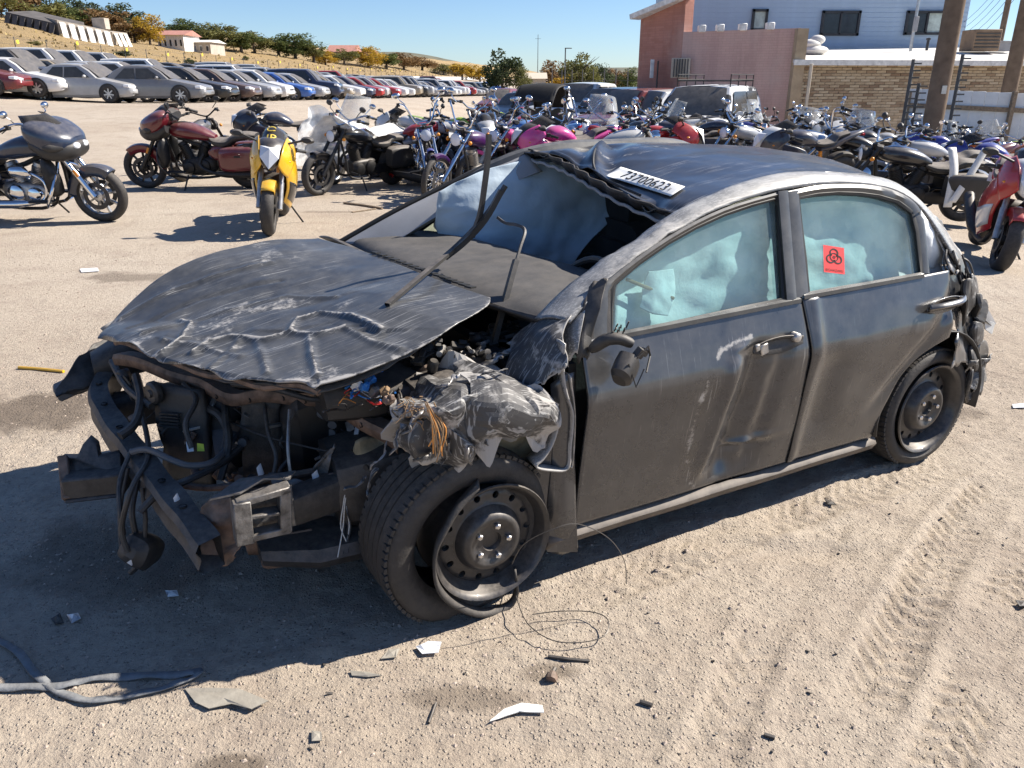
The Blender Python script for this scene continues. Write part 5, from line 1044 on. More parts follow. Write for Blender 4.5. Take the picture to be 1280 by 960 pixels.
def fender_arc(mb, cx, cz, r, hw, a0, a1, lip=.05, n=14):
    """arched mudguard; angles from +z towards -x"""
    rows = []
    for a in np.linspace(R(a0), R(a1), n):
        d = np.array([-math.sin(a), 0, math.cos(a)]); c = np.array([cx, 0, cz]); rows.append([c + d * (r - lip) + np.array([0, -hw, 0]), c + d * (r - .01) + np.array([0, -hw * .92, 0]), c + d * r + np.array([0, -hw * .5, 0]), c + d * (r + .008), c + d * r + np.array([0, hw * .5, 0]), c + d * (r - .01) + np.array([0, hw * .92, 0]), c + d * (r - lip) + np.array([0, hw, 0])])
    mb.grid(np.array(rows))
def smooth_loft(secs, k=4): return [tuple(x) for x in crom([np.array(list(s) + [2.0] * (6 - len(s))) for s in secs], k)]
def part(root, name, m, f, **kw):
    mb = MB(); f(mb); return mb.build(name, m, root, **kw)
def vtwin(root, x, z, m='engine_black', cm='chrome', s=1.0):
    def blk(mb):
        mb.loft(smooth_loft([(x - .30 * s, 0, z - .04, .07, .08, 4), (x - .2 * s, 0, z - .05, .12, .13, 4), (x + .1 * s, 0, z - .06, .12, .13, 4), (x + .2 * s, 0, z - .06, .08, .08, 4)], 3), 16)
    part(root, 'engine_case', m, blk)
    for t, dx in ((R(22), .07), (R(-23), -.07)):
        ax = Vector((math.sin(t), 0, math.cos(t))); prof = [(.03, -.02)]
        for k in range(11):
            h = .02 + k * .021; prof += [(.088, h), (.088, h + .008), (.07, h + .01), (.07, h + .019)]
        prof += [(.08, .26), (.074, .30), (.03, .315), (0, .315)]
        part(root, 'cylinder', 'engine_alu' if cm == 'chrome' else m, lambda mb: mb.lathe(prof, c=(x + dx * s, 0, z + .02), axis=ax, n=18))
    for y in (-1, 1):
        part(root, 'engine_cover', cm, lambda mb: (mb.lathe([(0, .17), (.05, .17), (.085, .155), (.095, .13), (.095, .08)], c=(x + .10, 0, z - .07), axis=(0, y, 0), n=22), mb.lathe([(0, .17), (.06, .17), (.10, .15), (.11, .12), (.11, .07)], c=(x - .13, 0, z - .05), axis=(0, y, 0), n=22)))
    part(root, 'air_cleaner', cm, lambda mb: mb.loft(smooth_loft([(x - .11, -.17, z + .22, .01, .03), (x - .09, -.17, z + .22, .05, .06), (x + .05, -.17, z + .22, .055, .07), (x + .12, -.17, z + .20, .01, .03)], 3), 16))
def mirrors(root, x, y, z, m='chrome', stalk=.12):
    for s in (1, -1):
        def f(mb):
            mb.tube([(x, s * y * .75, z), (x + .02, s * y, z + stalk * .6), (x - .01, s * (y + .03), z + stalk)], .007, 6)
            mb.loft(smooth_loft([(x - .025, s * (y + .05), z + stalk + .02, .055, .035), (x, s * (y + .05), z + stalk + .02, .062, .042), (x + .03, s * (y + .05), z + stalk + .02, .02, .015)], 3), 14)
        part(root, 'mirror', m, f)
def forks(root, xf, zf, xt, zt, m='chrome', w=.10, r=.026):
    for s in (1, -1):
        part(root, 'fork', m, lambda mb: (mb.tube([(xf, s * w, zf), (xf + (xt - xf) * .45, s * w, zf + (zt - zf) * .45)], r * 1.25, 12), mb.tube([(xf + (xt - xf) * .45, s * w, zf + (zt - zf) * .45), (xt, s * w, zt)], r, 12)))
    part(root, 'triple_clamp', 'black_plastic', lambda mb: (mb.box((xt, 0, zt), (.07, w * 2.4, .04)), mb.box((xt + (xf - xt) * .22, 0, zt + (zf - zt) * .22), (.07, w * 2.4, .04))), bevel=.006)
def bars(root, P, r=.014, grip=.12):
    """P: right half of the handlebar from the centre outwards"""
    L = [(x, -y, z) for x, y, z in P[::-1]] + [tuple(p) for p in P[1:]] if P[0][1] == 0 else None
    part(root, 'handlebar', 'chrome', lambda mb: mb.tube(crom(L, 5), r, 8))
    e = np.array(P[-1]); d = (np.array(P[-1]) - np.array(P[-2])); d = d / np.linalg.norm(d)
    for s in (1, -1):
        q = np.array([1, s, 1]); part(root, 'grip', 'rubber_clean', lambda mb: (mb.tube([(e - d * grip) * q, e * q], .02, 10), mb.tube([(e - d * grip * 1.1) * q + np.array([.04, 0, 0]), (e - d * .02) * q + np.array([.07, 0, -.01])], .006, 6), mb.box((e - d * grip * 1.25) * q + np.array([.01, 0, 0]), (.05, .05, .05))))
def exhaust(root, P, r0, r1, m='chrome', k=5):
    P = crom(P, k); n = len(P); rr = [r0 + (r1 - r0) * min(1, max(0, (i / n - .42) / .1)) for i in range(n)]; part(root, 'exhaust', m, lambda mb: mb.tube(P, rr, 12))
def base(name): 
    o = bpy.data.objects.new(name, None); COL.objects.link(o); return o
def make_cruiser(bar='low', screen=False, bags=False, wheel='wire', seat2=True, rim='chrome_dusty', chopper=False, engm='engine_black', cm='chrome'):
    o = base('cruiser_motorcycle'); xf = .98 if chopper else .82; xr = -.80; Rf = .335 if chopper else .315; Rr = .32; xt, zt = .40, .96
    bike_wheel('front_wheel', o, xf, Rf, .075 if chopper else .10, rim, wheel); bike_wheel('rear_wheel', o, xr, Rr, .14, rim, wheel)
    forks(o, xf, Rf, xt, zt, cm)
    part(o, 'frame', 'engine_black', lambda mb: (mb.tube(crom([(.42, 0, .86), (.34, .08, .5), (.26, .12, .24), (-.3, .12, .22), (-.45, .11, .4), (-.8, .11, .32)], 4), .018, 8), mb.tube(crom([(.42, 0, .86), (.34, -.08, .5), (.26, -.12, .24), (-.3, -.12, .22), (-.45, -.11, .4), (-.8, -.11, .32)], 4), .018, 8), mb.tube(crom([(.44, 0, .90), (.1, 0, .72), (-.3, 0, .62), (-.6, 0, .55)], 4), .022, 8), mb.tube([(.37, 0, .84), (.45, 0, 1.0)], .035, 10)))
    vtwin(o, -.02, .42, engm, cm)
    part(o, 'fuel_tank', 'paint_a', lambda mb: mb.loft(smooth_loft([(.38, 0, .87, .05, .04), (.30, 0, .87, .12, .085, 2.4), (.10, 0, .85, .155, .11, 2.5), (-.12, 0, .81, .13, .09, 2.4), (-.28, 0, .76, .06, .04)], 4), 20))
    part(o, 'tank_console', 'chrome', lambda mb: mb.loft(smooth_loft([(.28, 0, .955, .02, .01), (.15, 0, .965, .045, .014), (-.08, 0, .915, .03, .012)], 3), 12))
    part(o, 'seat', 'leather_black', lambda mb: mb.loft(smooth_loft([(-.20, 0, .74, .09, .03, 3), (-.32, 0, .70, .16, .05, 3), (-.50, 0, .70, .18, .055, 3), (-.60, 0, .75, .14, .06, 3)] + ([(-.72, 0, .77, .12, .045, 3), (-.92, 0, .76, .10, .03, 3)] if seat2 else [(-.64, 0, .78, .1, .03, 3)]), 4), 18))
    part(o, 'rear_fender', 'paint_a', lambda mb: fender_arc(mb, xr, Rr, Rr + .045, .10, -35, 100, .07), solid=.004)
    part(o, 'front_fender', 'paint_a', lambda mb: fender_arc(mb, xf, Rf, Rf + .03, .075 if not chopper else .05, -20, 75 if not chopper else 55, .06), solid=.004)
    part(o, 'headlight', cm, lambda mb: mb.lathe([(.0, -.11), (.05, -.10), (.085, -.04), (.09, .03), (.085, .04)], c=(.56, 0, .86), axis=(1, 0, 0), n=22))
    part(o, 'headlight_lens', 'lens_clear', lambda mb: mb.lathe([(.084, .036), (.06, .05), (0, .056)], c=(.56, 0, .86), axis=(1, 0, 0), n=22))
    bars(o, {'low': [(.42, 0, 1.02), (.40, .10, 1.05), (.34, .26, 1.12), (.18, .38, 1.08)], 'ape': [(.42, 0, 1.02), (.42, .12, 1.05), (.42, .24, 1.30), (.30, .33, 1.33), (.16, .37, 1.28)]}[bar])
    mirrors(o, .30, .30, 1.14 if bar == 'low' else 1.32, 'black_plastic' if cm != 'chrome' else 'chrome')
    exhaust(o, [(.08, -.10, .62), (.20, -.16, .50), (.18, -.18, .36), (-.1, -.20, .31), (-.5, -.21, .31), (-1.05, -.21, .33)], .022, .045, cm)
    exhaust(o, [(-.14, -.10, .60), (-.02, -.17, .48), (-.05, -.19, .42), (-.3, -.20, .40), (-.6, -.21, .40), (-1.0, -.21, .43)], .022, .042, cm)
    part(o, 'tail_light', 'lens_red', lambda mb: mb.loft([(-1.10, 0, .56, .03, .025, 3), (-1.14, 0, .55, .045, .03, 3), (-1.16, 0, .55, .03, .02, 3)], 12))
    part(o, 'licence_plate', 'label_white', lambda mb: mb.box((-1.17, 0, .45), (.006, .17, .10), (0, R(15), 0)))
    for s in (1, -1): part(o, 'turn_signal', 'lens_amber', lambda mb: mb.ell((.50, s * .19, .84), (.03, .028, .028), 10, 6))
    for s in (1, -1): part(o, 'foot_peg', 'rubber_clean', lambda mb: mb.tube([(.28, s * .14, .32), (.28, s * .32, .32)], .018, 8))
    part(o, 'kickstand', 'engine_black', lambda mb: mb.tube([(.05, .14, .24), (.08, .30, .02)], .012, 6))
    part(o, 'rear_shock', 'chrome', lambda mb: (mb.tube([(-.62, .13, .60), (-.80, .13, .36)], .026, 8), mb.tube([(-.62, -.13, .60), (-.80, -.13, .36)], .026, 8)))
    part(o, 'belt_guard', 'engine_black', lambda mb: mb.loft([(-.86, .13, .33, .012, .06), (-.3, .14, .34, .012, .08), (-.12, .14, .35, .012, .05)], 10))
    if screen:
        A = [[(.50 - .22 * t + (.06 - .25 * (q * q)) * (1 - .3 * t), q * .30 * (1 - .22 * t * t), .96 + .46 * t - .02 * q * q) for q in np.linspace(-1, 1, 9)] for t in np.linspace(0, 1, 7)]
        part(o, 'windscreen', 'clear_screen', lambda mb: mb.grid(np.array(A)), solid=.004)
    if bags:
        for s in (1, -1): part(o, 'saddlebag', 'leather_black', lambda mb: mb.loft(smooth_loft([(-.42, s * .25, .52, .05, .10, 5), (-.48, s * .25, .52, .09, .16, 5), (-.88, s * .25, .52, .09, .16, 5), (-.94, s * .25, .52, .05, .10, 5)], 2), 20))
    return o
def make_tourer():
    o = base('touring_motorcycle'); xf, xr, Rf, Rr = .84, -.80, .335, .315
    bike_wheel('front_wheel', o, xf, Rf, .115, 'wheel_silver', 'mag9', .06); bike_wheel('rear_wheel', o, xr, Rr, .17, 'wheel_silver', 'mag9', .06)
    forks(o, xf, Rf, .44, 1.0, 'chrome', .12, .03)
    part(o, 'frame', 'engine_black', lambda mb: (mb.tube(crom([(.44, 0, .9), (.40, .1, .5), (.28, .14, .22), (-.35, .14, .22), (-.55, .12, .36), (-.8, .12, .32)], 4), .02, 8), mb.tube(crom([(.44, 0, .9), (.40, -.1, .5), (.28, -.14, .22), (-.35, -.14, .22), (-.55, -.12, .36), (-.8, -.12, .32)], 4), .02, 8), mb.tube(crom([(.46, 0, .92), (0, 0, .70), (-.5, 0, .6)], 4), .03, 8)))
    vtwin(o, .0, .42, 'engine_alu', 'chrome', 1.1)
    part(o, 'fuel_tank', 'paint_a', lambda mb: mb.loft(smooth_loft([(.36, 0, .90, .06, .05), (.26, 0, .91, .15, .10, 2.5), (.05, 0, .90, .185, .125, 2.6), (-.18, 0, .85, .16, .10, 2.5), (-.36, 0, .79, .08, .05)], 4), 22))
    part(o, 'tank_console', 'chrome', lambda mb: mb.loft(smooth_loft([(.26, 0, 1.01, .02, .008), (.10, 0, 1.028, .05, .012), (-.15, 0, .955, .035, .01)], 3), 12))
    part(o, 'seat', 'leather_black', lambda mb: mb.loft(smooth_loft([(-.26, 0, .80, .10, .03, 3), (-.36, 0, .73, .19, .06, 3), (-.55, 0, .72, .21, .07, 3), (-.66, 0, .79, .18, .07, 3), (-.82, 0, .82, .17, .06, 3), (-1.0, 0, .82, .14, .04, 3)], 4), 20))
    for s in (1, -1): part(o, 'side_cover', 'paint_a', lambda mb: mb.loft(smooth_loft([(-.25, s * .15, .58, .01, .03), (-.36, s * .17, .58, .03, .10, 3), (-.50, s * .17, .58, .03, .10, 3), (-.58, s * .15, .58, .01, .03)], 3), 14))
    part(o, 'rear_fender', 'paint_a', lambda mb: fender_arc(mb, xr, Rr, Rr + .06, .12, -40, 112, .09), solid=.004)
    part(o, 'front_fender', 'paint_a', lambda mb: fender_arc(mb, xf, Rf, Rf + .03, .09, -38, 92, .12), solid=.004)
    for s in (1, -1):
        bag = part(o, 'saddlebag', 'paint_a', lambda mb: mb.loft(smooth_loft([(-.44, s * .27, .50, .05, .08, 4), (-.50, s * .27, .50, .10, .17, 4), (-.80, s * .28, .51, .115, .185, 4), (-1.06, s * .27, .53, .10, .16, 4), (-1.14, s * .26, .54, .05, .08, 4)], 3), 22))
        part(bag, 'bag_latch', 'chrome', lambda mb: mb.box((-.76, s * .392, .56), (.10, .012, .03)), bevel=.004)
        part(o, 'footboard', 'rubber_clean', lambda mb: mb.box((.26, s * .27, .31), (.30, .11, .025)), bevel=.01)
        part(o, 'lower_fairing', 'engine_black', lambda mb: mb.loft(smooth_loft([(.52, s * .20, .50, .03, .10, 3), (.46, s * .22, .56, .09, .20, 3), (.38, s * .22, .60, .08, .22, 3), (.33, s * .2, .62, .02, .12, 3)], 3), 16))
        part(o, 'crash_bar', 'chrome', lambda mb: mb.tube(crom([(.44, s * .06, .72), (.50, s * .24, .62), (.46, s * .36, .42), (.34, s * .30, .26), (.28, s * .12, .22)], 5), .017, 8))
        part(o, 'fork_reflector', 'lens_amber', lambda mb: mb.box((xf - .15, s * .155, .62), (.03, .008, .09), (0, R(-28), 0)))
    # frame-mounted fairing with twin lamp opening
    f_ = smooth_loft([(.24, 0, 1.14, .26, .06, 3), (.32, 0, 1.10, .36, .13, 3.4), (.46, 0, 1.04, .37, .165, 3.4), (.58, 0, 1.00, .33, .15, 3), (.68, 0, .975, .25, .115, 2.8), (.735, 0, .96, .15, .07, 2.6)], 4)
    fairing = part(o, 'fairing', 'paint_a', lambda mb: mb.loft(f_, 26))
    part(fairing, 'fairing_belly', 'black_plastic', lambda mb: mb.loft(smooth_loft([(.30, 0, .97, .30, .09, 3), (.46, 0, .90, .33, .13, 3), (.62, 0, .88, .29, .12, 3), (.73, 0, .895, .20, .085, 2.8), (.77, 0, .91, .10, .04, 2.4)], 3), 22))
    for s in (1, -1): part(fairing, 'fairing_vent', 'black_plastic', lambda mb: mb.loft(smooth_loft([(.50, s * .34, .95, .02, .03), (.58, s * .31, .94, .04, .05), (.68, s * .22, .93, .03, .035)], 3), 12))
    for s in (1, -1): part(o, 'headlight', 'lens_clear', lambda mb: mb.ell((.745, s * .085, .93), (.04, .065, .04), 14, 8))
    A = [[(.56 - .16 * t - .20 * q * q, q * .27 * (1 - .3 * t * t), 1.17 + .11 * t - .10 * q * q * (1 - t)) for q in np.linspace(-1, 1, 9)] for t in np.linspace(0, 1, 6)]
    part(o, 'windscreen', 'smoke_screen', lambda mb: mb.grid(np.array(A)), solid=.004)
    part(o, 'gauge_pod', 'black_plastic', lambda mb: mb.loft([(.20, 0, 1.12, .20, .06, 3), (.28, 0, 1.14, .24, .09, 3), (.34, 0, 1.14, .2, .08, 3)], 16))
    bars(o, [(.34, 0, 1.12), (.32, .12, 1.16), (.20, .30, 1.20), (.02, .42, 1.12)], .015)
    mirrors(o, .18, .34, 1.20, 'chrome', .10)
    exhaust(o, [(.10, -.12, .62), (.30, -.18, .52), (.26, -.20, .32), (0, -.22, .27), (-.4, -.27, .27), (-.8, -.29, .27), (-1.25, -.29, .30)], .025, .052)
    exhaust(o, [(-.16, .12, .56), (-.10, .2, .40), (-.3, .24, .29), (-.6, .28, .27), (-.9, .29, .27), (-1.25, .29, .30)], .025, .052)
    part(o, 'tail_light', 'lens_red', lambda mb: mb.loft([(-1.12, 0, .60, .05, .03, 3), (-1.16, 0, .58, .07, .035, 3), (-1.18, 0, .58, .05, .025, 3)], 12))
    part(o, 'licence_plate', 'label_white', lambda mb: mb.box((-1.20, 0, .46), (.006, .18, .11), (0, R(15), 0)))
    part(o, 'kickstand', 'engine_black', lambda mb: mb.tube([(.12, .16, .24), (.16, .33, .02)], .013, 6))
    return o
def make_sport(two_lamp=False):
    o = base('sport_motorcycle'); xf, xr, Rf, Rr = .70, -.71, .30, .315
    bike_wheel('front_wheel', o, xf, Rf, .12, 'engine_black', 'sport'); bike_wheel('rear_wheel', o, xr, Rr, .18, 'engine_black', 'sport')
    forks(o, xf, Rf, .42, .92, 'engine_alu', .11, .027)
    part(o, 'frame', 'alu', lambda mb: [mb.tube(crom([(.40, s * .08, .84), (.2, s * .17, .70), (-.1, s * .16, .56), (-.22, s * .13, .42)], 4), .035, 8) for s in (1, -1)])
    part(o, 'swing_arm', 'alu', lambda mb: [mb.tube([(-.20, s * .10, .40), (xr, s * .12, Rr)], .03, 8) for s in (1, -1)])
    part(o, 'engine_case', 'engine_black', lambda mb: mb.loft(smooth_loft([(.30, 0, .45, .12, .10, 4), (.20, 0, .46, .18, .18, 4), (-.12, 0, .42, .17, .16, 4), (-.24, 0, .40, .10, .09, 4)], 3), 18))
    part(o, 'fuel_tank', 'paint_a', lambda mb: mb.loft(smooth_loft([(.30, 0, .86, .06, .04), (.20, 0, .88, .15, .10, 2.6), (.02, 0, .88, .165, .115, 2.6), (-.14, 0, .83, .12, .08, 2.4), (-.22, 0, .80, .06, .03)], 4), 20))
    part(o, 'seat', 'leather_black', lambda mb: mb.loft(smooth_loft([(-.14, 0, .80, .08, .03, 3), (-.26, 0, .79, .14, .035, 3), (-.44, 0, .82, .14, .035, 3), (-.52, 0, .90, .10, .03, 3), (-.70, 0, .95, .08, .025, 3)], 4), 16))
    part(o, 'tail_fairing', 'paint_a', lambda mb: mb.loft(smooth_loft([(-.26, 0, .72, .10, .04, 3), (-.45, 0, .78, .14, .06, 3), (-.65, 0, .87, .12, .055, 3), (-.85, 0, .94, .07, .04), (-.96, 0, .96, .02, .02)], 4), 18))
    for s in (1, -1):
        S = spl([[(.62, s * .13, .84), (.45, s * .21, .84), (.25, s * .235, .80), (.08, s * .22, .74)], [(.58, s * .15, .72), (.42, s * .235, .68), (.2, s * .25, .62), (-.02, s * .24, .60)], [(.46, s * .16, .52), (.34, s * .225, .48), (.12, s * .235, .42), (-.12, s * .21, .40)], [(.36, s * .12, .34), (.26, s * .16, .28), (.05, s * .17, .22), (-.22, s * .14, .24)]], 5, 5)
        part(o, 'side_fairing', 'paint_a', lambda mb: mb.grid(S), solid=.006)
        part(o, 'fairing_inlay', 'paint_b', lambda mb: mb.grid(S[8:14, 2:14] + np.array([0, s * .006, 0])), solid=.003)
        part(o, 'ram_scoop', 'paint_b', lambda mb: mb.loft(smooth_loft([(.60, s * .15, .80, .02, .03), (.66, s * .12, .80, .03, .03), (.70, s * .09, .81, .012, .012)], 3), 10))
    nose = part(o, 'nose_fairing', 'paint_b', lambda mb: mb.loft(smooth_loft([(.40, 0, .96, .19, .08, 2.2), (.52, 0, .94, .19, .12, 2.0), (.64, 0, .88, .15, .15, 1.8), (.74, 0, .83, .09, .12, 1.7), (.79, 0, .80, .03, .05)], 4), 22))
    for s in (1, -1):
        part(nose, 'nose_wing', 'paint_a', lambda mb: mb.grid(spl([[(.46, s * .15, 1.06), (.40, s * .21, 1.0), (.36, s * .24, .90)], [(.62, s * .13, .99), (.56, s * .20, .92), (.46, s * .245, .84)], [(.73, s * .115, .90), (.66, s * .175, .82), (.56, s * .225, .74)], [(.76, s * .085, .78), (.70, s * .13, .70), (.60, s * .18, .64)]], 4, 4)), solid=.006)
    part(nose, 'headlight', 'lens_clear', lambda mb: (mb.add([(.70, -.105, .97), (.70, .105, .97), (.79, .10, .86), (.83, 0, .74), (.79, -.10, .86), (.79, 0, .955)], [(0, 5, 4), (5, 1, 2), (5, 2, 3), (5, 3, 4), (0, 1, 5)])), smooth=False)
    A = [[(.66 - .30 * t - .16 * q * q, q * .16 * (1 - .15 * t), 1.00 + .16 * t - .07 * q * q) for q in np.linspace(-1, 1, 9)] for t in np.linspace(0, 1, 6)]
    part(o, 'windscreen', 'smoke_screen', lambda mb: mb.grid(np.array(A)), solid=.004)
    part(o, 'front_fender', 'paint_a', lambda mb: fender_arc(mb, xf, Rf, Rf + .022, .075, -45, 60, .09), solid=.004)
    part(o, 'rear_hugger', 'black_plastic', lambda mb: fender_arc(mb, xr, Rr, Rr + .03, .09, -50, 30, .05), solid=.004)
    bars(o, [(.40, 0, .92), (.40, .12, .92), (.34, .22, .93), (.22, .34, .91)], .014)
    for s in (1, -1):
        part(o, 'mirror', 'black_plastic', lambda mb: (mb.tube([(.52, s * .16, 1.00), (.50, s * .32, 1.05)], .012, 6), mb.loft(smooth_loft([(.46, s * .38, 1.06, .05, .028), (.48, s * .38, 1.06, .075, .04), (.54, s * .37, 1.06, .05, .025)], 3), 14)))
        part(o, 'turn_signal', 'lens_amber', lambda mb: mb.ell((.60, s * .19, .82), (.03, .025, .015), 8, 6))
    exhaust(o, [(.28, -.05, .40), (.2, -.1, .20), (-.15, -.12, .17), (-.34, -.17, .26), (-.52, -.21, .38), (-.80, -.23, .50)], .028, .058, 'engine_black')
    part(o, 'tail_light', 'lens_red', lambda mb: mb.loft([(-.93, 0, .93, .05, .02, 3), (-.97, 0, .93, .05, .02, 3)], 10)); part(o, 'licence_plate', 'label_white', lambda mb: mb.box((-.98, 0, .72), (.006, .17, .10), (0, R(-18), 0)))
    part(o, 'rear_shock', 'lens_amber', lambda mb: mb.tube([(-.3, 0, .70), (-.36, 0, .40)], .03, 8)); part(o, 'kickstand', 'engine_black', lambda mb: mb.tube([(-.06, .14, .28), (-.10, .34, .02)], .011, 6))
    return o
def make_dirt_bike():
    o = base('dirt_motorcycle'); xf, xr, Rf, Rr = .74, -.74, .35, .33
    bike_wheel('front_wheel', o, xf, Rf, .085, 'alu', 'wire', .035); bike_wheel('rear_wheel', o, xr, Rr, .12, 'alu', 'wire', .04)
    forks(o, xf, Rf, .38, 1.12, 'engine_alu', .10, .026)
    part(o, 'frame', 'engine_black', lambda mb: [mb.tube(crom([(.38, 0, 1.0), (.30, s * .08, .6), (.16, s * .10, .32), (-.2, s * .10, .34), (-.28, s * .08, .6), (.1, s * .05, .86), (.36, 0, .98)], 4), .018, 8) for s in (1, -1)])
    part(o, 'swing_arm', 'alu', lambda mb: [mb.tube([(-.22, s * .08, .42), (xr, s * .10, Rr)], .026, 8) for s in (1, -1)])
    part(o, 'engine_case', 'engine_alu', lambda mb: mb.loft(smooth_loft([(.20, 0, .46, .08, .08, 4), (.10, 0, .48, .13, .16, 4), (-.14, 0, .45, .13, .14, 4), (-.24, 0, .43, .07, .08, 4)], 3), 16)); part(o, 'cylinder', 'engine_black', lambda mb: mb.lathe([(.07, 0), (.075, .03), (.06, .04), (.075, .06), (.06, .07), (.075, .1), (.075, .2), (.04, .24), (0, .24)], c=(.10, 0, .56), axis=(.2, 0, 1), n=16))
    part(o, 'fuel_tank', 'paint_a', lambda mb: mb.loft(smooth_loft([(.30, 0, .92, .04, .05), (.18, 0, .90, .12, .10, 2.5), (0, 0, .88, .10, .08, 2.4), (-.12, 0, .88, .05, .03)], 4), 16))
    part(o, 'seat', 'leather_black', lambda mb: mb.loft(smooth_loft([(.12, 0, .95, .05, .03, 3), (-.1, 0, .91, .09, .04, 3), (-.45, 0, .93, .09, .035, 3), (-.66, 0, .97, .06, .02, 3)], 4), 14))
    for s in (1, -1):
        part(o, 'shroud', 'paint_a', lambda mb: mb.grid(spl([[(.42, s * .14, .92), (.25, s * .19, .95), (.02, s * .13, .90)], [(.46, s * .16, .80), (.25, s * .20, .78), (.05, s * .13, .82)], [(.36, s * .13, .60), (.26, s * .16, .62), (.14, s * .12, .72)]], 4, 4)), solid=.005)
        part(o, 'side_panel', 'paint_b', lambda mb: mb.grid(spl([[(-.12, s * .09, .90), (-.40, s * .12, .92), (-.70, s * .07, .95)], [(-.15, s * .10, .72), (-.38, s * .14, .74), (-.58, s * .09, .84)]], 4, 5)), solid=.005)
    part(o, 'rear_fender', 'paint_a', lambda mb: mb.grid(spl([[(-.45, -.08, .90), (-.45, 0, .92), (-.45, .08, .90)], [(-.75, -.09, .96), (-.75, 0, .985), (-.75, .09, .96)], [(-1.05, -.06, 1.0), (-1.05, 0, 1.02), (-1.05, .06, 1.0)]], 4, 4)), solid=.005)
    part(o, 'front_fender', 'paint_a', lambda mb: mb.grid(spl([[(.35, -.07, .80), (.35, 0, .82), (.35, .07, .80)], [(.70, -.09, .80), (.70, 0, .84), (.70, .09, .80)], [(1.10, -.05, .74), (1.10, 0, .77), (1.10, .05, .74)]], 4, 4)), solid=.005)
    part(o, 'number_plate', 'paint_b', lambda mb: mb.box((.50, 0, 1.0), (.02, .20, .24), (0, R(20), 0)), bevel=.008)
    bars(o, [(.38, 0, 1.16), (.37, .12, 1.17), (.34, .28, 1.24), (.24, .41, 1.24)], .014); exhaust(o, [(.14, -.06, .62), (.26, -.12, .52), (.1, -.15, .42), (-.2, -.16, .62), (-.4, -.16, .80), (-.75, -.17, .90)], .02, .05, 'alu')
    part(o, 'kickstand', 'engine_black', lambda mb: mb.tube([(-.1, .13, .36), (-.12, .38, .02)], .011, 6))
    return o
PROTO = {'cruiser': make_cruiser(), 'cruiser_bag': make_cruiser(bags=True, wheel='mag5', cm='engine_black', rim='engine_black'), 'cruiser_screen': make_cruiser(screen=True, bags=True), 'chopper': make_cruiser('ape', chopper=True, seat2=False), 'tourer': make_tourer(), 'sport': make_sport(), 'dirt': make_dirt_bike()}
used = set(); BIKES = {}
def place_bike(style, p, yaw, label, a='bk_black', b='bk_black', lean=-8, pitch=0, z=0, scale=1.0, group=None, swap=None, key=None):
    paint = {'paint_a': a, 'paint_b': b}; paint.update(swap or {})
    o = copy_tree(PROTO[style], None, paint); o.rotation_euler = (R(lean), R(pitch), R(yaw)); o.location = (float(p[0]), float(p[1]), gz(p[0], p[1]) - .004 + z); o.scale = (scale,) * 3
    tag(o, label, 'motorcycle', group)
    if key: BIKES[key] = o
    return o
G1 = 'motorcycles parked in the yard'
def gp(u, v, Y=None):
    return on_ground(u, v)[:2] if Y is None else at_y(u, 98, Y)[:2]
# the ones that stand clear
c = gp(150, 276); place_bike('tourer', (c[0] - .98, c[1] + .02), -4, 'blue black touring motorcycle with chrome exhaust and shark-nose fairing', 'bk_navy', lean=6, group=G1, key='navy')
c = gp(312, 236); place_bike('tourer', (c[0] - .80, c[1] + .1), 181, 'dark red and black touring motorcycle standing side-on behind the navy one', 'bk_maroon', lean=-5, group=G1, swap={'chrome': 'engine_black', 'wheel_silver': 'engine_black', 'engine_alu': 'engine_black'}, key='maroon')
c = gp(336, 294); y = place_bike('sport', (c[0] - .12, c[1] + .69), -80, 'yellow and black sport motorcycle facing the wrecked sedan', 'bk_yellow', 'bk_black', lean=-7, group=G1, key='yellow')
c = gp(398, 244); place_bike('cruiser_bag', (c[0] + .47, c[1] + .67), -125, 'black cruiser with saddlebags half wrapped in clear plastic film', 'bk_black', lean=-8, group=G1, key='wrapped')
c = gp(245, 196, 14.6); place_bike('cruiser', c, 80, 'black cruiser with chrome forks parked behind the dark red tourer', 'bk_grey', lean=-8, group=G1, swap={'chrome': 'engine_black'})
c = gp(345, 165, 15.6); place_bike('sport', c, 196, 'dusty dark grey sport motorcycle with high tail beyond the yellow one', 'bk_blueblack', 'bk_grey', lean=-8, group=G1, scale=1.08)
c = gp(572, 230, 11.6); place_bike('chopper', (c[0] + .15, c[1] + .45), -120, 'purple and pink chopper with long chrome forks', 'bk_purple', lean=-8, group=G1, key='chopper')
c = gp(1248, 335); place_bike('sport', (c[0] + .22, c[1] + .61), -112, 'red sport motorcycle with white headlamp facing out of the row', 'bk_red', 'bk_white', lean=-8, group=G1, key='red')
c = gp(1205, 284); place_bike('cruiser_bag', (c[0] - .80, c[1] + .25), 172, 'black cruiser with white strap over its rear seat', 'bk_black', lean=-8, group=G1, key='strap')
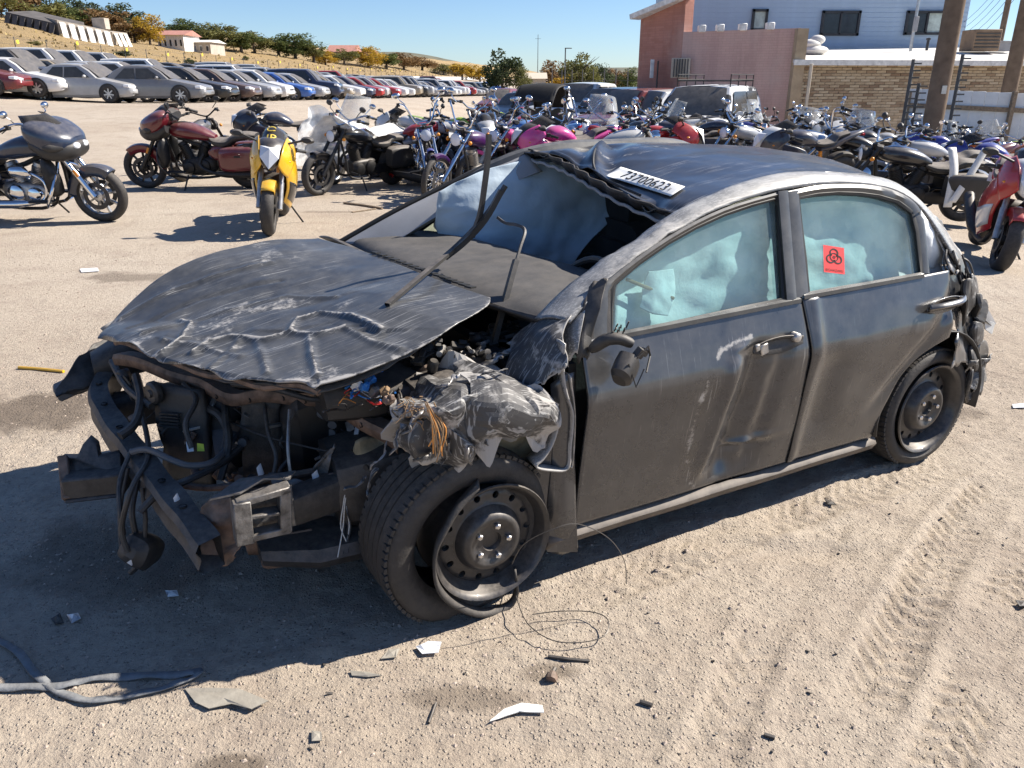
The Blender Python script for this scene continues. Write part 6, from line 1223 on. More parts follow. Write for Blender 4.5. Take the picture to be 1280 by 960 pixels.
# the heap in the middle and the long crowd on the right
crowd = [('cruiser', 520, 14.6, 10, 'bk_red', 'red tanked cruiser with stepped seat beside the pink chopper'), ('sport', 590, 13.6, -60, 'bk_blue', 'blue and white sport motorcycle tilted against its neighbours'), ('cruiser_screen', 440, 14.2, -110, 'bk_purple', 'purple cruiser with tall screen under a white sheet'),
         ('dirt', 560, 15.6, -30, 'bk_green', 'green and white dirt bike at the back of the heap'), ('chopper', 640, 12.8, -130, 'bk_pink', 'bright pink chopper with tall handlebars'), ('sport', 668, 14.2, 150, 'bk_sky', 'sky blue sport motorcycle with its tail raised'), ('cruiser', 625, 15.0, 40, 'bk_white', 'white cruiser with chrome engine in the heap'), ('sport', 700, 12.6, -160, 'bk_pink', 'pink and white sport motorcycle lying against a chopper'),
         ('cruiser_screen', 735, 13.8, -70, 'bk_blue', 'blue cruiser with upright clear windscreen'), ('cruiser', 775, 12.2, 10, 'bk_silver', 'silver cruiser with chrome pipes near the covered watercraft'), ('sport', 815, 12.4, -20, 'bk_red', 'red and black sport motorcycle with peeled fairing'), ('cruiser_bag', 850, 11.0, 170, 'bk_navy', 'navy cruiser with black saddlebags behind the sedan roof'),
         ('dirt', 840, 13.6, 160, 'bk_black', 'black dirt bike with curved white fender'), ('cruiser', 890, 11.8, -35, 'bk_blueblack', 'blue black cruiser with bare frame'), ('sport', 905, 13.8, 20, 'bk_white', 'white and black sport motorcycle before the camouflaged wagon'), ('dirt', 942, 14.4, 5, 'bk_orange', 'orange dirt bike beside the pink wall'), ('cruiser', 935, 10.8, -150, 'bk_silver', 'silver cruiser with long chrome pipes leaning over'), ('sport', 985, 12.0, 20, 'bk_grey', 'grey sport motorcycle with dusty seat'),
         ('cruiser_screen', 1005, 14.6, -100, 'bk_sky', 'pale blue cruiser with small clear windscreen'), ('tourer', 1040, 14.8, -120, 'bk_silver', 'silver touring motorcycle with white trunk'), ('cruiser_screen', 1072, 13.4, -115, 'bk_white', 'white cruiser with tall clear windscreen'), ('cruiser', 1030, 10.6, 170, 'bk_white', 'white seated cruiser with pale cover strapped on'), ('cruiser', 1062, 11.4, 200, 'bk_black', 'black cruiser with round sissy bar pad'), ('sport', 1100, 12.6, 160, 'bk_black', 'plain black sport motorcycle amid chrome cruisers'),
         ('cruiser', 1150, 13.0, 10, 'bk_white', 'cream tanked cruiser before the white fence'), ('sport', 1195, 11.6, 170, 'bk_blue', 'deep blue sport motorcycle with long tail'), ('cruiser_bag', 1215, 13.6, 15, 'bk_black', 'black bagger near the foot of the utility pole'), ('dirt', 1240, 14.2, 165, 'bk_green', 'lime green dirt bike by the fence'), ('sport', 1262, 10.4, 150, 'bk_blue', 'blue and white sport motorcycle behind the red one'), ('cruiser', 1280, 12.4, 20, 'bk_maroon', 'maroon cruiser past the blue sport motorcycles'),
         ('cruiser', 1175, 10.2, 175, 'bk_silver', 'silver and white cruiser behind the strapped black one'), ('sport', 1300, 11.0, -40, 'bk_orange', 'orange striped sport motorcycle by the row end'), ('cruiser', 1120, 15.2, -90, 'bk_blue', 'blue cruiser at the back beside the ladder posts'), ('cruiser_screen', 1180, 15.4, -80, 'bk_black', 'black cruiser with windscreen close to the fence'), ('sport', 870, 15.6, 0, 'bk_blueblack', 'dark sport motorcycle at the back of the crowd'), ('cruiser', 790, 14.8, -60, 'bk_black', 'black cruiser between the watercraft and the trucks'),
         ('sport', 960, 15.8, 180, 'bk_sky', 'blue sport motorcycle at the brick corner'), ('cruiser', 1255, 15.8, 170, 'bk_grey', 'grey cruiser against the white fence'), ('chopper', 1085, 9.9, 160, 'bk_black', 'black chopper with tall bars behind the sedan'), ('sport', 1010, 9.8, -170, 'bk_blueblack', 'blue black sport motorcycle just over the sedan roof')]
extra_c = ['bk_black', 'bk_white', 'bk_grey', 'bk_blue', 'bk_black', 'bk_silver', 'bk_navy', 'bk_maroon']
near_w = ['pink wall', 'tan brick wall', 'white fence', 'utility pole']; rq = random.Random(77)
heap_c = ['bk_white', 'bk_blue', 'bk_silver', 'bk_red', 'bk_black', 'bk_purple', 'bk_sky']
for i in range(13):
    u = 505 + i * 25 + rq.uniform(-8, 8); Y = (16.2, 13.2, 14.9)[i % 3] + rq.uniform(-.3, .5); st = rq.choice(('cruiser', 'sport', 'cruiser', 'chopper', 'cruiser_bag', 'dirt')); colr = heap_c[i % 7]
    crowd.append((st, u, Y, rq.choice((20, 160, -50, -120, -80, 200)), colr, f"{colr[3:]} {dict(cruiser='chrome cruiser', sport='sport motorcycle', dirt='dirt bike', cruiser_bag='saddlebag cruiser', chopper='ape-hanger chopper')[st]} wedged into the heap {('behind the purple chopper', 'near the pink motorcycles', 'by the covered watercraft')[0 if u < 600 else 1 if u < 720 else 2]}"))
for i in range(22):
    u = 860 + i * 20 + rq.uniform(-8, 8); Y = rq.uniform(13.6, 16.2); st = rq.choice(('cruiser', 'sport', 'dirt', 'cruiser_screen', 'cruiser_bag', 'chopper')); colr = extra_c[i % 8]
    w_ = near_w[0] if u < 960 else near_w[1] if u < 1130 else near_w[3] if u < 1215 else near_w[2]
    crowd.append((st, u, Y, rq.choice((10, 170, -60, -110, 195, -25)), colr, f"{colr[3:]} {dict(cruiser='chrome piped cruiser', sport='sport motorcycle', dirt='dirt bike', cruiser_screen='cruiser with windscreen', cruiser_bag='saddlebag cruiser', chopper='tall handlebar chopper')[st]} in the back rank before the {w_}"))
for i, (st, u, Y, yaw, colr, lab) in enumerate(crowd):
    q = gp(u, 98, Y * (1.30 if u > 830 else 1.0)); rr_ = random.Random(i); place_bike(st, q, yaw, lab, colr, ('bk_white', 'bk_black', 'bk_silver')[i % 3], lean=rr_.choice((-8, -9, -10, 7)), group='motorcycles crowded together in the yard')
for o in list(PROTO.values()):
    def rm(q):
        for ch in list(q.children): rm(ch)
        bpy.data.objects.remove(q)
    rm(o)
# things lying on single motorcycles
def bike_pt(key, x, y, z):
    o = BIKES[key]; M = Matrix.LocRotScale(o.location, o.rotation_euler, o.scale); return np.array(M @ Vector((x, y, z)))
m = MB(); A = []
for t in np.linspace(0, 1, 14): A.append([bike_pt('strap', -.42 - .16 * t * s_ + (.05 if s_ else 0), .2 - .4 * 0, 1.0 - .62 * t) for s_ in (0,)])
def strap(P, w):
    mb = MB(); P = crom(P, 5); mb.grid(np.array([[p + np.array([-w, 0, 0]) for p in P], [p + np.array([w, 0, 0]) for p in P]])); return mb
tag(strap([bike_pt('strap', -.45, .10, .98), bike_pt('strap', -.48, .27, .72), bike_pt('strap', -.46, .40, .30)], .055).build('tape_strip', 'cover_white', solid=.003), 'white strip hanging straight down over the black cruiser', 'strip')
tag(strap([bike_pt('strap', -.85, .12, .98), bike_pt('strap', -.66, .30, .66), bike_pt('strap', -.50, .40, .36)], .05).build('tape_strip', 'cover_white', solid=.003), 'white strip slanting down across the black cruiser', 'strip')
# clear film wrapped over the cruiser
def drape(ctrl, nu, nv, amp, seed): 
    Gd = spl(ctrl, nu, nv); Gd += (np.dstack([fbm(Gd[:, :, 0] * 5 + seed + k, Gd[:, :, 2] * 5 + k, 4) for k in range(3)]) - .45) * amp * 2; return MB().grid(Gd)
W_ = lambda x, y, z: bike_pt('wrapped', x, y, z)
tag(drape([[W_(.50, -.50, 1.12), W_(.30, -.55, 1.20), W_(.0, -.48, 1.02), W_(-.35, -.40, .92)], [W_(.62, -.62, .85), W_(.30, -.66, .85), W_(-.05, -.58, .78), W_(-.4, -.46, .72)], [W_(.70, -.70, .30), W_(.35, -.74, .26), W_(0, -.64, .26), W_(-.4, -.52, .30)]], 8, 8, .09, 2).build('plastic_wrap', 'plastic_film', ang=60), 'crinkled clear plastic film hanging off the wrapped cruiser', 'plastic film')
tag(drape([[W_(-.25, .20, .82), W_(-.5, .22, .86), W_(-.8, .2, .90)], [W_(-.25, -.05, .92), W_(-.5, -.05, .94), W_(-.8, -.05, 1.0)], [W_(-.3, -.30, .80), W_(-.55, -.34, .8), W_(-.9, -.34, .82)], [W_(-.45, -.42, .40), W_(-.7, -.44, .36), W_(-1.05, -.42, .34)]], 7, 7, .06, 5).build('white_sheet', 'cover_white', ang=60), 'white sheet bunched over the seat of the wrapped cruiser', 'sheet')
tag(drape([[bike_pt('yellow', .30, -.1, 0)] * 2], 1, 1, 0, 1).build('x', 'paper'), '', '') if False else None
tag(drape([[W_(.45, .30, .98), W_(.2, .28, 1.0), W_(-.1, .24, .92)], [W_(.48, .05, 1.14), W_(.2, .0, 1.06), W_(-.1, .0, .98)], [W_(.50, -.25, 1.1), W_(.2, -.3, 1.02), W_(-.1, -.3, .92)], [W_(.58, -.45, .70), W_(.25, -.48, .66), W_(-.1, -.46, .62)]], 7, 7, .06, 9).build('plastic_wrap', 'plastic_film', ang=60), 'milky plastic film draped over the tank of the wrapped cruiser', 'plastic film')
# paint-pen marks on the yellow bike's windscreen
V, F = text_mesh('JR'); bx = V[:, 0].max() - V[:, 0].min(); by = V[:, 1].max() - V[:, 1].min()
ys = BIKES['yellow']; mat('pen_yellow', (.75, .55, .08), .6)
def scr(q, t): return (.66 - .30 * t - .16 * q * q + .006, q * .16 * (1 - .15 * t), 1.00 + .16 * t - .07 * q * q + .006)
mb = MB(); mb.add([scr(.95 * v[0] / bx, .30 + .48 * v[1] / by) for v in V], F); mb.build('pen_mark', 'pen_yellow', ys, smooth=False)
mb = MB(); mb.tube(crom([scr(.35 * math.cos(a) - .1, .82 + .12 * math.sin(a)) for a in np.linspace(.5, 5.6, 9)], 3), .006, 5); mb.build('pen_mark', 'pen_yellow', ys)
# ------------------------------------------------------------------ parked cars (car frame: x forward, y left, z up)
mat('car_paint', (.4, .4, .4), .32)
TYPES = {   # body stations: x, half width, bottom, top ; cabin: x of windscreen foot, roof front, roof rear, rear foot, belt z, roof z
    'sedan': dict(st=[(2.25, .60, .32, .58), (2.15, .80, .24, .68), (1.7, .87, .20, .78), (1.0, .89, .20, .92), (.7, .89, .20, .95), (-1.2, .89, .20, .98), (-1.6, .88, .22, 1.0), (-2.15, .82, .28, .98), (-2.25, .66, .36, .86)], cab=(.95, .20, -.90, -1.62, .93, 1.44), wb=1.32),
    'hatch': dict(st=[(2.0, .58, .32, .62), (1.9, .80, .24, .74), (1.5, .86, .20, .84), (.95, .88, .20, .97), (.6, .88, .20, .99), (-1.4, .88, .20, 1.02), (-1.9, .84, .26, 1.0), (-2.0, .68, .36, .8)], cab=(1.0, .22, -1.2, -1.88, .97, 1.52), wb=1.25),
    'suv': dict(st=[(2.3, .70, .38, .78), (2.2, .88, .30, .92), (1.7, .93, .26, 1.02), (1.0, .95, .26, 1.10), (.7, .95, .26, 1.12), (-1.8, .95, .26, 1.14), (-2.25, .90, .32, 1.12), (-2.32, .8, .4, .9)], cab=(.98, .35, -1.95, -2.25, 1.10, 1.75), wb=1.36),
    'pickup': dict(st=[(2.9, .80, .45, 1.0), (2.82, .96, .36, 1.14), (2.2, 1.0, .34, 1.20), (1.4, 1.01, .34, 1.26), (-.7, 1.01, .34, 1.26), (-.74, 1.01, .34, 1.24), (-2.8, 1.0, .36, 1.24), (-2.88, .95, .44, 1.1)], cab=(1.35, .75, -.55, -.68, 1.24, 1.90), wb=1.78)}
def make_car(kind, rack=False):
    T = TYPES[kind]; o = base({'sedan': 'parked_sedan', 'hatch': 'parked_hatchback', 'suv': 'parked_suv', 'pickup': 'parked_pickup'}[kind])
    st = [tuple(x) for x in crom([np.array(s) for s in T['st']], 3)]; rows = []
    for (x, hw, zb, zt) in st:
        zm = zb + (zt - zb) * .55; half = [(hw * .90, zb), (hw * .985, zb + .10), (hw, zm), (hw * .985, zm + (zt - zm) * .45), (hw * .93, zt - .03), (hw * .80, zt + .005), (hw * .4, zt + .03), (0, zt + .035)]
        rows.append([(x, y, z) for y, z in half] + [(x, -y, z) for y, z in half[-2::-1]])
    mb = MB(); mb.grid(np.array(rows)); n = len(rows[0]); k = len(rows); mb.F.append(tuple(range(n))); mb.mi.append(0); mb.F.append(tuple((k - 1) * n + i for i in range(n - 1, -1, -1))); mb.mi.append(0)
    body = mb.build('body', 'car_paint', o, ang=30)
    xa, xb, xc, xd, zb, zr = T['cab']; hw = T['st'][4][1] * .93; ht = hw * (.74 if kind in ('sedan', 'hatch') else .82)
    def sec(t, s):                             # t 0..1 up; corners
        return hw + (ht - hw) * t
    mb = MB(); rows = []
    for (x, z, y) in ((xa, zb - .06, hw), (xa * .5 + xb * .5, (zb + zr) / 2 + .02, (hw + ht) / 2 + .01), (xb, zr - .03, ht), (xb * .6 + xc * .4, zr, ht), (xb * .3 + xc * .7, zr, ht), (xc, zr - .03, ht), (xc * .5 + xd * .5, (zb + zr) / 2 + .04, (hw + ht) / 2 + .01), (xd, zb - .04, hw)):
        rows.append([(x, hw if z > zb else y, zb - .08), (x, y, z - .02), (x, y * .92, z + .02), (x, y * .5, z + .045), (x, 0, z + .055), (x, -y * .5, z + .045), (x, -y * .92, z + .02), (x, -y, z - .02), (x, -hw if z > zb else -y, zb - .08)])
    mb.grid(np.array(rows)); mb.build('roof', 'car_paint', o, ang=25)
    f = .10
    part(o, 'windscreen', 'car_windscreen', lambda mb: mb.grid(np.array([[(xa + .03 - .0, y * hw * .86, zb + .03) for y in (-1, -.4, .4, 1)], [(xa * .5 + xb * .5 + .05, y * (hw + ht) / 2 * .88, (zb + zr) / 2 + .05 + (.035 if abs(y) < .9 else 0)) for y in (-1, -.4, .4, 1)], [(xb + .06, y * ht * .86, zr - .02 + (.03 if abs(y) < .9 else 0)) for y in (-1, -.4, .4, 1)]])))
    part(o, 'rear_window', 'car_windscreen', lambda mb: mb.grid(np.array([[(xd - .03, y * hw * .84, zb + .06) for y in (-1, 1)], [(xc - .06, y * ht * .84, zr - .03) for y in (-1, 1)]])))
    xm = (xb + xc) / 2 - .05; e = .012
    for s in (1, -1):
        def yy(z): return s * (hw + (ht - hw) * min(1, max(0, (z - zb) / (zr - zb))) + e)
        zl, zh = zb + .02, zr - .10
        for pts in ([(xa - .32, zl), (xm + .03, zl), (xm + .03, zh), (xb - .10, zh)], [(xm - .03, zl), (xd + .42, zl), (xc + .08, zh), (xm - .03, zh)]):
            part(o, 'side_window', 'car_window', lambda mb: mb.poly([(x, yy(z), z) for x, z in pts]), smooth=False)
        part(o, 'headlight', 'lens_clear', lambda mb: mb.loft([(T['st'][0][0] + .0, s * T['st'][0][1] * .86, T['st'][0][3] - .02, .12, .055, 3), (T['st'][1][0] - .02, s * T['st'][1][1] * .93, T['st'][1][3] - .06, .10, .07, 3), (T['st'][1][0] - .22, s * T['st'][1][1] * 1.0, T['st'][1][3] - .05, .06, .05, 3)], 12))
        part(o, 'tail_light', 'lens_red', lambda mb: mb.loft([(T['st'][-2][0] + .12, s * .80, T['st'][-2][3] - .14, .08, .09, 3), (T['st'][-1][0] + .02, s * .68, T['st'][-1][3] - .02, .10, .07, 3)], 12))
        part(o, 'door_mirror', 'car_paint', lambda mb: mb.ell((xa - .45, s * (hw + .14), zb + .06), (.07, .10, .065), 10, 6))
        for x in (T['wb'], -T['wb']):
            rw_ = .335 if kind in ('sedan', 'hatch') else .39; W = T['st'][3][1]
            w = bpy.data.objects.new('wheel', None); COL.objects.link(w); w.parent = o; w.location = (x, s * W, rw_)
            part(w, 'arch_shadow_disc', 'rubber_clean', lambda mb: mb.lathe([(0, s * .012), (rw_ + .055, s * .012), (rw_ + .055, -s * .2)], n=24, a0=-math.pi * .62, a1=math.pi * .62))  # black disc on the uncut body, standing in for the shaded wheel opening
            part(w, 'tyre', 'rubber', lambda mb: mb.lathe([(rw_ * .62, s * .02), (rw_ * .7, s * .035), (rw_ * .92, s * .035), (rw_, s * .015), (rw_, -s * .18), (rw_ * .8, -s * .2)], n=26))
            def rimf(mb):
                mb.lathe([(rw_ * .62, s * .02), (rw_ * .60, -s * .02), (rw_ * .56, -s * .05)], n=26); mb.lathe([(0, s * .02), (.06, s * .02), (.07, -s * .04)], n=14)
                for q in range(7):
                    a = 2 * math.pi * q / 7; d = Vector((math.sin(a), 0, math.cos(a))); mb.bar(d * .04 + Vector((0, s * .005, 0)), d * rw_ * .6 + Vector((0, s * .005, 0)), .02, .05, (math.cos(a), 0, -math.sin(a)))
            part(w, 'rim', 'wheel_silver', rimf)
    x0 = T['st'][0][0]; part(o, 'grille', 'black_plastic', lambda mb: (mb.box((x0 + .01, 0, T['st'][0][3] - .10), (.03, .66 if kind != 'pickup' else 1.1, .14 if kind != 'pickup' else .34)), mb.box((x0 - .02, 0, T['st'][0][2] + .06), (.05, .8, .07))), bevel=.008)
    part(o, 'front_bumper', 'car_paint' if kind != 'pickup' else 'chrome_dusty', lambda mb: mb.loft(smooth_loft([(x0 - .10, 0, T['st'][0][2] + .10, T['st'][1][1], .10, 5), (x0 + .02, 0, T['st'][0][2] + .10, T['st'][0][1] + .10, .10, 5), (x0 + .06, 0, T['st'][0][2] + .10, T['st'][0][1] - .05, .07, 4)], 2), 20))
    if kind == 'pickup': part(o, 'cargo_bed', 'rubber_clean', lambda mb: mb.box((-1.8, 0, 1.272), (1.9, 1.6, .02)))
    if rack: part(o, 'roof_rack', 'engine_black', lambda mb: ([mb.tube([(xb - .1, s * ht * .9, zr + .16), (xc + .1, s * ht * .9, zr + .16)], .018, 6) for s in (1, -1)], [mb.tube([(x, -ht * .9, zr + .14), (x, ht * .9, zr + .14)], .015, 6) for x in np.linspace(xb - .1, xc + .1, 6)], [mb.tube([(x, s * ht * .9, zr - .02), (x, s * ht * .9, zr + .28)], .013, 6) for s in (1, -1) for x in np.linspace(xb - .1, xc + .1, 4)], [mb.tube([(xb - .1, s * ht * .9, zr + .28), (xc + .1, s * ht * .9, zr + .28)], .013, 6) for s in (1, -1)]))
    return o
CARP = {k: make_car(k) for k in TYPES}; CARP['rack'] = make_car('suv', True)
def place_car(kind, x, y, yaw, color, label, group=None, z=0, lite=False):
    o = copy_tree(CARP[kind], None, {'car_paint': color}); o.location = (x, y, float(terrain(x, y)) + z); o.rotation_euler = (0, 0, R(yaw))
    if lite:
        for ch in list(o.children):
            nm = ch.name.split('.')[0]
            if nm in ('rear_window', 'tail_light', 'grille', 'door_mirror', 'front_bumper'): bpy.data.objects.remove(ch)
            elif nm == 'wheel':
                for g_ in list(ch.children):
                    if g_.name.split('.')[0] == 'arch_shadow_disc': bpy.data.objects.remove(g_)
    return tag(o, label, 'car', group)
names = dict(car_white='white', car_silver='silver', car_grey='grey', car_black='black', car_maroon='maroon', car_red='red', car_blue='bright blue', car_navy='navy', car_tan='tan', car_brown='brown', car_pinkred='faded red')
kn = dict(sedan='sedan', hatch='hatchback', suv='wagon', pickup='pickup')
rc = random.Random(21); T0 = np.array([-16.5, 22.]); TD = np.array([.1205, .9927]); TN = np.array([-.9927, .1205])
first = [('sedan', 'car_grey'), ('sedan', 'car_black'), ('sedan', 'car_white'), ('sedan', 'car_silver'), ('sedan', 'car_grey'), ('sedan', 'car_black'), ('sedan', 'car_brown'), ('sedan', 'car_silver'), ('hatch', 'car_white'), ('sedan', 'car_blue'), ('sedan', 'car_silver'), ('suv', 'car_navy'), ('sedan', 'car_tan'), ('sedan', 'car_white'), ('sedan', 'car_navy'), ('sedan', 'car_red'), ('hatch', 'car_silver'), ('sedan', 'car_red'), ('sedan', 'car_white')]
seq = ['car_silver', 'car_white', 'car_silver', 'car_red', 'car_white', 'car_grey', 'car_black', 'car_white', 'car_silver', 'car_tan', 'car_grey', 'car_navy', 'car_silver', 'car_white', 'car_maroon', 'car_black', 'car_silver', 'car_blue']
for row, (off, start, step, cnt) in enumerate(((0, 3.2, 2.45, 46), (5.8, 10.0, 2.5, 42), (11.2, 22.0, 2.6, 40))):
    line = [first[i] if row == 0 and i < len(first) else (rc.choice(('sedan', 'sedan', 'hatch', 'suv')), rc.choice(seq)) for i in range(cnt)]
    for i, (kind, colr) in enumerate(line):
        p = T0 + TD * (start + i * step) + TN * off; d = start + i * step; rowt = ('first long row', 'second long row', 'row beside the barrier')[row]
        if row == 0 and i < 4: p = T0 + TD * (start + 4 * step) + np.array([-2.55, -.55]) * (4 - i)
        l_ = names[line[i - 1][1]] if i else None; r_n = names[line[i + 1][1]] if i + 1 < cnt else None
        nb_ = f"between {l_} and {r_n} cars" if l_ and r_n else f"at the end beside a {l_ or r_n} car"
        lab = f"{names[colr]} {kn[kind]} {nb_}, {'near' if d < 40 else 'far'} part of {rowt}"
        place_car(kind, p[0], p[1], 2 + rc.uniform(-3, 3), colr, lab, 'cars in the long parked rows', lite=(d > 34))
# vehicles beyond the heap, in front of the pink wall
def cy(u, Y): return at_y(u, 98, Y)[:2]
for kind, u, Y, yaw, colr, lab in (('pickup', 738, 31, -128, 'car_white', 'white pickup with black grille facing the heap of motorcycles'), ('suv', 768, 29, -135, 'car_silver', 'silver utility wagon beside the white pickup'), ('suv', 796, 25.5, -145, 'car_maroon', 'dark maroon wagon beside the camouflage wrapped one'), ('sedan', 690, 33, -110, 'car_red', 'red sedan parked beyond the roll-cage buggy'),
                                   ('sedan', 650, 38, -110, 'car_grey', 'grey sedan standing left of the red sedan'), ('sedan', 672, 36, -110, 'car_black', 'black sedan between the grey and red sedans'), ('sedan', 706, 42, -110, 'car_white', 'white sedan behind the roll-cage buggy'), ('suv', 700, 52, -100, 'car_silver', 'silver wagon far behind the roll-cage buggy'), ('suv', 826, 25.0, -150, 'car_white', 'white utility wagon close to the pink wall'), ('sedan', 628, 48, -110, 'car_maroon', 'maroon sedan standing far behind the heap'), ('hatch', 725, 60, -100, 'car_blue', 'blue hatchback far behind the white pickup')):
    q = cy(u, Y); place_car(kind, q[0], q[1], yaw, colr, lab)
# wagon in black-and-white camouflage with a roof rack
def camo():
    m, nt, bs, out = _new('camo_wrap'); f = ramp(nt, noise(nt, 2.6, 2, .4), [(.47, 0.), (.49, 1.)]); nt.links.new(mixc(nt, f, (.02, .02, .022), (.55, .56, .58)), bs.inputs['Base Color']); bs.inputs['Roughness'].default_value = .5
camo(); q = cy(884, 20.5); place_car('rack', q[0], q[1], 240, 'camo_wrap', 'camouflage wrapped utility wagon with black roof rack', None)
for o in CARP.values(): rm(o)
# roll-cage buggy
bg = thing('roll_cage_buggy', 'small black off-road buggy with canvas roof on a roll cage', 'buggy', (*cy(676, 22.5), gz(*cy(676, 22.5))), R(-120))
for s in (1, -1):
    part(bg, 'cage_hoop', 'engine_black', lambda mb: mb.tube(crom([(.75, s * .55, .75), (.45, s * .58, 1.35), (.1, s * .58, 1.72), (-.5, s * .58, 1.70), (-.75, s * .58, 1.2), (-.8, s * .58, .7)], 5), .03, 8)); part(bg, 'cage_pillar', 'engine_black', lambda mb: mb.tube([(-.35, s * .58, .6), (-.30, s * .58, 1.7)], .028, 8))
    for x in (.95, -.95):
        w = bpy.data.objects.new('wheel', None); COL.objects.link(w); w.parent = bg; w.location = (x, s * .62, .33); part(w, 'tyre', 'rubber', lambda mb: mb.lathe([(.17, -.10), (.28, -.13), (.33, -.09), (.33, .09), (.28, .13), (.17, .10)], n=26)); part(w, 'rim', 'alu', lambda mb: mb.lathe([(0, -s * .03), (.05, s * .05), (.12, s * .03), (.17, s * .09)], n=20))
    part(bg, 'bucket_seat', 'leather_black', lambda mb: (mb.loft([(-.1, s * .28, .55, .18, .07, 3), (-.4, s * .28, .55, .2, .08, 3)], 12), mb.loft([(-.42, s * .28, .85, .2, .32, 3), (-.52, s * .28, .88, .2, .32, 3)], 12)))
part(bg, 'canvas_roof', 'cloth_black', lambda mb: mb.grid(spl([[(.50, y, 1.36 + .02 * (1 - abs(y) / .6)) for y in (-.6, 0, .6)], [(.1, y, 1.75 + .04 * (1 - abs(y) / .6)) for y in (-.6, 0, .6)], [(-.5, y, 1.73 + .04 * (1 - abs(y) / .6)) for y in (-.6, 0, .6)], [(-.78, y, 1.2) for y in (-.6, 0, .6)]], 5, 4)), solid=.01)
part(bg, 'side_curtain', 'cover_white', lambda mb: mb.poly([(-.5, .60, 1.66), (-.76, .60, 1.2), (-.78, .60, .75), (-.55, .60, .8), (-.36, .60, 1.3)], (0, .01, 0)))
part(bg, 'buggy_body', 'bk_black', lambda mb: mb.loft(smooth_loft([(1.2, 0, .55, .3, .10, 4), (1.0, 0, .60, .5, .18, 4), (.6, 0, .62, .55, .2, 4), (.3, 0, .45, .56, .14, 4), (-.6, 0, .45, .56, .14, 4), (-.9, 0, .62, .55, .2, 4), (-1.2, 0, .62, .4, .12, 4)], 3), 18)); part(bg, 'steering_wheel', 'rubber_clean', lambda mb: mb.tube([(.25 + .06 * math.cos(a), .28 + .15 * math.sin(a), .95 + .14 * math.cos(a)) for a in np.linspace(0, 2 * math.pi, 18)[:-1]], .014, 6, closed=True))
# covered watercraft on its side
q = cy(765, 11.2); jk = thing('covered_watercraft', 'long dark blue covered watercraft with pale stripe behind the sedan roof', 'watercraft', (q[0], q[1], gz(*q)), R(172))
part(jk, 'hull', 'bk_blueblack', lambda mb: mb.loft(smooth_loft([(1.3, 0, .60, .05, .06), (1.1, 0, .58, .28, .20, 2.6), (.5, 0, .52, .5, .32, 3), (-.6, 0, .52, .5, .32, 3), (-1.2, 0, .56, .42, .28, 3), (-1.3, 0, .6, .2, .1)], 4), 22)); part(jk, 'rubbing_strake', 'cover_white', lambda mb: mb.loft(smooth_loft([(1.25, 0, .66, .1, .03), (1.05, 0, .66, .33, .035, 4), (.5, 0, .66, .53, .04, 4), (-.6, 0, .66, .53, .04, 4), (-1.25, 0, .66, .42, .035, 4)], 3), 18)); part(jk, 'cover', 'cloth_black', lambda mb: mb.loft(smooth_loft([(1.0, 0, .72, .1, .05), (.7, 0, .80, .3, .12, 2.4), (.1, 0, .92, .34, .18, 2.2), (-.8, 0, .86, .3, .14, 2.4), (-1.2, 0, .74, .15, .06)], 4), 18)); jk.scale = (.85, .9, .78); part(jk, 'trailer_bunk', 'wood_weathered', lambda mb: (mb.box((0, .3, .12), (2.2, .12, .22)), mb.box((0, -.3, .12), (2.2, .12, .22))))
# ------------------------------------------------------------------ hill, barrier, buildings, poles, trees
def hillz(X, Y):
    d = row_d(X, Y); return terrain(X, Y) + .185 * np.clip(d - 20, 0, 46) + .03 * np.clip(d - 66, 0, 80) + (fbm(X * .11 + 50, Y * .11 + 50, 4) - .45) * 1.6 * sstep(21, 30, d)
def grassmat():
    m, nt, bs, out = _new('dry_grass'); a = noise(nt, .12, 5, .6); b = noise(nt, 1.6, 6, .75); f = noise(nt, 9, 5, .8)
    c = mixc(nt, ramp(nt, a, [(.35, 0.), (.65, 1.)]), (.42, .29, .13), (.34, .24, .12)); c = mixc(nt, mth(nt, 'MULTIPLY', ramp(nt, b, [(.55, 0.), (.75, 1.)]), .6), c, (.20, .17, .07)); c = mixc(nt, mth(nt, 'MULTIPLY', ramp(nt, f, [(.4, 1.), (.6, 0.)]), .35), c, (.22, .16, .09))
    nt.links.new(c, bs.inputs['Base Color']); bs.inputs['Roughness'].default_value = .95; bump(nt, bs, f, .8, .3)
grassmat()
aa = np.concatenate([np.linspace(-60, 120, 110), np.linspace(124, 700, 60)]); dd_ = np.concatenate([np.linspace(19.5, 72, 60), np.linspace(76, 260, 20)])
AA, DD = np.meshgrid(aa, dd_); HX = T0[0] + TD[0] * AA + TN[0] * DD; HY = T0[1] + TD[1] * AA + TN[1] * DD; HZ_ = hillz(HX, HY) - .25 * (DD < 20.2)
tag(MB().grid(np.dstack([HX, HY, HZ_])[::-1]).build('hill', 'dry_grass', ang=180), 'dry yellow grass hillside above the parked cars', 'hill', kind='structure')
rx = np.linspace(-420, 420, 90); rows = []
for k, (yy, hh) in enumerate(((560, -2), (640, 5), (760, 14), (900, 20), (1100, 12))):
    env = np.exp(-((rx + 120) / 95) ** 2) + .45 * np.exp(-((rx - 110) / 80) ** 2) + .30 * np.exp(-((rx + 290) / 90) ** 2) + .10
    rows.append([(x, yy, -2 + max(0, hh) * 1.35 * e + 3 * (fbm(np.array([x * .03]), np.array([k * 3.1]), 3)[0] - .4) * (k > 0)) for x, e in zip(rx, env)])
mat('ridge_scrub', (.12, .115, .075), .95, var=.6, scale=.05); tag(MB().grid(np.array(spl(rows, 3, 1))).build('ridge', 'ridge_scrub', ang=180), 'distant wooded ridge on the skyline', 'ridge', kind='structure')
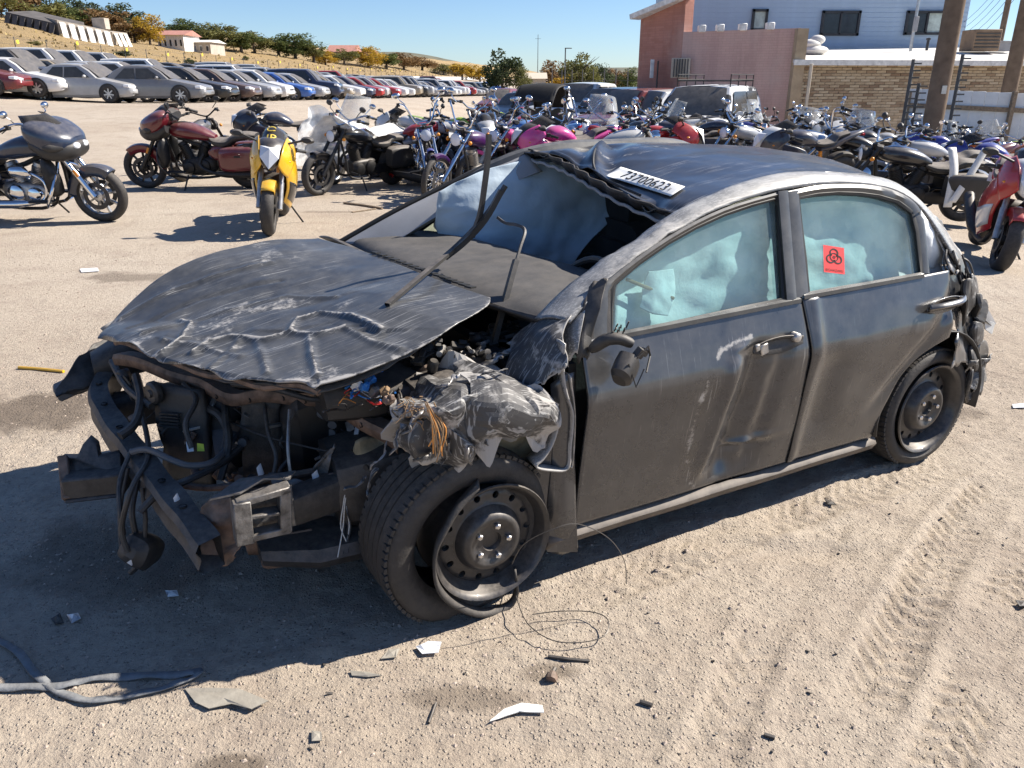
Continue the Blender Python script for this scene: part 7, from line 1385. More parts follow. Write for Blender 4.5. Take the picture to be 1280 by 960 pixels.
# dry tufts and shrubs on the hillside
mat('tuft', (.36, .27, .12), .95, var=.4, scale=2); r_ = np.random.RandomState(5); mb = MB()
for i in range(2600):
    a = r_.rand() ** 1.6 * 190 - 10; d = 20.5 + r_.rand() * 44; x, y = T0 + TD * a + TN * d; z = float(hillz(np.array([x]), np.array([y]))[0]); h = .10 + .20 * r_.rand()
    for q in range(2):
        t = r_.rand() * 3.14; w = .10 + .16 * r_.rand(); mb.add([(x - w * math.cos(t), y - w * math.sin(t), z - .05), (x + w * math.cos(t), y + w * math.sin(t), z - .05), (x + .1 * r_.randn(), y + .1 * r_.randn(), z + h)], [(0, 1, 2)])
tag(mb.build('hill_grass', 'tuft', smooth=False), 'tufts of tall dry grass covering the hillside', 'grass', kind='stuff')
# trees
def leafmat(name, c1, c2):
    m, nt, bs, out = _new(name); n = noise(nt, 1.3, 3, .6); n2 = noise(nt, 11, 2, .5)
    c = mixc(nt, ramp(nt, mth(nt, 'MULTIPLY', mth(nt, 'ADD', n, n2), .5), [(.38, 0.), (.62, 1.)]), c1, c2); nt.links.new(c, bs.inputs['Base Color']); bs.inputs['Roughness'].default_value = .7; bs.inputs['Specular IOR Level'].default_value = .2
    tr = node(nt, 'ShaderNodeBsdfTranslucent'); nt.links.new(c, tr.inputs[0]); mx = node(nt, 'ShaderNodeMixShader'); mx.inputs[0].default_value = .3; nt.links.new(bs.outputs[0], mx.inputs[1]); nt.links.new(tr.outputs[0], mx.inputs[2]); nt.links.new(mx.outputs[0], out.inputs[0])
leafmat('leaf_green', (.06, .085, .025), (.13, .15, .05)); leafmat('leaf_olive', (.11, .115, .035), (.20, .19, .065)); leafmat('leaf_dark', (.04, .06, .026), (.085, .10, .045)); leafmat('leaf_yellow', (.34, .21, .02), (.50, .34, .05)); leafmat('leaf_rust', (.17, .10, .045), (.28, .18, .08)); mat('bark', (.11, .085, .065), .9, var=.3, scale=8, bmp=.4, bscale=20)
def crown_mesh(seed, nclump, nleaf, size, flat=1.0):
    r = np.random.RandomState(seed); V = []; F = []; cl = []
    while len(cl) < nclump:
        p = r.rand(3) * 2 - 1
        if .12 < np.linalg.norm(p) < 1: cl.append(p * np.array([.78, .78, .78 * flat]))
    for p in cl:
        rad = .22 + .18 * r.rand(); n = int(nleaf * (.6 + .8 * r.rand()))
        dirs = r.randn(n, 3); dirs /= np.linalg.norm(dirs, axis=1)[:, None]; pts = p + dirs * (rad * r.rand(n, 1) ** .4) * np.array([1, 1, .8])
        for q in pts:
            a = r.randn(3); a /= np.linalg.norm(a); b = np.cross(a, r.randn(3)); b /= np.linalg.norm(b) + 1e-6; s = size * (.6 + .8 * r.rand()); o = len(V)
            V += [q - a * s - b * s * .45, q + a * s - b * s * .45, q + a * s + b * s * .45, q - a * s + b * s * .45]; F.append((o, o + 1, o + 2, o + 3))
    m = MB(); m.V = [tuple(v) for v in V]; m.F = F; m.mi = [0] * len(F); return m
CM = [crown_mesh(i, n, l, s, f) for i, (n, l, s, f) in enumerate(((34, 85, .045, 1.0), (26, 90, .05, .9), (40, 80, .042, 1.15), (22, 80, .055, .8)))]
CMESH = []
for i, m in enumerate(CM):
    o = m.build('crown', 'leaf_green', smooth=False); CMESH.append(o.data); bpy.data.objects.remove(o)
def trunk_mesh(seed):
    r = random.Random(seed); mb = MB(); mb.tube(crom([(0, 0, -.1), (.02, 0, .5), (-.02, .03, 1.0), (.02, .0, 1.5)], 3), [.085, .07, .06, .055, .05, .045, .04, .035, .03, .02], 8)
    for k in range(7):
        a = r.random() * 6.28; z0 = .5 + .9 * r.random(); L = .5 + .35 * r.random(); mb.tube(crom([(0, 0, z0), (math.cos(a) * L * .5, math.sin(a) * L * .5, z0 + .25), (math.cos(a) * L, math.sin(a) * L, z0 + .55)], 3), [.03, .024, .02, .015, .012, .008, .005], 6)
    return mb
TM = []
for i in range(3): o = trunk_mesh(i).build('trunk', 'bark'); TM.append(o.data); bpy.data.objects.remove(o)
def tree(name, x, y, z, h, w, leaf, label, k=0, low=False, cat='tree'):
    t = thing(name, label, cat, (x, y, z), k * 1.3); h = h * (.6 if name == 'hill_tree' else 1.0); w = w * (.85 if name == 'hill_tree' else 1.0); hs = h * (.96 if not low else 1.0); cz = h - hs / 2
    if not low:
        q = bpy.data.objects.new('trunk', TM[k % 3]); COL.objects.link(q); q.parent = t; q.scale = (w * .55, w * .55, h * .45)
    q = bpy.data.objects.new('crown', CMESH[k % 4]); COL.objects.link(q); q.parent = t; q.location = (0, 0, cz if not low else h * .42); q.scale = (w / 2, w / 2, hs / 2); q.rotation_euler = (0, 0, k * .9)
    q.material_slots[0].link = 'OBJECT'; q.material_slots[0].material = MAT[leaf]; return t
def by_px(u, Y): return at_y(u, 98, Y)[:2]
hill_trees = [(5, 104, 8, 10, 'leaf_olive', 'olive green tree at the hill edge by the dark shed'), (32, 112, 8, 9, 'leaf_rust', 'rust brown tree behind the dark shed on the hill'), (52, 118, 9, 8, 'leaf_dark', 'dark green tree above the dark hill shed'), (75, 112, 7, 9, 'leaf_olive', 'olive tree behind the joint of the hill sheds'), (66, 104, 3.2, 6, 'leaf_yellow', 'low yellow bush behind the dark shed'), (98, 116, 7, 8, 'leaf_green', 'green tree behind the pale hill shed'), (118, 122, 7.5, 8, 'leaf_dark', 'dark tree rising beside the shed chimney'), (138, 118, 7.5, 10, 'leaf_rust', 'bare brown tree behind the pale hill shed'), (163, 124, 8.5, 10, 'leaf_dark', 'tall dark tree past the end of the pale shed'), (176, 112, 5.5, 7, 'leaf_rust', 'dry brown tree beside the bright yellow one'), (194, 112, 7, 5.5, 'leaf_yellow', 'bright yellow autumn tree on the hill crest'),
              (208, 130, 4.5, 8, 'leaf_rust', 'thin dry brown tree right of the yellow one'), (236, 140, 7, 9, 'leaf_green', 'green tree behind the flat hill bungalow'), (262, 142, 6.5, 9, 'leaf_dark', 'dark green tree right of the flat bungalow'), (282, 138, 7.5, 10, 'leaf_olive', 'large olive tree starting the crest hedge'), (305, 140, 7, 10, 'leaf_green', 'round green tree in the crest hedge'), (322, 146, 6.5, 9, 'leaf_olive', 'olive tree closing the crest hedge'), (352, 150, 7, 10, 'leaf_green', 'broad green tree starting the second crest clump'), (372, 152, 7.5, 11, 'leaf_green', 'tallest green tree of the second crest clump'), (394, 154, 6.5, 9, 'leaf_olive', 'yellowish green tree of the second crest clump'), (408, 160, 5, 7, 'leaf_yellow', 'small yellow tree beside the pink town houses'),
              (432, 176, 6, 9, 'leaf_olive', 'olive tree before the pink town houses'), (462, 182, 8, 10, 'leaf_yellow', 'yellow green tree right of the pink town houses'), (484, 190, 7, 10, 'leaf_green', 'green tree under the distant ridge'), (505, 205, 7, 11, 'leaf_rust', 'orange brown tree under the distant ridge'), (528, 220, 6, 12, 'leaf_rust', 'brown shrubby tree near the grey roof'), (555, 230, 5.5, 10, 'leaf_olive', 'olive scrub tree right of the grey roof'), (578, 210, 8.5, 11, 'leaf_yellow', 'yellow tree left of the big dark tree'), (600, 215, 7, 9, 'leaf_yellow', 'golden tree touching the big dark tree')]
for i, (u, Y, h, w, lf, lab) in enumerate(hill_trees):
    x, y = by_px(u, Y); z = float(hillz(np.array([x]), np.array([y]))[0]) if row_d(x, y) > 19 else float(terrain(x, y)); tree('hill_tree', x, y, z - .3, h, w, lf, lab, i)
flat_trees = [(628, 118, 6.6, 7.0, 'leaf_dark', 'big dark round tree at the end of the car rows'), (652, 116, 4.2, 3.2, 'leaf_olive', 'lighter tree leaning on the big dark one'), (668, 150, 4.5, 6, 'leaf_rust', 'orange tree behind the cream house'), (692, 160, 6, 8, 'leaf_rust', 'brown orange tree right of the cream house'), (726, 130, 6.6, 7.5, 'leaf_olive', 'olive tree behind the wire fence'), (750, 140, 5.0, 6, 'leaf_dark', 'dark tree right of the olive fence tree'), (772, 150, 5.2, 6, 'leaf_rust', 'rust tree near the pink wall'), (788, 120, 4.2, 4, 'leaf_green', 'green tree against the pink wall corner'), (705, 140, 3.6, 6, 'leaf_yellow', 'low yellow tree behind the wire fence')]
for i, (u, Y, h, w, lf, lab) in enumerate(flat_trees):
    x, y = by_px(u, Y); tree('yard_tree', x, y, float(terrain(x, y)) - .8, h + .8, w, lf, lab, i + 1)
for i, (u, Y, h, w, lf) in enumerate([(640, 112, 1.5, 4, 'leaf_olive'), (660, 112, 2.0, 5, 'leaf_green'), (680, 110, 1.8, 4, 'leaf_yellow')]):
    x, y = by_px(u, Y); tree('yard_bush', x, y, float(terrain(x, y)) - .4, h, w, lf, ('low olive bush below the big dark tree', 'low green bush before the cream house', 'low yellowish bush by the wire fence')[i], i, True, 'bush')
gs = [(98, 66), (118, 72), (140, 70), (180, 62), (215, 80), (240, 90), (262, 84), (300, 95), (330, 88), (52, 74), (75, 62), (160, 82), (198, 74), (285, 78), (120, 56), (350, 110), (310, 120)]
for i, (u, Y) in enumerate(gs):
    x, y = by_px(u, Y); d = row_d(x, y); x2, y2 = (np.array([x, y]) if d > 21 else np.array([x, y]) + TN * (23 - d)); z = float(hillz(np.array([x2]), np.array([y2]))[0]); tree('sage_bush', x2, y2, z - .1, .5 + .35 * (i % 3) / 2, 1.2 + .9 * (i % 4) / 3, ('leaf_olive', 'leaf_green', 'leaf_dark')[i % 3], ('small olive shrub on the dry hillside', 'small green shrub on the dry hillside', 'small dark shrub on the dry hillside')[i % 3], i, True, 'bush'); 
for o in COL.objects:
    if o.name.startswith('sage_bush'): o['group'] = 'shrubs dotted over the dry hillside, ' + o['label'].split()[1]
# white barrier with wire posts at the foot of the hill
mat('white_panel', (.74, .75, .76), .6, var=.1, scale=1.2, dust=.25); mat('post_grey', (.10, .10, .10), .6, metal=.4); mat('sign_yellow', (.78, .60, .05), .6)
bar = thing('white_barrier', 'long low white barrier with wire posts at the foot of the hill', 'barrier', (*T0, 0)); P0 = np.array([0., 0.])
box = MB().box((0, 0, 0), (.06, 2.94, .62)).build('barrier_panel', 'white_panel', bar, bevel=.01); post = MB().tube([(0, 0, 0), (0, 0, 1.75)], .028, 6).build('wire_post', 'post_grey', bar)
ang = math.atan2(TD[1], TD[0]) - math.pi / 2
for i in range(78):
    a = -6 + i * 3.0; q = T0 + TD * a + TN * 18.6; q2 = T0 + TD * (a + 3) + TN * 18.6; z = float(terrain(*q)); z2 = float(terrain(*q2)); o = box if i == 0 else box.copy()
    if i: COL.objects.link(o)
    m_ = T0 + TD * (a + 1.5) + TN * 18.6; o.location = (m_[0] - T0[0], m_[1] - T0[1], (z + z2) / 2 + .34); o.rotation_euler = (math.atan2(z2 - z, 3), 0, ang)
    o = post if i == 0 else post.copy()
    if i: COL.objects.link(o)
    o.location = (q[0] - T0[0] + TN[0] * .1, q[1] - T0[1] + TN[1] * .1, z)
    if i < 45 and i % 2 == 0: MB().box((q[0] - T0[0] + .1, q[1] - T0[1], z + 1.45 + .12 * (i % 3)), (.02, .22, .22), (.2, 0, ang)).build('warning_sign', 'sign_yellow', bar, smooth=False)
for zz in (.95, 1.3, 1.65):
    MB().tube([(*(TD * (-6 + i * 6.0) + TN * 18.7), float(terrain(*(T0 + TD * (-6 + i * 6.0) + TN * 18.7))) + zz) for i in range(38)], .006, 4).build('fence_wire', 'post_grey', bar)
# sheds and houses on the hill
mat('shed_dark', (.10, .09, .085), .8, var=.3, scale=1); mat('shed_pale', (.42, .37, .31), .8, var=.2, scale=1); mat('panel_white', (.68, .66, .62), .6); mat('roof_dark', (.07, .065, .065), .7); mat('brick_pink', (.40, .19, .15), .85, var=.2, scale=2); mat('cream_wall', (.55, .48, .38), .8, var=.1); mat('dark_glass', (.03, .035, .045), .12)
def hill_pt(u, Y): x, y = by_px(u, Y); return np.array([x, y, float(hillz(np.array([x]), np.array([y]))[0]) if row_d(x, y) > 19 else float(terrain(x, y))])
def shed(u0, u1, Y0, Y1, h, n, m, pm, name, label):
    a = hill_pt(u0, Y0); b = hill_pt(u1, Y1); a[2] -= .3; b[2] -= .3; t = thing(name, label, 'shed', a); d = b - a; L = math.hypot(d[0], d[1]); nrm_ = np.array([d[1], -d[0], 0]) / L
    A = np.zeros(3); B = d; w = -nrm_ * 4.0; up = np.array([0, 0, h])
    mb = MB(); mb.add([A, B, B + w, A + w, A + up, B + up, B + w + up * 1.25, A + w + up * 1.25], [(0, 1, 5, 4), (1, 2, 6, 5), (2, 3, 7, 6), (3, 0, 4, 7), (4, 5, 6, 7)]); mb.build('shed_wall', m, t, smooth=False)
    for i in range(n):
        p = A + d * ((i + .18) / n); q = A + d * ((i + .82) / n); o1 = nrm_ * .7; mb = MB(); mb.add([p + o1 + np.array([0, 0, .15]), q + o1 + np.array([0, 0, .15]), q + nrm_ * .12 + up * .92, p + nrm_ * .12 + up * .92, p + o1 * .95 + np.array([0, 0, .15]), q + o1 * .95 + np.array([0, 0, .15]), q + nrm_ * .04 + up * .90, p + nrm_ * .04 + up * .90], [(0, 1, 2, 3), (7, 6, 5, 4), (0, 4, 5, 1), (1, 5, 6, 2), (2, 6, 7, 3), (3, 7, 4, 0)]); mb.build('sloping_panel', pm, t, smooth=False)
    return t
shed(24, 84, 98, 96, 1.5, 7, 'shed_dark', 'shed_dark', 'hill_shed', 'dark brown shed row on the hill crest'); st_ = shed(85, 148, 96, 100, 1.9, 6, 'shed_pale', 'panel_white', 'hill_shed', 'pale shed row with white sloping panels on the hill'); MB().box((hill_pt(128, 100) - hill_pt(85, 96)) + np.array([0, 2, 2.3]), (1.5, 1.2, 1.2)).build('chimney', 'shed_pale', st_, bevel=.03); shed(150, 168, 101, 103, 1.7, 3, 'shed_pale', 'panel_white', 'hill_shed', 'short shed with three white panels past the gap')
def house(name, u0, u1, Y, h, m, rm_, label, wins=4, storeys=1, dep=6, gable=1.2, zoff=0):
    a = hill_pt(u0, Y); b = hill_pt(u1, Y); a[2] = min(a[2], b[2]) - .2 + zoff; t = thing(name, label, 'house', a); L = b[0] - a[0]
    MB().box((L / 2, dep / 2, h / 2), (L, dep, h)).build('wall', m, t, smooth=False)
    mb = MB(); mb.add([(-.3, -.4, h - .02), (L + .3, -.4, h - .02), (L + .3, dep + .4, h - .02), (-.3, dep + .4, h - .02), (-.3, dep / 2, h + gable), (L + .3, dep / 2, h + gable)], [(0, 1, 5, 4), (2, 3, 4, 5), (0, 4, 3), (1, 2, 5), (0, 3, 2, 1)]); mb.build('roof', rm_, t, smooth=False)
    for s in range(storeys):
        for k in range(wins):
            x = L * (k + .5) / wins; z = (s + .55) * h / storeys; w = MB().box((x, -.03, z), (L / wins * .42, .08, h / storeys * .42)).build('window', 'panel_white', t, smooth=False); MB().box((x, -.085, z), (L / wins * .34, .03, h / storeys * .34)).build('pane', 'dark_glass', w, smooth=False)
    return t
house('bungalow', 204, 236, 118, 2.3, 'panel_white', 'brick_pink', 'long flat bungalow with pink roof on the hill', 5, gable=.7); house('bungalow', 245, 268, 122, 1.9, 'shed_pale', 'panel_white', 'small grey bungalow with white roof on the hill', 3, gable=.4)
house('town_house', 412, 446, 205, 6.6, 'brick_pink', 'brick_pink', 'pink brick town house block with dark windows beyond the hill', 5, 2, 8, 1.6, -4.6); house('town_house', 447, 468, 210, 6.0, 'brick_pink', 'brick_pink', 'narrower pink town house beside the long block', 3, 2, 8, 1.4, -4.6)
house('far_house', 554, 572, 260, 3.6, 'shed_pale', 'roof_dark', 'grey roofed far house under the ridge', 3, zoff=-3.5); house('far_house', 652, 682, 135, 2.6, 'cream_wall', 'cream_wall', 'cream house low behind the bushes', 4, gable=.9)
# wire yard fence with tall posts in the middle distance
wf = thing('yard_fence', 'tall wire fence with thin grey posts before the far trees', 'fence', (*by_px(690, 75), float(terrain(*by_px(690, 75)))))
a = by_px(690, 75); b = by_px(800, 66)
for i in range(9):
    q = a + (b - a) * i / 8 - a; MB().tube([(q[0], q[1], -.8), (q[0], q[1], 3.0)], .04, 6).build('fence_post', 'post_grey', wf)
for zz in (.3, .9, 1.5, 2.1, 2.7): MB().tube([(0, 0, zz), (b[0] - a[0], b[1] - a[1], zz)], .012, 4).build('fence_wire', 'post_grey', wf)
q = by_px(706, 60); lp_ = thing('lamp_post', 'tall thin lamp post over the far cars', 'lamp post', (*q, float(terrain(*q)))); part(lp_, 'mast', 'post_grey', lambda mb: mb.tube([(0, 0, 0), (0, 0, 4.2)], [.06, .04], 8)); part(lp_, 'lamp_head', 'post_grey', lambda mb: mb.box((.2, 0, 4.2), (.5, .12, .06)), bevel=.01)
q = by_px(672, 180); mp_ = thing('radio_mast', 'very thin mast above the cream house', 'mast', (*q, float(terrain(*q)))); part(mp_, 'mast', 'post_grey', lambda mb: mb.tube([(0, 0, 0), (0, 0, 11)], [.09, .05], 6)); part(mp_, 'mast_arm', 'post_grey', lambda mb: mb.bar((-.6, 0, 10.2), (.6, 0, 10.2), .05, .05))
# ---- building on the right
def painted_brick(name, c1, c2, sc):
    m, nt, bs, out = _new(name); tc = node(nt, 'ShaderNodeTexCoord'); mp = node(nt, 'ShaderNodeMapping'); mp.inputs['Rotation'].default_value = (R(90), 0, 0); nt.links.new(tc.outputs['Object'], mp.inputs[0])
    b = node(nt, 'ShaderNodeTexBrick'); b.inputs['Scale'].default_value = sc; nt.links.new(mp.outputs[0], b.inputs['Vector']); b.inputs['Color1'].default_value = (*c1, 1); b.inputs['Color2'].default_value = (*c2, 1); b.inputs['Mortar'].default_value = (*[x * .8 for x in c1], 1); b.inputs['Mortar Size'].default_value = .012; b.inputs['Brick Width'].default_value = .5; b.inputs['Row Height'].default_value = .17
    n = noise(nt, 1.0, 6, .7, stretch=(2.4, 2.4, .35)); n2_ = noise(nt, .5, 5, .6); c = mixc(nt, mth(nt, 'MULTIPLY', ramp(nt, n, [(.42, 0.), (.7, 1.)]), .5), b.outputs['Color'], tuple(x * .62 for x in c2)); c = mixc(nt, mth(nt, 'MULTIPLY', ramp(nt, n2_, [(.45, 0.), (.65, 1.)]), .35), c, (.55, .47, .43)); nt.links.new(c, bs.inputs['Base Color']); bs.inputs['Roughness'].default_value = .85; bump(nt, bs, b.outputs['Fac'], -.4, .02)
painted_brick('pink_brick', (.60, .40, .35), (.57, .37, .325), 2.2); painted_brick('red_brick', (.46, .22, .17), (.40, .18, .135), 2.2)
mat('siding_blue', (.36, .47, .60), .55, var=.06, scale=2); mat('fascia_white', (.72, .71, .68), .6); mat('roof_white', (.66, .64, .60), .7, var=.12, scale=2); mat('mortar', (.30, .24, .17), .95, var=.2, scale=4); mat('window_frame_dark', (.03, .03, .035), .4); mat('blind', (.45, .52, .48), .6)
for nm, c in (('brick_tan_a', (.46, .365, .25)), ('brick_tan_b', (.41, .315, .21)), ('brick_tan_c', (.32, .23, .15)), ('brick_tan_d', (.51, .415, .295)), ('brick_tan_e', (.25, .17, .11))): mat(nm, c, .9, var=.2, scale=3, bmp=.2, bscale=20)
def hgt_at(v, Y): return CAM_H + (98 - v) / FPX * (Y * _cp * (1 + ((98 - 480) / FPX) ** 2) ** 0 ) / _cp * (1 + math.tan(PITCH) ** 2) ** .5 * 1.0 if False else float(at_y(640, v, Y)[2])
WY = 27.0; zb_ = -2.2
c0 = at_y(993, 98, WY)[:2]; pl = at_y(850, 98, 28.6)[:2]; bl = at_y(797, 98, 30.4)[:2]
bd_ = thing('brick_building', 'two storey building with blue siding, pink brick wall and tan brick lean-to', 'building', (c0[0], c0[1], 0))
def rel(x, y, z): return np.array([x - c0[0], y - c0[1], z])
def wallq(name, m, a, b, z0a, z0b, z1a, z1b, th=.3, parent=bd_):
    A = rel(*a, z0a); B = rel(*b, z0b); C_ = rel(*b, z1b); D_ = rel(*a, z1a); d = B - A; n = np.array([-d[1], d[0], 0]); n = n / np.linalg.norm(n) * th; mb = MB(); mb.add([A, B, C_, D_, A + n, B + n, C_ + n, D_ + n], [(0, 1, 2, 3), (7, 6, 5, 4), (0, 4, 5, 1), (1, 5, 6, 2), (2, 6, 7, 3), (3, 7, 4, 0)]); return mb.build(name, m, parent, smooth=False)
pk = wallq('pink_wall', 'pink_brick', pl, c0, zb_, zb_, hgt_at(40, 28.6), hgt_at(35, 27))
for u in (874, 897, 925, 958):
    t = (u - 850) / 143; q = pl + (c0 - pl) * t; MB().box(rel(q[0], q[1] + .1, hgt_at(39.5 - 4 * t, 28 - t) + .10), (.22, .34, .22)).build('parapet_cap', 'fascia_white', pk, bevel=.02)
rb = wallq('red_wall', 'red_brick', bl, pl + np.array([.02, .05]), zb_, zb_, hgt_at(21, 30.4), hgt_at(0, 28.6) + .05, .4)
A = rel(*bl, hgt_at(20, 30.4)) + np.array([-.25, -.15, -.05]); B = rel(*pl, hgt_at(-2, 28.6)) + np.array([.1, -.15, .1]); MB().bar(A, B, .5, .16).build('gable_fascia', 'fascia_white', rb, smooth=False)
wb_ = at_y(850, 85, 28.4); gr_ = MB().box(rel(wb_[0] + .02, wb_[1], wb_[2]), (.62, .12, .62), (0, 0, -.2)).build('barred_window', 'cream_wall', pk, bevel=.01)
for k in range(6): MB().box(rel(wb_[0] - .22 + k * .09, wb_[1] - .1, wb_[2]), (.03, .04, .56)).build('window_bar', 'window_frame_dark', gr_, smooth=False)
q = at_y(815, 86, 29.4); MB().box(rel(q[0], q[1], q[2]), (.12, .12, .6)).build('wall_box', 'fascia_white', rb, bevel=.01); q = at_y(822, 88, 29.2); MB().tube([rel(q[0], q[1], q[2] - .6), rel(q[0], q[1], q[2] + .3)], .03, 6).build('wall_pipe', 'window_frame_dark', rb)
# tan brick wall, brick by brick
te = at_y(1330, 98, 29.0)[:2]; wl = np.linalg.norm(te - c0); wd = (te - c0) / wl; wn = np.array([wd[1], -wd[0]]); ztop = hgt_at(80, WY)
tw_ = wallq('tan_wall', 'mortar', c0, te, zb_, zb_, ztop, ztop); tw_.location = (0, 0.0, 0)
BL, BH = .36, .088; bm_ = MB().box((0, 0, 0), (BL - .014, .05, BH - .016)); b0 = bm_.build('brick', 'brick_tan_a', tw_, bevel=.004); bme = b0.data; bpy.data.objects.remove(b0); rest = MB(); cnt = 0; rb_ = random.Random(3); yawb = math.atan2(wd[1], wd[0])
for row in range(32):
    z = ztop - .05 - row * BH
    for k in range(int(wl / BL)):
        s = (k + .5 + (.5 if row % 2 else 0)) * BL; 
        if s > wl - .2: continue
        p = c0 + wd * s + wn * (.012 + .006 * rb_.random()); uu = s / wl; mm = rb_.choices(['brick_tan_a', 'brick_tan_b', 'brick_tan_c', 'brick_tan_d', 'brick_tan_e'], (5, 4, 2.2, 2.5, 1.1))[0]
        vis = row < 24 and not (row > 10 and uu > .46)
        if vis and cnt < 300 and row < 20 and uu < (.62 if row > 7 else 1):
            o = bpy.data.objects.new('brick', bme); COL.objects.link(o); o.parent = tw_; o.location = rel(p[0], p[1], z); o.rotation_euler = (0, 0, yawb); o.material_slots[0].link = 'OBJECT'; o.material_slots[0].material = MAT[mm]; cnt += 1
        else: rest.cur = ('brick_tan_a', 'brick_tan_b', 'brick_tan_c', 'brick_tan_d', 'brick_tan_e').index(mm); rest.box(rel(p[0], p[1], z), (BL - .014, .05, BH - .016), (0, 0, yawb))
o = rest.build('brickwork', ['brick_tan_a', 'brick_tan_b', 'brick_tan_c', 'brick_tan_d', 'brick_tan_e'], tw_, smooth=False); o['kind'] = 'stuff'
MB().bar(rel(*(c0 + wn * .10), zb_), rel(*(c0 + wn * .10), hgt_at(36, 27)), .34, .30, (0, 1, 0)).build('brick_pier', 'brick_tan_b', bd_, smooth=False)
q = at_y(1010, 98, 26.6); q2 = at_y(998, 160, 26.6); MB().bar(rel(q[0] + .05, q[1], ztop), rel(q[0] + .05, q[1], zb_), .09, .07, (0, 1, 0)).build('downpipe', 'cream_wall', bd_, bevel=.01)
# lean-to roof sheet and its edge
by0 = 34.0; ra = np.array([*c0, ztop + .04]); rbb = np.array([*te, ztop + .04]); zback = hgt_at(63, by0)
mb = MB(); P_ = [rel(ra[0] - .2, ra[1] - .35, ztop + .02), rel(rbb[0], rbb[1] - .35, ztop + .02), rel(te[0] + 4, by0, zback), rel(c0[0] - .3 + 1.6, by0, zback)]; mb.poly(P_, (0, 0, .10)); mb.build('lean_to_roof', 'roof_white', bd_, smooth=False)
MB().bar(P_[0] + np.array([0, -.04, .02]), P_[1] + np.array([0, -.04, .02]), .06, .16).build('roof_edge', 'fascia_white', bd_, smooth=False)
# blue lap siding, board by board
ba = at_y(846, 98, by0)[:2]; be = at_y(1197, 98, by0)[:2]; zt_ = 8.2
core = MB().box(rel((ba[0] + be[0]) / 2, by0 + 3.2, 3.2), (be[0] - ba[0], 6.0, 10.6)).build('upper_block', 'siding_blue', bd_, smooth=False); nb = int((zt_ - 2.4) / .17); L = be[0] - ba[0]; board = None
for k in range(nb):
    o = MB().box((0, 0, 0), (L + .02, .03, .178), (R(7), 0, 0)).build('siding_board', 'siding_blue', core, smooth=False) if board is None else board.copy()
    if board is not None: COL.objects.link(o)
    board = board or o; o.location = rel((ba[0] + be[0]) / 2, by0 + .17, 2.45 + k * .17)
def win(u0, v0, u1, v1, sash, blind=None):
    a = at_y(u0, v1, by0 + .1); b = at_y(u1, v0, by0 + .1); w = b[0] - a[0]; h = b[2] - a[2]; c = rel((a[0] + b[0]) / 2, by0 + .10, (a[2] + b[2]) / 2); fr = MB()
    for x, z, sx, sz in ((0, h / 2, w + .1, .09), (0, -h / 2, w + .1, .09), (-w / 2, 0, .09, h + .1), (w / 2, 0, .09, h + .1)) + (((0, 0, .07, h),) if sash > 1 else ()): fr.box(c + np.array([x, 0, z]), (sx, .12, sz))
    f_ = fr.build('window', 'window_frame_dark', bd_, smooth=False)
    for k in range(sash):
        MB().box(c + np.array([w * ((k + .5) / sash - .5), .02, 0]), (w / sash - .05, .03, h - .05)).build('pane', 'blind' if blind == k else 'dark_glass', f_, smooth=False)
win(940, 13, 959, 37, 1, 0); win(1026, 15, 1075, 43, 2); win(1131, 15, 1186, 42, 2, 1)
# things on the lean-to roof
def roofz(Y): return ztop + .14 + (zback - ztop) * (Y - WY) / (by0 - WY)
def rp(u, Y): q = at_y(u, 98, Y); return np.array([q[0], q[1], roofz(Y)])
q = rp(1012, 29.5); rv = thing('roof_vent', 'white stacked turbine vent on the lean-to roof', 'vent', q); [part(rv, 'vent_dome', 'roof_white', lambda mb: mb.ell((dx, 0, z), (r, r, .16), 14, 8)) for dx, z, r in ((0, .12, .5), (-.12, .32, .36), (.1, .45, .26))]
q = rp(1132, 31.0); cm = thing('conduit_mast', 'pale metal conduit mast rising from the lean-to roof', 'mast', q); part(cm, 'pipe', 'alu', lambda mb: mb.tube([(0, 0, 0), (.0, 0, 6)], .055, 8)); part(cm, 'meter_box', 'trim_grey', lambda mb: mb.box((0, -.06, .9), (.14, .12, .5)), bevel=.01)
q = rp(1216, 30.5); ac = thing('roof_cooler', 'dark rooftop cooler unit beside the utility pole', 'cooler', q); part(ac, 'cabinet', 'brick_tan_e', lambda mb: mb.box((0, 0, .38), (.95, .9, .70)), bevel=.02); [part(ac, 'louvre', 'window_frame_dark', lambda mb: mb.box((0, -.46, .15 + k * .11), (.85, .03, .04), (.4, 0, 0))) for k in range(5)]
q = rp(1243, 30.8); part(thing('roof_hatch', 'small grey box on the roof past the cooler', 'box', q), 'box_body', 'trim_grey', lambda mb: (mb.box((0, 0, .16), (.6, .5, .3)), mb.box((0, 0, .33), (.66, .56, .05))), bevel=.01)
q = rp(1152, 31.5); part(thing('vent_pipe', 'short black vent pipe on the lean-to roof', 'pipe', q), 'pipe', 'window_frame_dark', lambda mb: mb.lathe([(.05, 0), (.05, .35), (.08, .36), (.08, .42), (0, .44)], axis=(0, 0, 1), n=12))
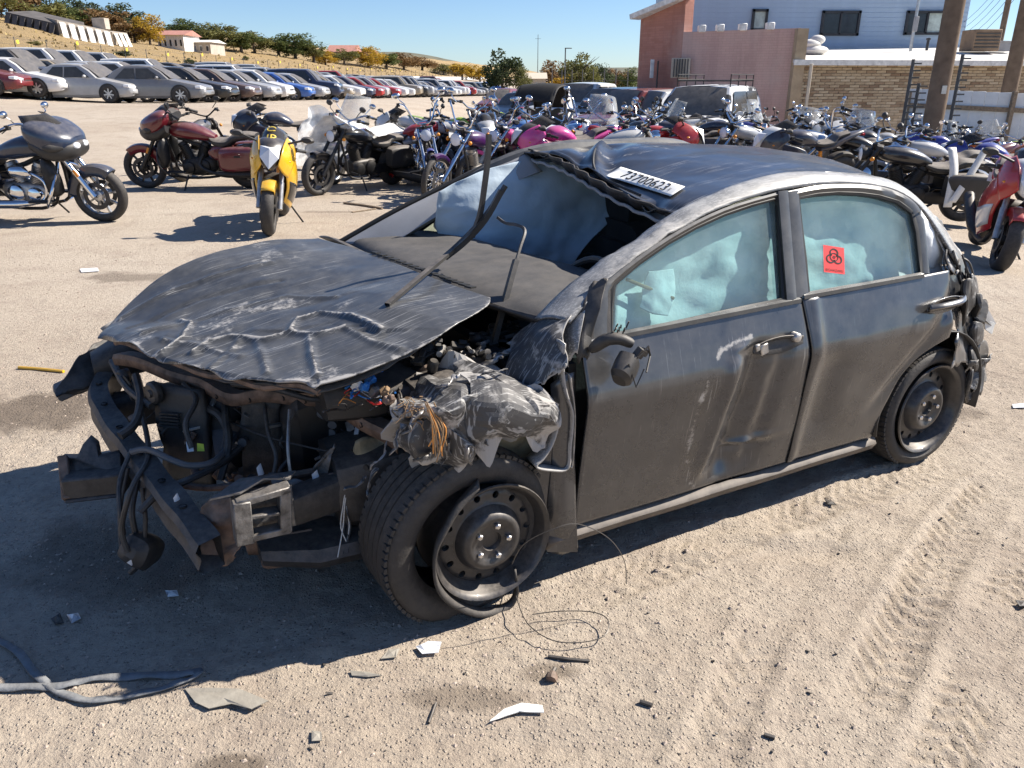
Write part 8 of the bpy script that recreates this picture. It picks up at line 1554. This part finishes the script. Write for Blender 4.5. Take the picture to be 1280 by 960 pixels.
# white board fence with brown rails
fa = at_y(1138, 98, 21.5)[:2]; fe = at_y(1340, 98, 20.5)[:2]; fl_ = np.linalg.norm(fe - fa); fd_ = (fe - fa) / fl_; mat('fence_white', (.66, .70, .73), .7, var=.12, scale=2, bmp=.1, bscale=20)
fz = float(terrain(*fa)) - .3; fn = thing('board_fence', 'white board fence with two brown rails in front of the tan wall', 'fence', (*fa, fz)); fy = math.atan2(fd_[1], fd_[0]); ftop = hgt_at(111, 21.5) - fz; nbd = int(fl_ / .30); pb = None
for k in range(nbd):
    o = MB().box((0, 0, ftop / 2), (.292, .025, ftop)).build('fence_board', 'fence_white', fn, bevel=.003) if pb is None else pb.copy()
    if pb is not None: COL.objects.link(o)
    pb = pb or o; s = (k + .5) * .30; o.location = (fd_[0] * s, fd_[1] * s, -.012 * k + .006 * (k % 2)); o.rotation_euler = (0, 0, fy)
for f in (.84, .52): MB().bar((-.0 * fd_[0] + fd_[1] * .05, -.05, ftop * f), (fd_[0] * fl_ + fd_[1] * .05, fd_[1] * fl_ - .05, ftop * f - .012 * nbd), .05, .11).build('fence_rail', 'wood_weathered', fn)
for s in (0, 2.4, 4.8): MB().box((fd_[0] * s, fd_[1] * s - .08, ftop / 2 - .02), (.1, .1, ftop - .06)).build('fence_post', 'wood_weathered', fn, bevel=.005)
# rung posts standing before the fence
for i, (u, v0, Y, lab) in enumerate(((1150, 74, 20.6, 'dark metal rung post at the end of the white fence'), (1162, 104, 20.8, 'shorter rung post standing by the first one'), (1210, 68, 20.2, 'slim dark rung post between the fence and the utility pole'))):
    q = at_y(u - 12, 98, Y); zb2 = float(terrain(q[0], q[1])); ht_ = hgt_at(v0, Y) - zb2; rp_ = thing('rung_post', lab, 'post', (q[0], q[1], zb2)); part(rp_, 'upright', 'post_grey', lambda mb: mb.bar((0, 0, 0), (0, 0, ht_), .07, .05))
    for k in range(int(ht_ / .16)): part(rp_, 'rung', 'post_grey', lambda mb: mb.box((.09, -.02, .1 + k * .16), (.22, .03, .035)))
# utility poles and wires
mat('pole_wood', (.19, .14, .10), .9, var=.3, scale=3, bmp=.4, bscale=14, spec=.2)
for i, (u, Y, r, h, lab) in enumerate(((1174, 17.5, .205, 9, 'thick brown utility pole standing among the motorcycles'), (1262, 24.5, .22, 10, 'brown utility pole behind the white fence'), (1238, 46, .16, 13, 'slim far utility pole behind the lean-to'))):
    q = at_y(u, 110, Y); z0 = float(terrain(q[0], q[1])); up_ = thing('utility_pole', lab, 'pole', (q[0], q[1], z0)); part(up_, 'shaft', 'pole_wood', lambda mb: mb.tube([(0, 0, -.2), (0, 0, h)], [r, r * .85], 18)); part(up_, 'cross_arm', 'pole_wood', lambda mb: mb.bar((-1.1, 0, h - .5), (1.1, 0, h - .5), .1, .12)); part(up_, 'pole_tag', 'alu', lambda mb: mb.box((0, -r - .005, 1.9), (.10, .02, .16)))
for i in range(5):
    a = at_y(1196, 62 - i * 7, 36); b = at_y(1300, -40 - i * 12, 24); mb = MB(); mb.tube([a + (b - a) * t - np.array([0, 0, .35 * math.sin(math.pi * t)]) for t in np.linspace(0, 1, 9)], .009, 4); tag(mb.build('overhead_wire', 'rubber_clean'), 'thin overhead wire between the blue building and the poles', 'wire', 'overhead wires by the blue building')
# thin streak of high cloud
# ------------------------------------------------------------------ litter on the ground
def gpt(u, v, dz=0.): p = on_ground(u, v); return np.array([p[0], p[1], p[2] + dz])
def flat_piece(name, px, m, label, cat, th=.0025, lift=.003, curl=.004, seed=0, group=None):
    P = [gpt(u, v, lift) for u, v in px]; c = sum(P) / len(P); r = random.Random(seed); zc = max(p[2] for p in P); n = len(P)
    P = [np.array([p[0], p[1], zc + curl * (r.random() - .3)]) for p in P]; mid = [p * .6 + c * .4 for p in P]
    for q in mid: q[2] = zc + curl * (r.random() - .1)
    c = c.copy(); c[2] = zc + curl; mb = MB(); mb.add([c] + mid + P, [(0, 1 + i, 1 + (i + 1) % n) for i in range(n)] + [(1 + i, 1 + n + i, 1 + n + (i + 1) % n, 1 + (i + 1) % n) for i in range(n)])
    return tag(mb.build(name, m, solid=th, smooth=False), label, cat, group)
mat('plastic_grey_old', (.27, .25, .21), .75, var=.2, scale=20, bmp=.2, bscale=60, dust=.3); mat('strap_grey', (.17, .18, .19), .8, var=.25, scale=30, bmp=.3, bscale=90, dust=.2); mat('wire_thin', (.10, .09, .08), .5, metal=.4); mat('foil', (.6, .6, .6), .4, metal=.6, var=.3, scale=40)
flat_piece('plastic_shard', [(231, 862), (262, 862), (300, 866), (336, 880), (315, 892), (290, 884), (262, 889), (245, 882)], 'plastic_grey_old', 'flat grey plastic shard shaped like a fin', 'shard', seed=1)
flat_piece('plastic_shard', [(612, 906), (630, 890), (652, 880), (678, 884), (680, 894), (650, 893), (628, 900)], 'cover_white', 'curved cream plastic shard on the gravel', 'shard', seed=2)
flat_piece('cardboard_scrap', [(390, 915), (402, 917), (403, 928), (390, 929)], 'plastic_grey_old', 'small square grey scrap lying alone', 'scrap', seed=3); flat_piece('plastic_scrap', [(438, 840), (460, 842), (478, 846), (460, 848), (440, 846)], 'plastic_grey_old', 'thin grey plastic sliver on the gravel', 'scrap', seed=4)
flat_piece('paper_scrap', [(520, 812), (536, 806), (552, 808), (548, 820), (528, 821)], 'label_white', 'crumpled white paper scrap at the shadow edge', 'paper', curl=.014, seed=5); flat_piece('paper_scrap', [(207, 742), (222, 741), (224, 747), (210, 748)], 'label_white', 'small white scrap lying in the car shadow', 'paper', curl=.012, seed=6); flat_piece('foil_scrap', [(84, 770), (98, 768), (102, 776), (90, 780)], 'foil', 'shiny foil scrap in the car shadow', 'foil', curl=.012, seed=7); flat_piece('black_scrap', [(64, 775), (76, 771), (80, 780), (70, 784)], 'black_plastic', 'black plastic lump beside the foil scrap', 'scrap', curl=.015, seed=8)
flat_piece('glass_scrap', [(476, 826), (486, 815), (500, 812), (495, 824)], 'plastic_grey_old', 'pale broken lens piece by the shadow edge', 'scrap', seed=9); flat_piece('paper_scrap', [(100, 337), (122, 336), (124, 340), (102, 341)], 'label_white', 'white strip lying beside the brown stain', 'paper', seed=10); flat_piece('paper_scrap', [(1265, 507), (1282, 506), (1282, 511), (1266, 511)], 'label_white', 'white scrap on the bare dirt behind the sedan', 'paper', seed=11); flat_piece('black_scrap', [(1030, 627), (1042, 629), (1046, 633), (1034, 632)], 'black_plastic', 'small black flake near the pushed soil', 'scrap', seed=12)
flat_piece('plate_scrap', [(1268, 755), (1285, 756), (1285, 760), (1274, 760)], 'black_plastic', 'black flake on the tyre prints', 'scrap', seed=13)
# webbing strap looped at the edge of the shadow
def strap_path(px, w, name, label):
    C_ = crom([gpt(u, v, .006) for u, v in px], 6); A = []; B = []
    for i, p in enumerate(C_):
        t = C_[min(i + 1, len(C_) - 1)] - C_[max(i - 1, 0)]; t = t / (np.linalg.norm(t) + 1e-9); n = np.array([-t[1], t[0], 0]); A.append(p + n * w + np.array([0, 0, .004 * math.sin(i)])); B.append(p - n * w + np.array([0, 0, .003]))
    return tag(MB().strip(A, B).build(name, 'strap_grey', solid=.004), label, 'strap')
strap_path([(-20, 795), (20, 815), (45, 845), (75, 868), (110, 878), (150, 875), (200, 864), (235, 852), (250, 842), (225, 846), (170, 848), (110, 852), (80, 860), (30, 862), (-20, 862)], .012, 'webbing_strap', 'grey webbing strap looped on the gravel at the shadow edge')
# thin wire springing from the front wheel
W1 = crom([SW(640, 705, -.05), SW(655, 680, -.10), SW(690, 662, -.16), SW(722, 655, -.18), SW(760, 672, -.20), SW(780, 700, -.22), SW(783, 730, -.24)], 7); tag(MB(), None) if False else None
wl_ = [np.array([*(_A * p[0] + _W * p[1])[:2], p[2]]) + np.array([CAR_O[0], CAR_O[1], 0]) for p in W1]
wl2 = [at_z(u, v, .022 + .008 * math.sin(i * .2)) for i, (u, v) in enumerate(crom([np.array(p, float) for p in ((640, 715), (645, 745), (660, 780), (690, 800), (725, 803), (755, 795), (760, 775), (740, 765), (700, 764), (665, 768))], 6))]
tag(MB().tube([p for p in wl_], .0016, 5).build('loose_wire', 'wire_thin'), 'thin wire arcing up from the front wheel past the sill', 'wire'); tag(MB().tube(wl2, .0018, 5).build('loose_wire', 'wire_thin'), 'thin wire looped on the gravel under the front door', 'wire')
# rods, sticks, bolts
for px, r, m, lab, nm in ((((685, 822), (712, 826), (736, 828)), .006, 'black_plastic', 'black plastic rod lying under the wire loop', 'plastic_rod'), (((800, 879), (815, 884)), .007, 'black_plastic', 'short black peg on the bare dirt', 'plastic_peg'), (((955, 920), (968, 924)), .006, 'black_plastic', 'short black stick near the picture foot soil', 'plastic_peg'), (((24, 461), (52, 463), (80, 466)), .010, 'bk_yellow', 'thin yellow stick on the ground before the nose', 'stick'), (((430, 255), (455, 258), (478, 262)), .016, 'wood_weathered', 'weathered wooden stick beyond the sedan hood', 'stick'), (((440, 266), (470, 262)), .010, 'wood_weathered', 'short dark twig beside the weathered stick', 'stick'), (((536, 905), (545, 880)), .004, 'dark_metal', 'thin dark splinter standing in the gravel', 'splinter')):
    P = [gpt(u, v, r * .9) for u, v in px]; tag(MB().tube(crom(P, 4) if len(P) > 2 else P, r, 7).build(nm, m), lab, 'stick' if nm == 'stick' else 'scrap')
q = gpt(690, 850, .012); bo = thing('rusty_bolt', 'rusty bolt end lying on the gravel', 'bolt', q); part(bo, 'bolt_head', 'rusty_metal', lambda mb: mb.lathe([(0, -.012), (.016, -.012), (.018, 0), (.012, .014), (0, .014)], axis=(.3, 1, .2), n=8)); part(bo, 'bolt_shank', 'dark_metal', lambda mb: mb.tube([(0, .01, .002), (.01, .035, .0)], .007, 8))
# scattered dark chips: broken plastic and soil crumbs, too many to count
r_ = np.random.RandomState(9); mb = MB()
for i in range(90):
    u = r_.uniform(380, 1280); v = r_.uniform(790, 960) if u < 700 else r_.uniform(620, 960); p = at_z(u, v); p = np.array([p[0], p[1], gz(p[0], p[1]) + .003]); s = .0022 + .005 * r_.rand() ** 3; a = r_.rand() * 3.1
    mb.box(p, (s * (1 + 2 * r_.rand()), s, s * .6), (r_.rand() * .5, r_.rand() * .5, a))
tag(mb.build('broken_chips', 'black_plastic', smooth=False), 'tiny dark chips strewn over the gravel', 'chips', kind='stuff')
# red and black tail piece of a motorcycle lying beyond the windscreen pillar
q = gpt(520, 232); tp = thing('bike_tail_piece', 'loose black tail section with red reflector on the ground', 'tail section', q, R(-20)); part(tp, 'shell', 'black_plastic', lambda mb: mb.loft(smooth_loft([(-.5, 0, .22, .03, .03), (-.3, 0, .20, .12, .07, 2.5), (0, 0, .16, .16, .10, 2.5), (.3, 0, .13, .14, .10, 2.5), (.5, 0, .10, .08, .06)], 4), 16)); part(tp, 'reflector', 'lens_red', lambda mb: mb.box((-.42, -.06, .16), (.10, .05, .06), (0, .2, 0)), bevel=.01); part(tp, 'trim_line', 'alu', lambda mb: mb.tube([(-.45, -.08, .24), (0, -.16, .22), (.4, -.12, .15)], .008, 6))
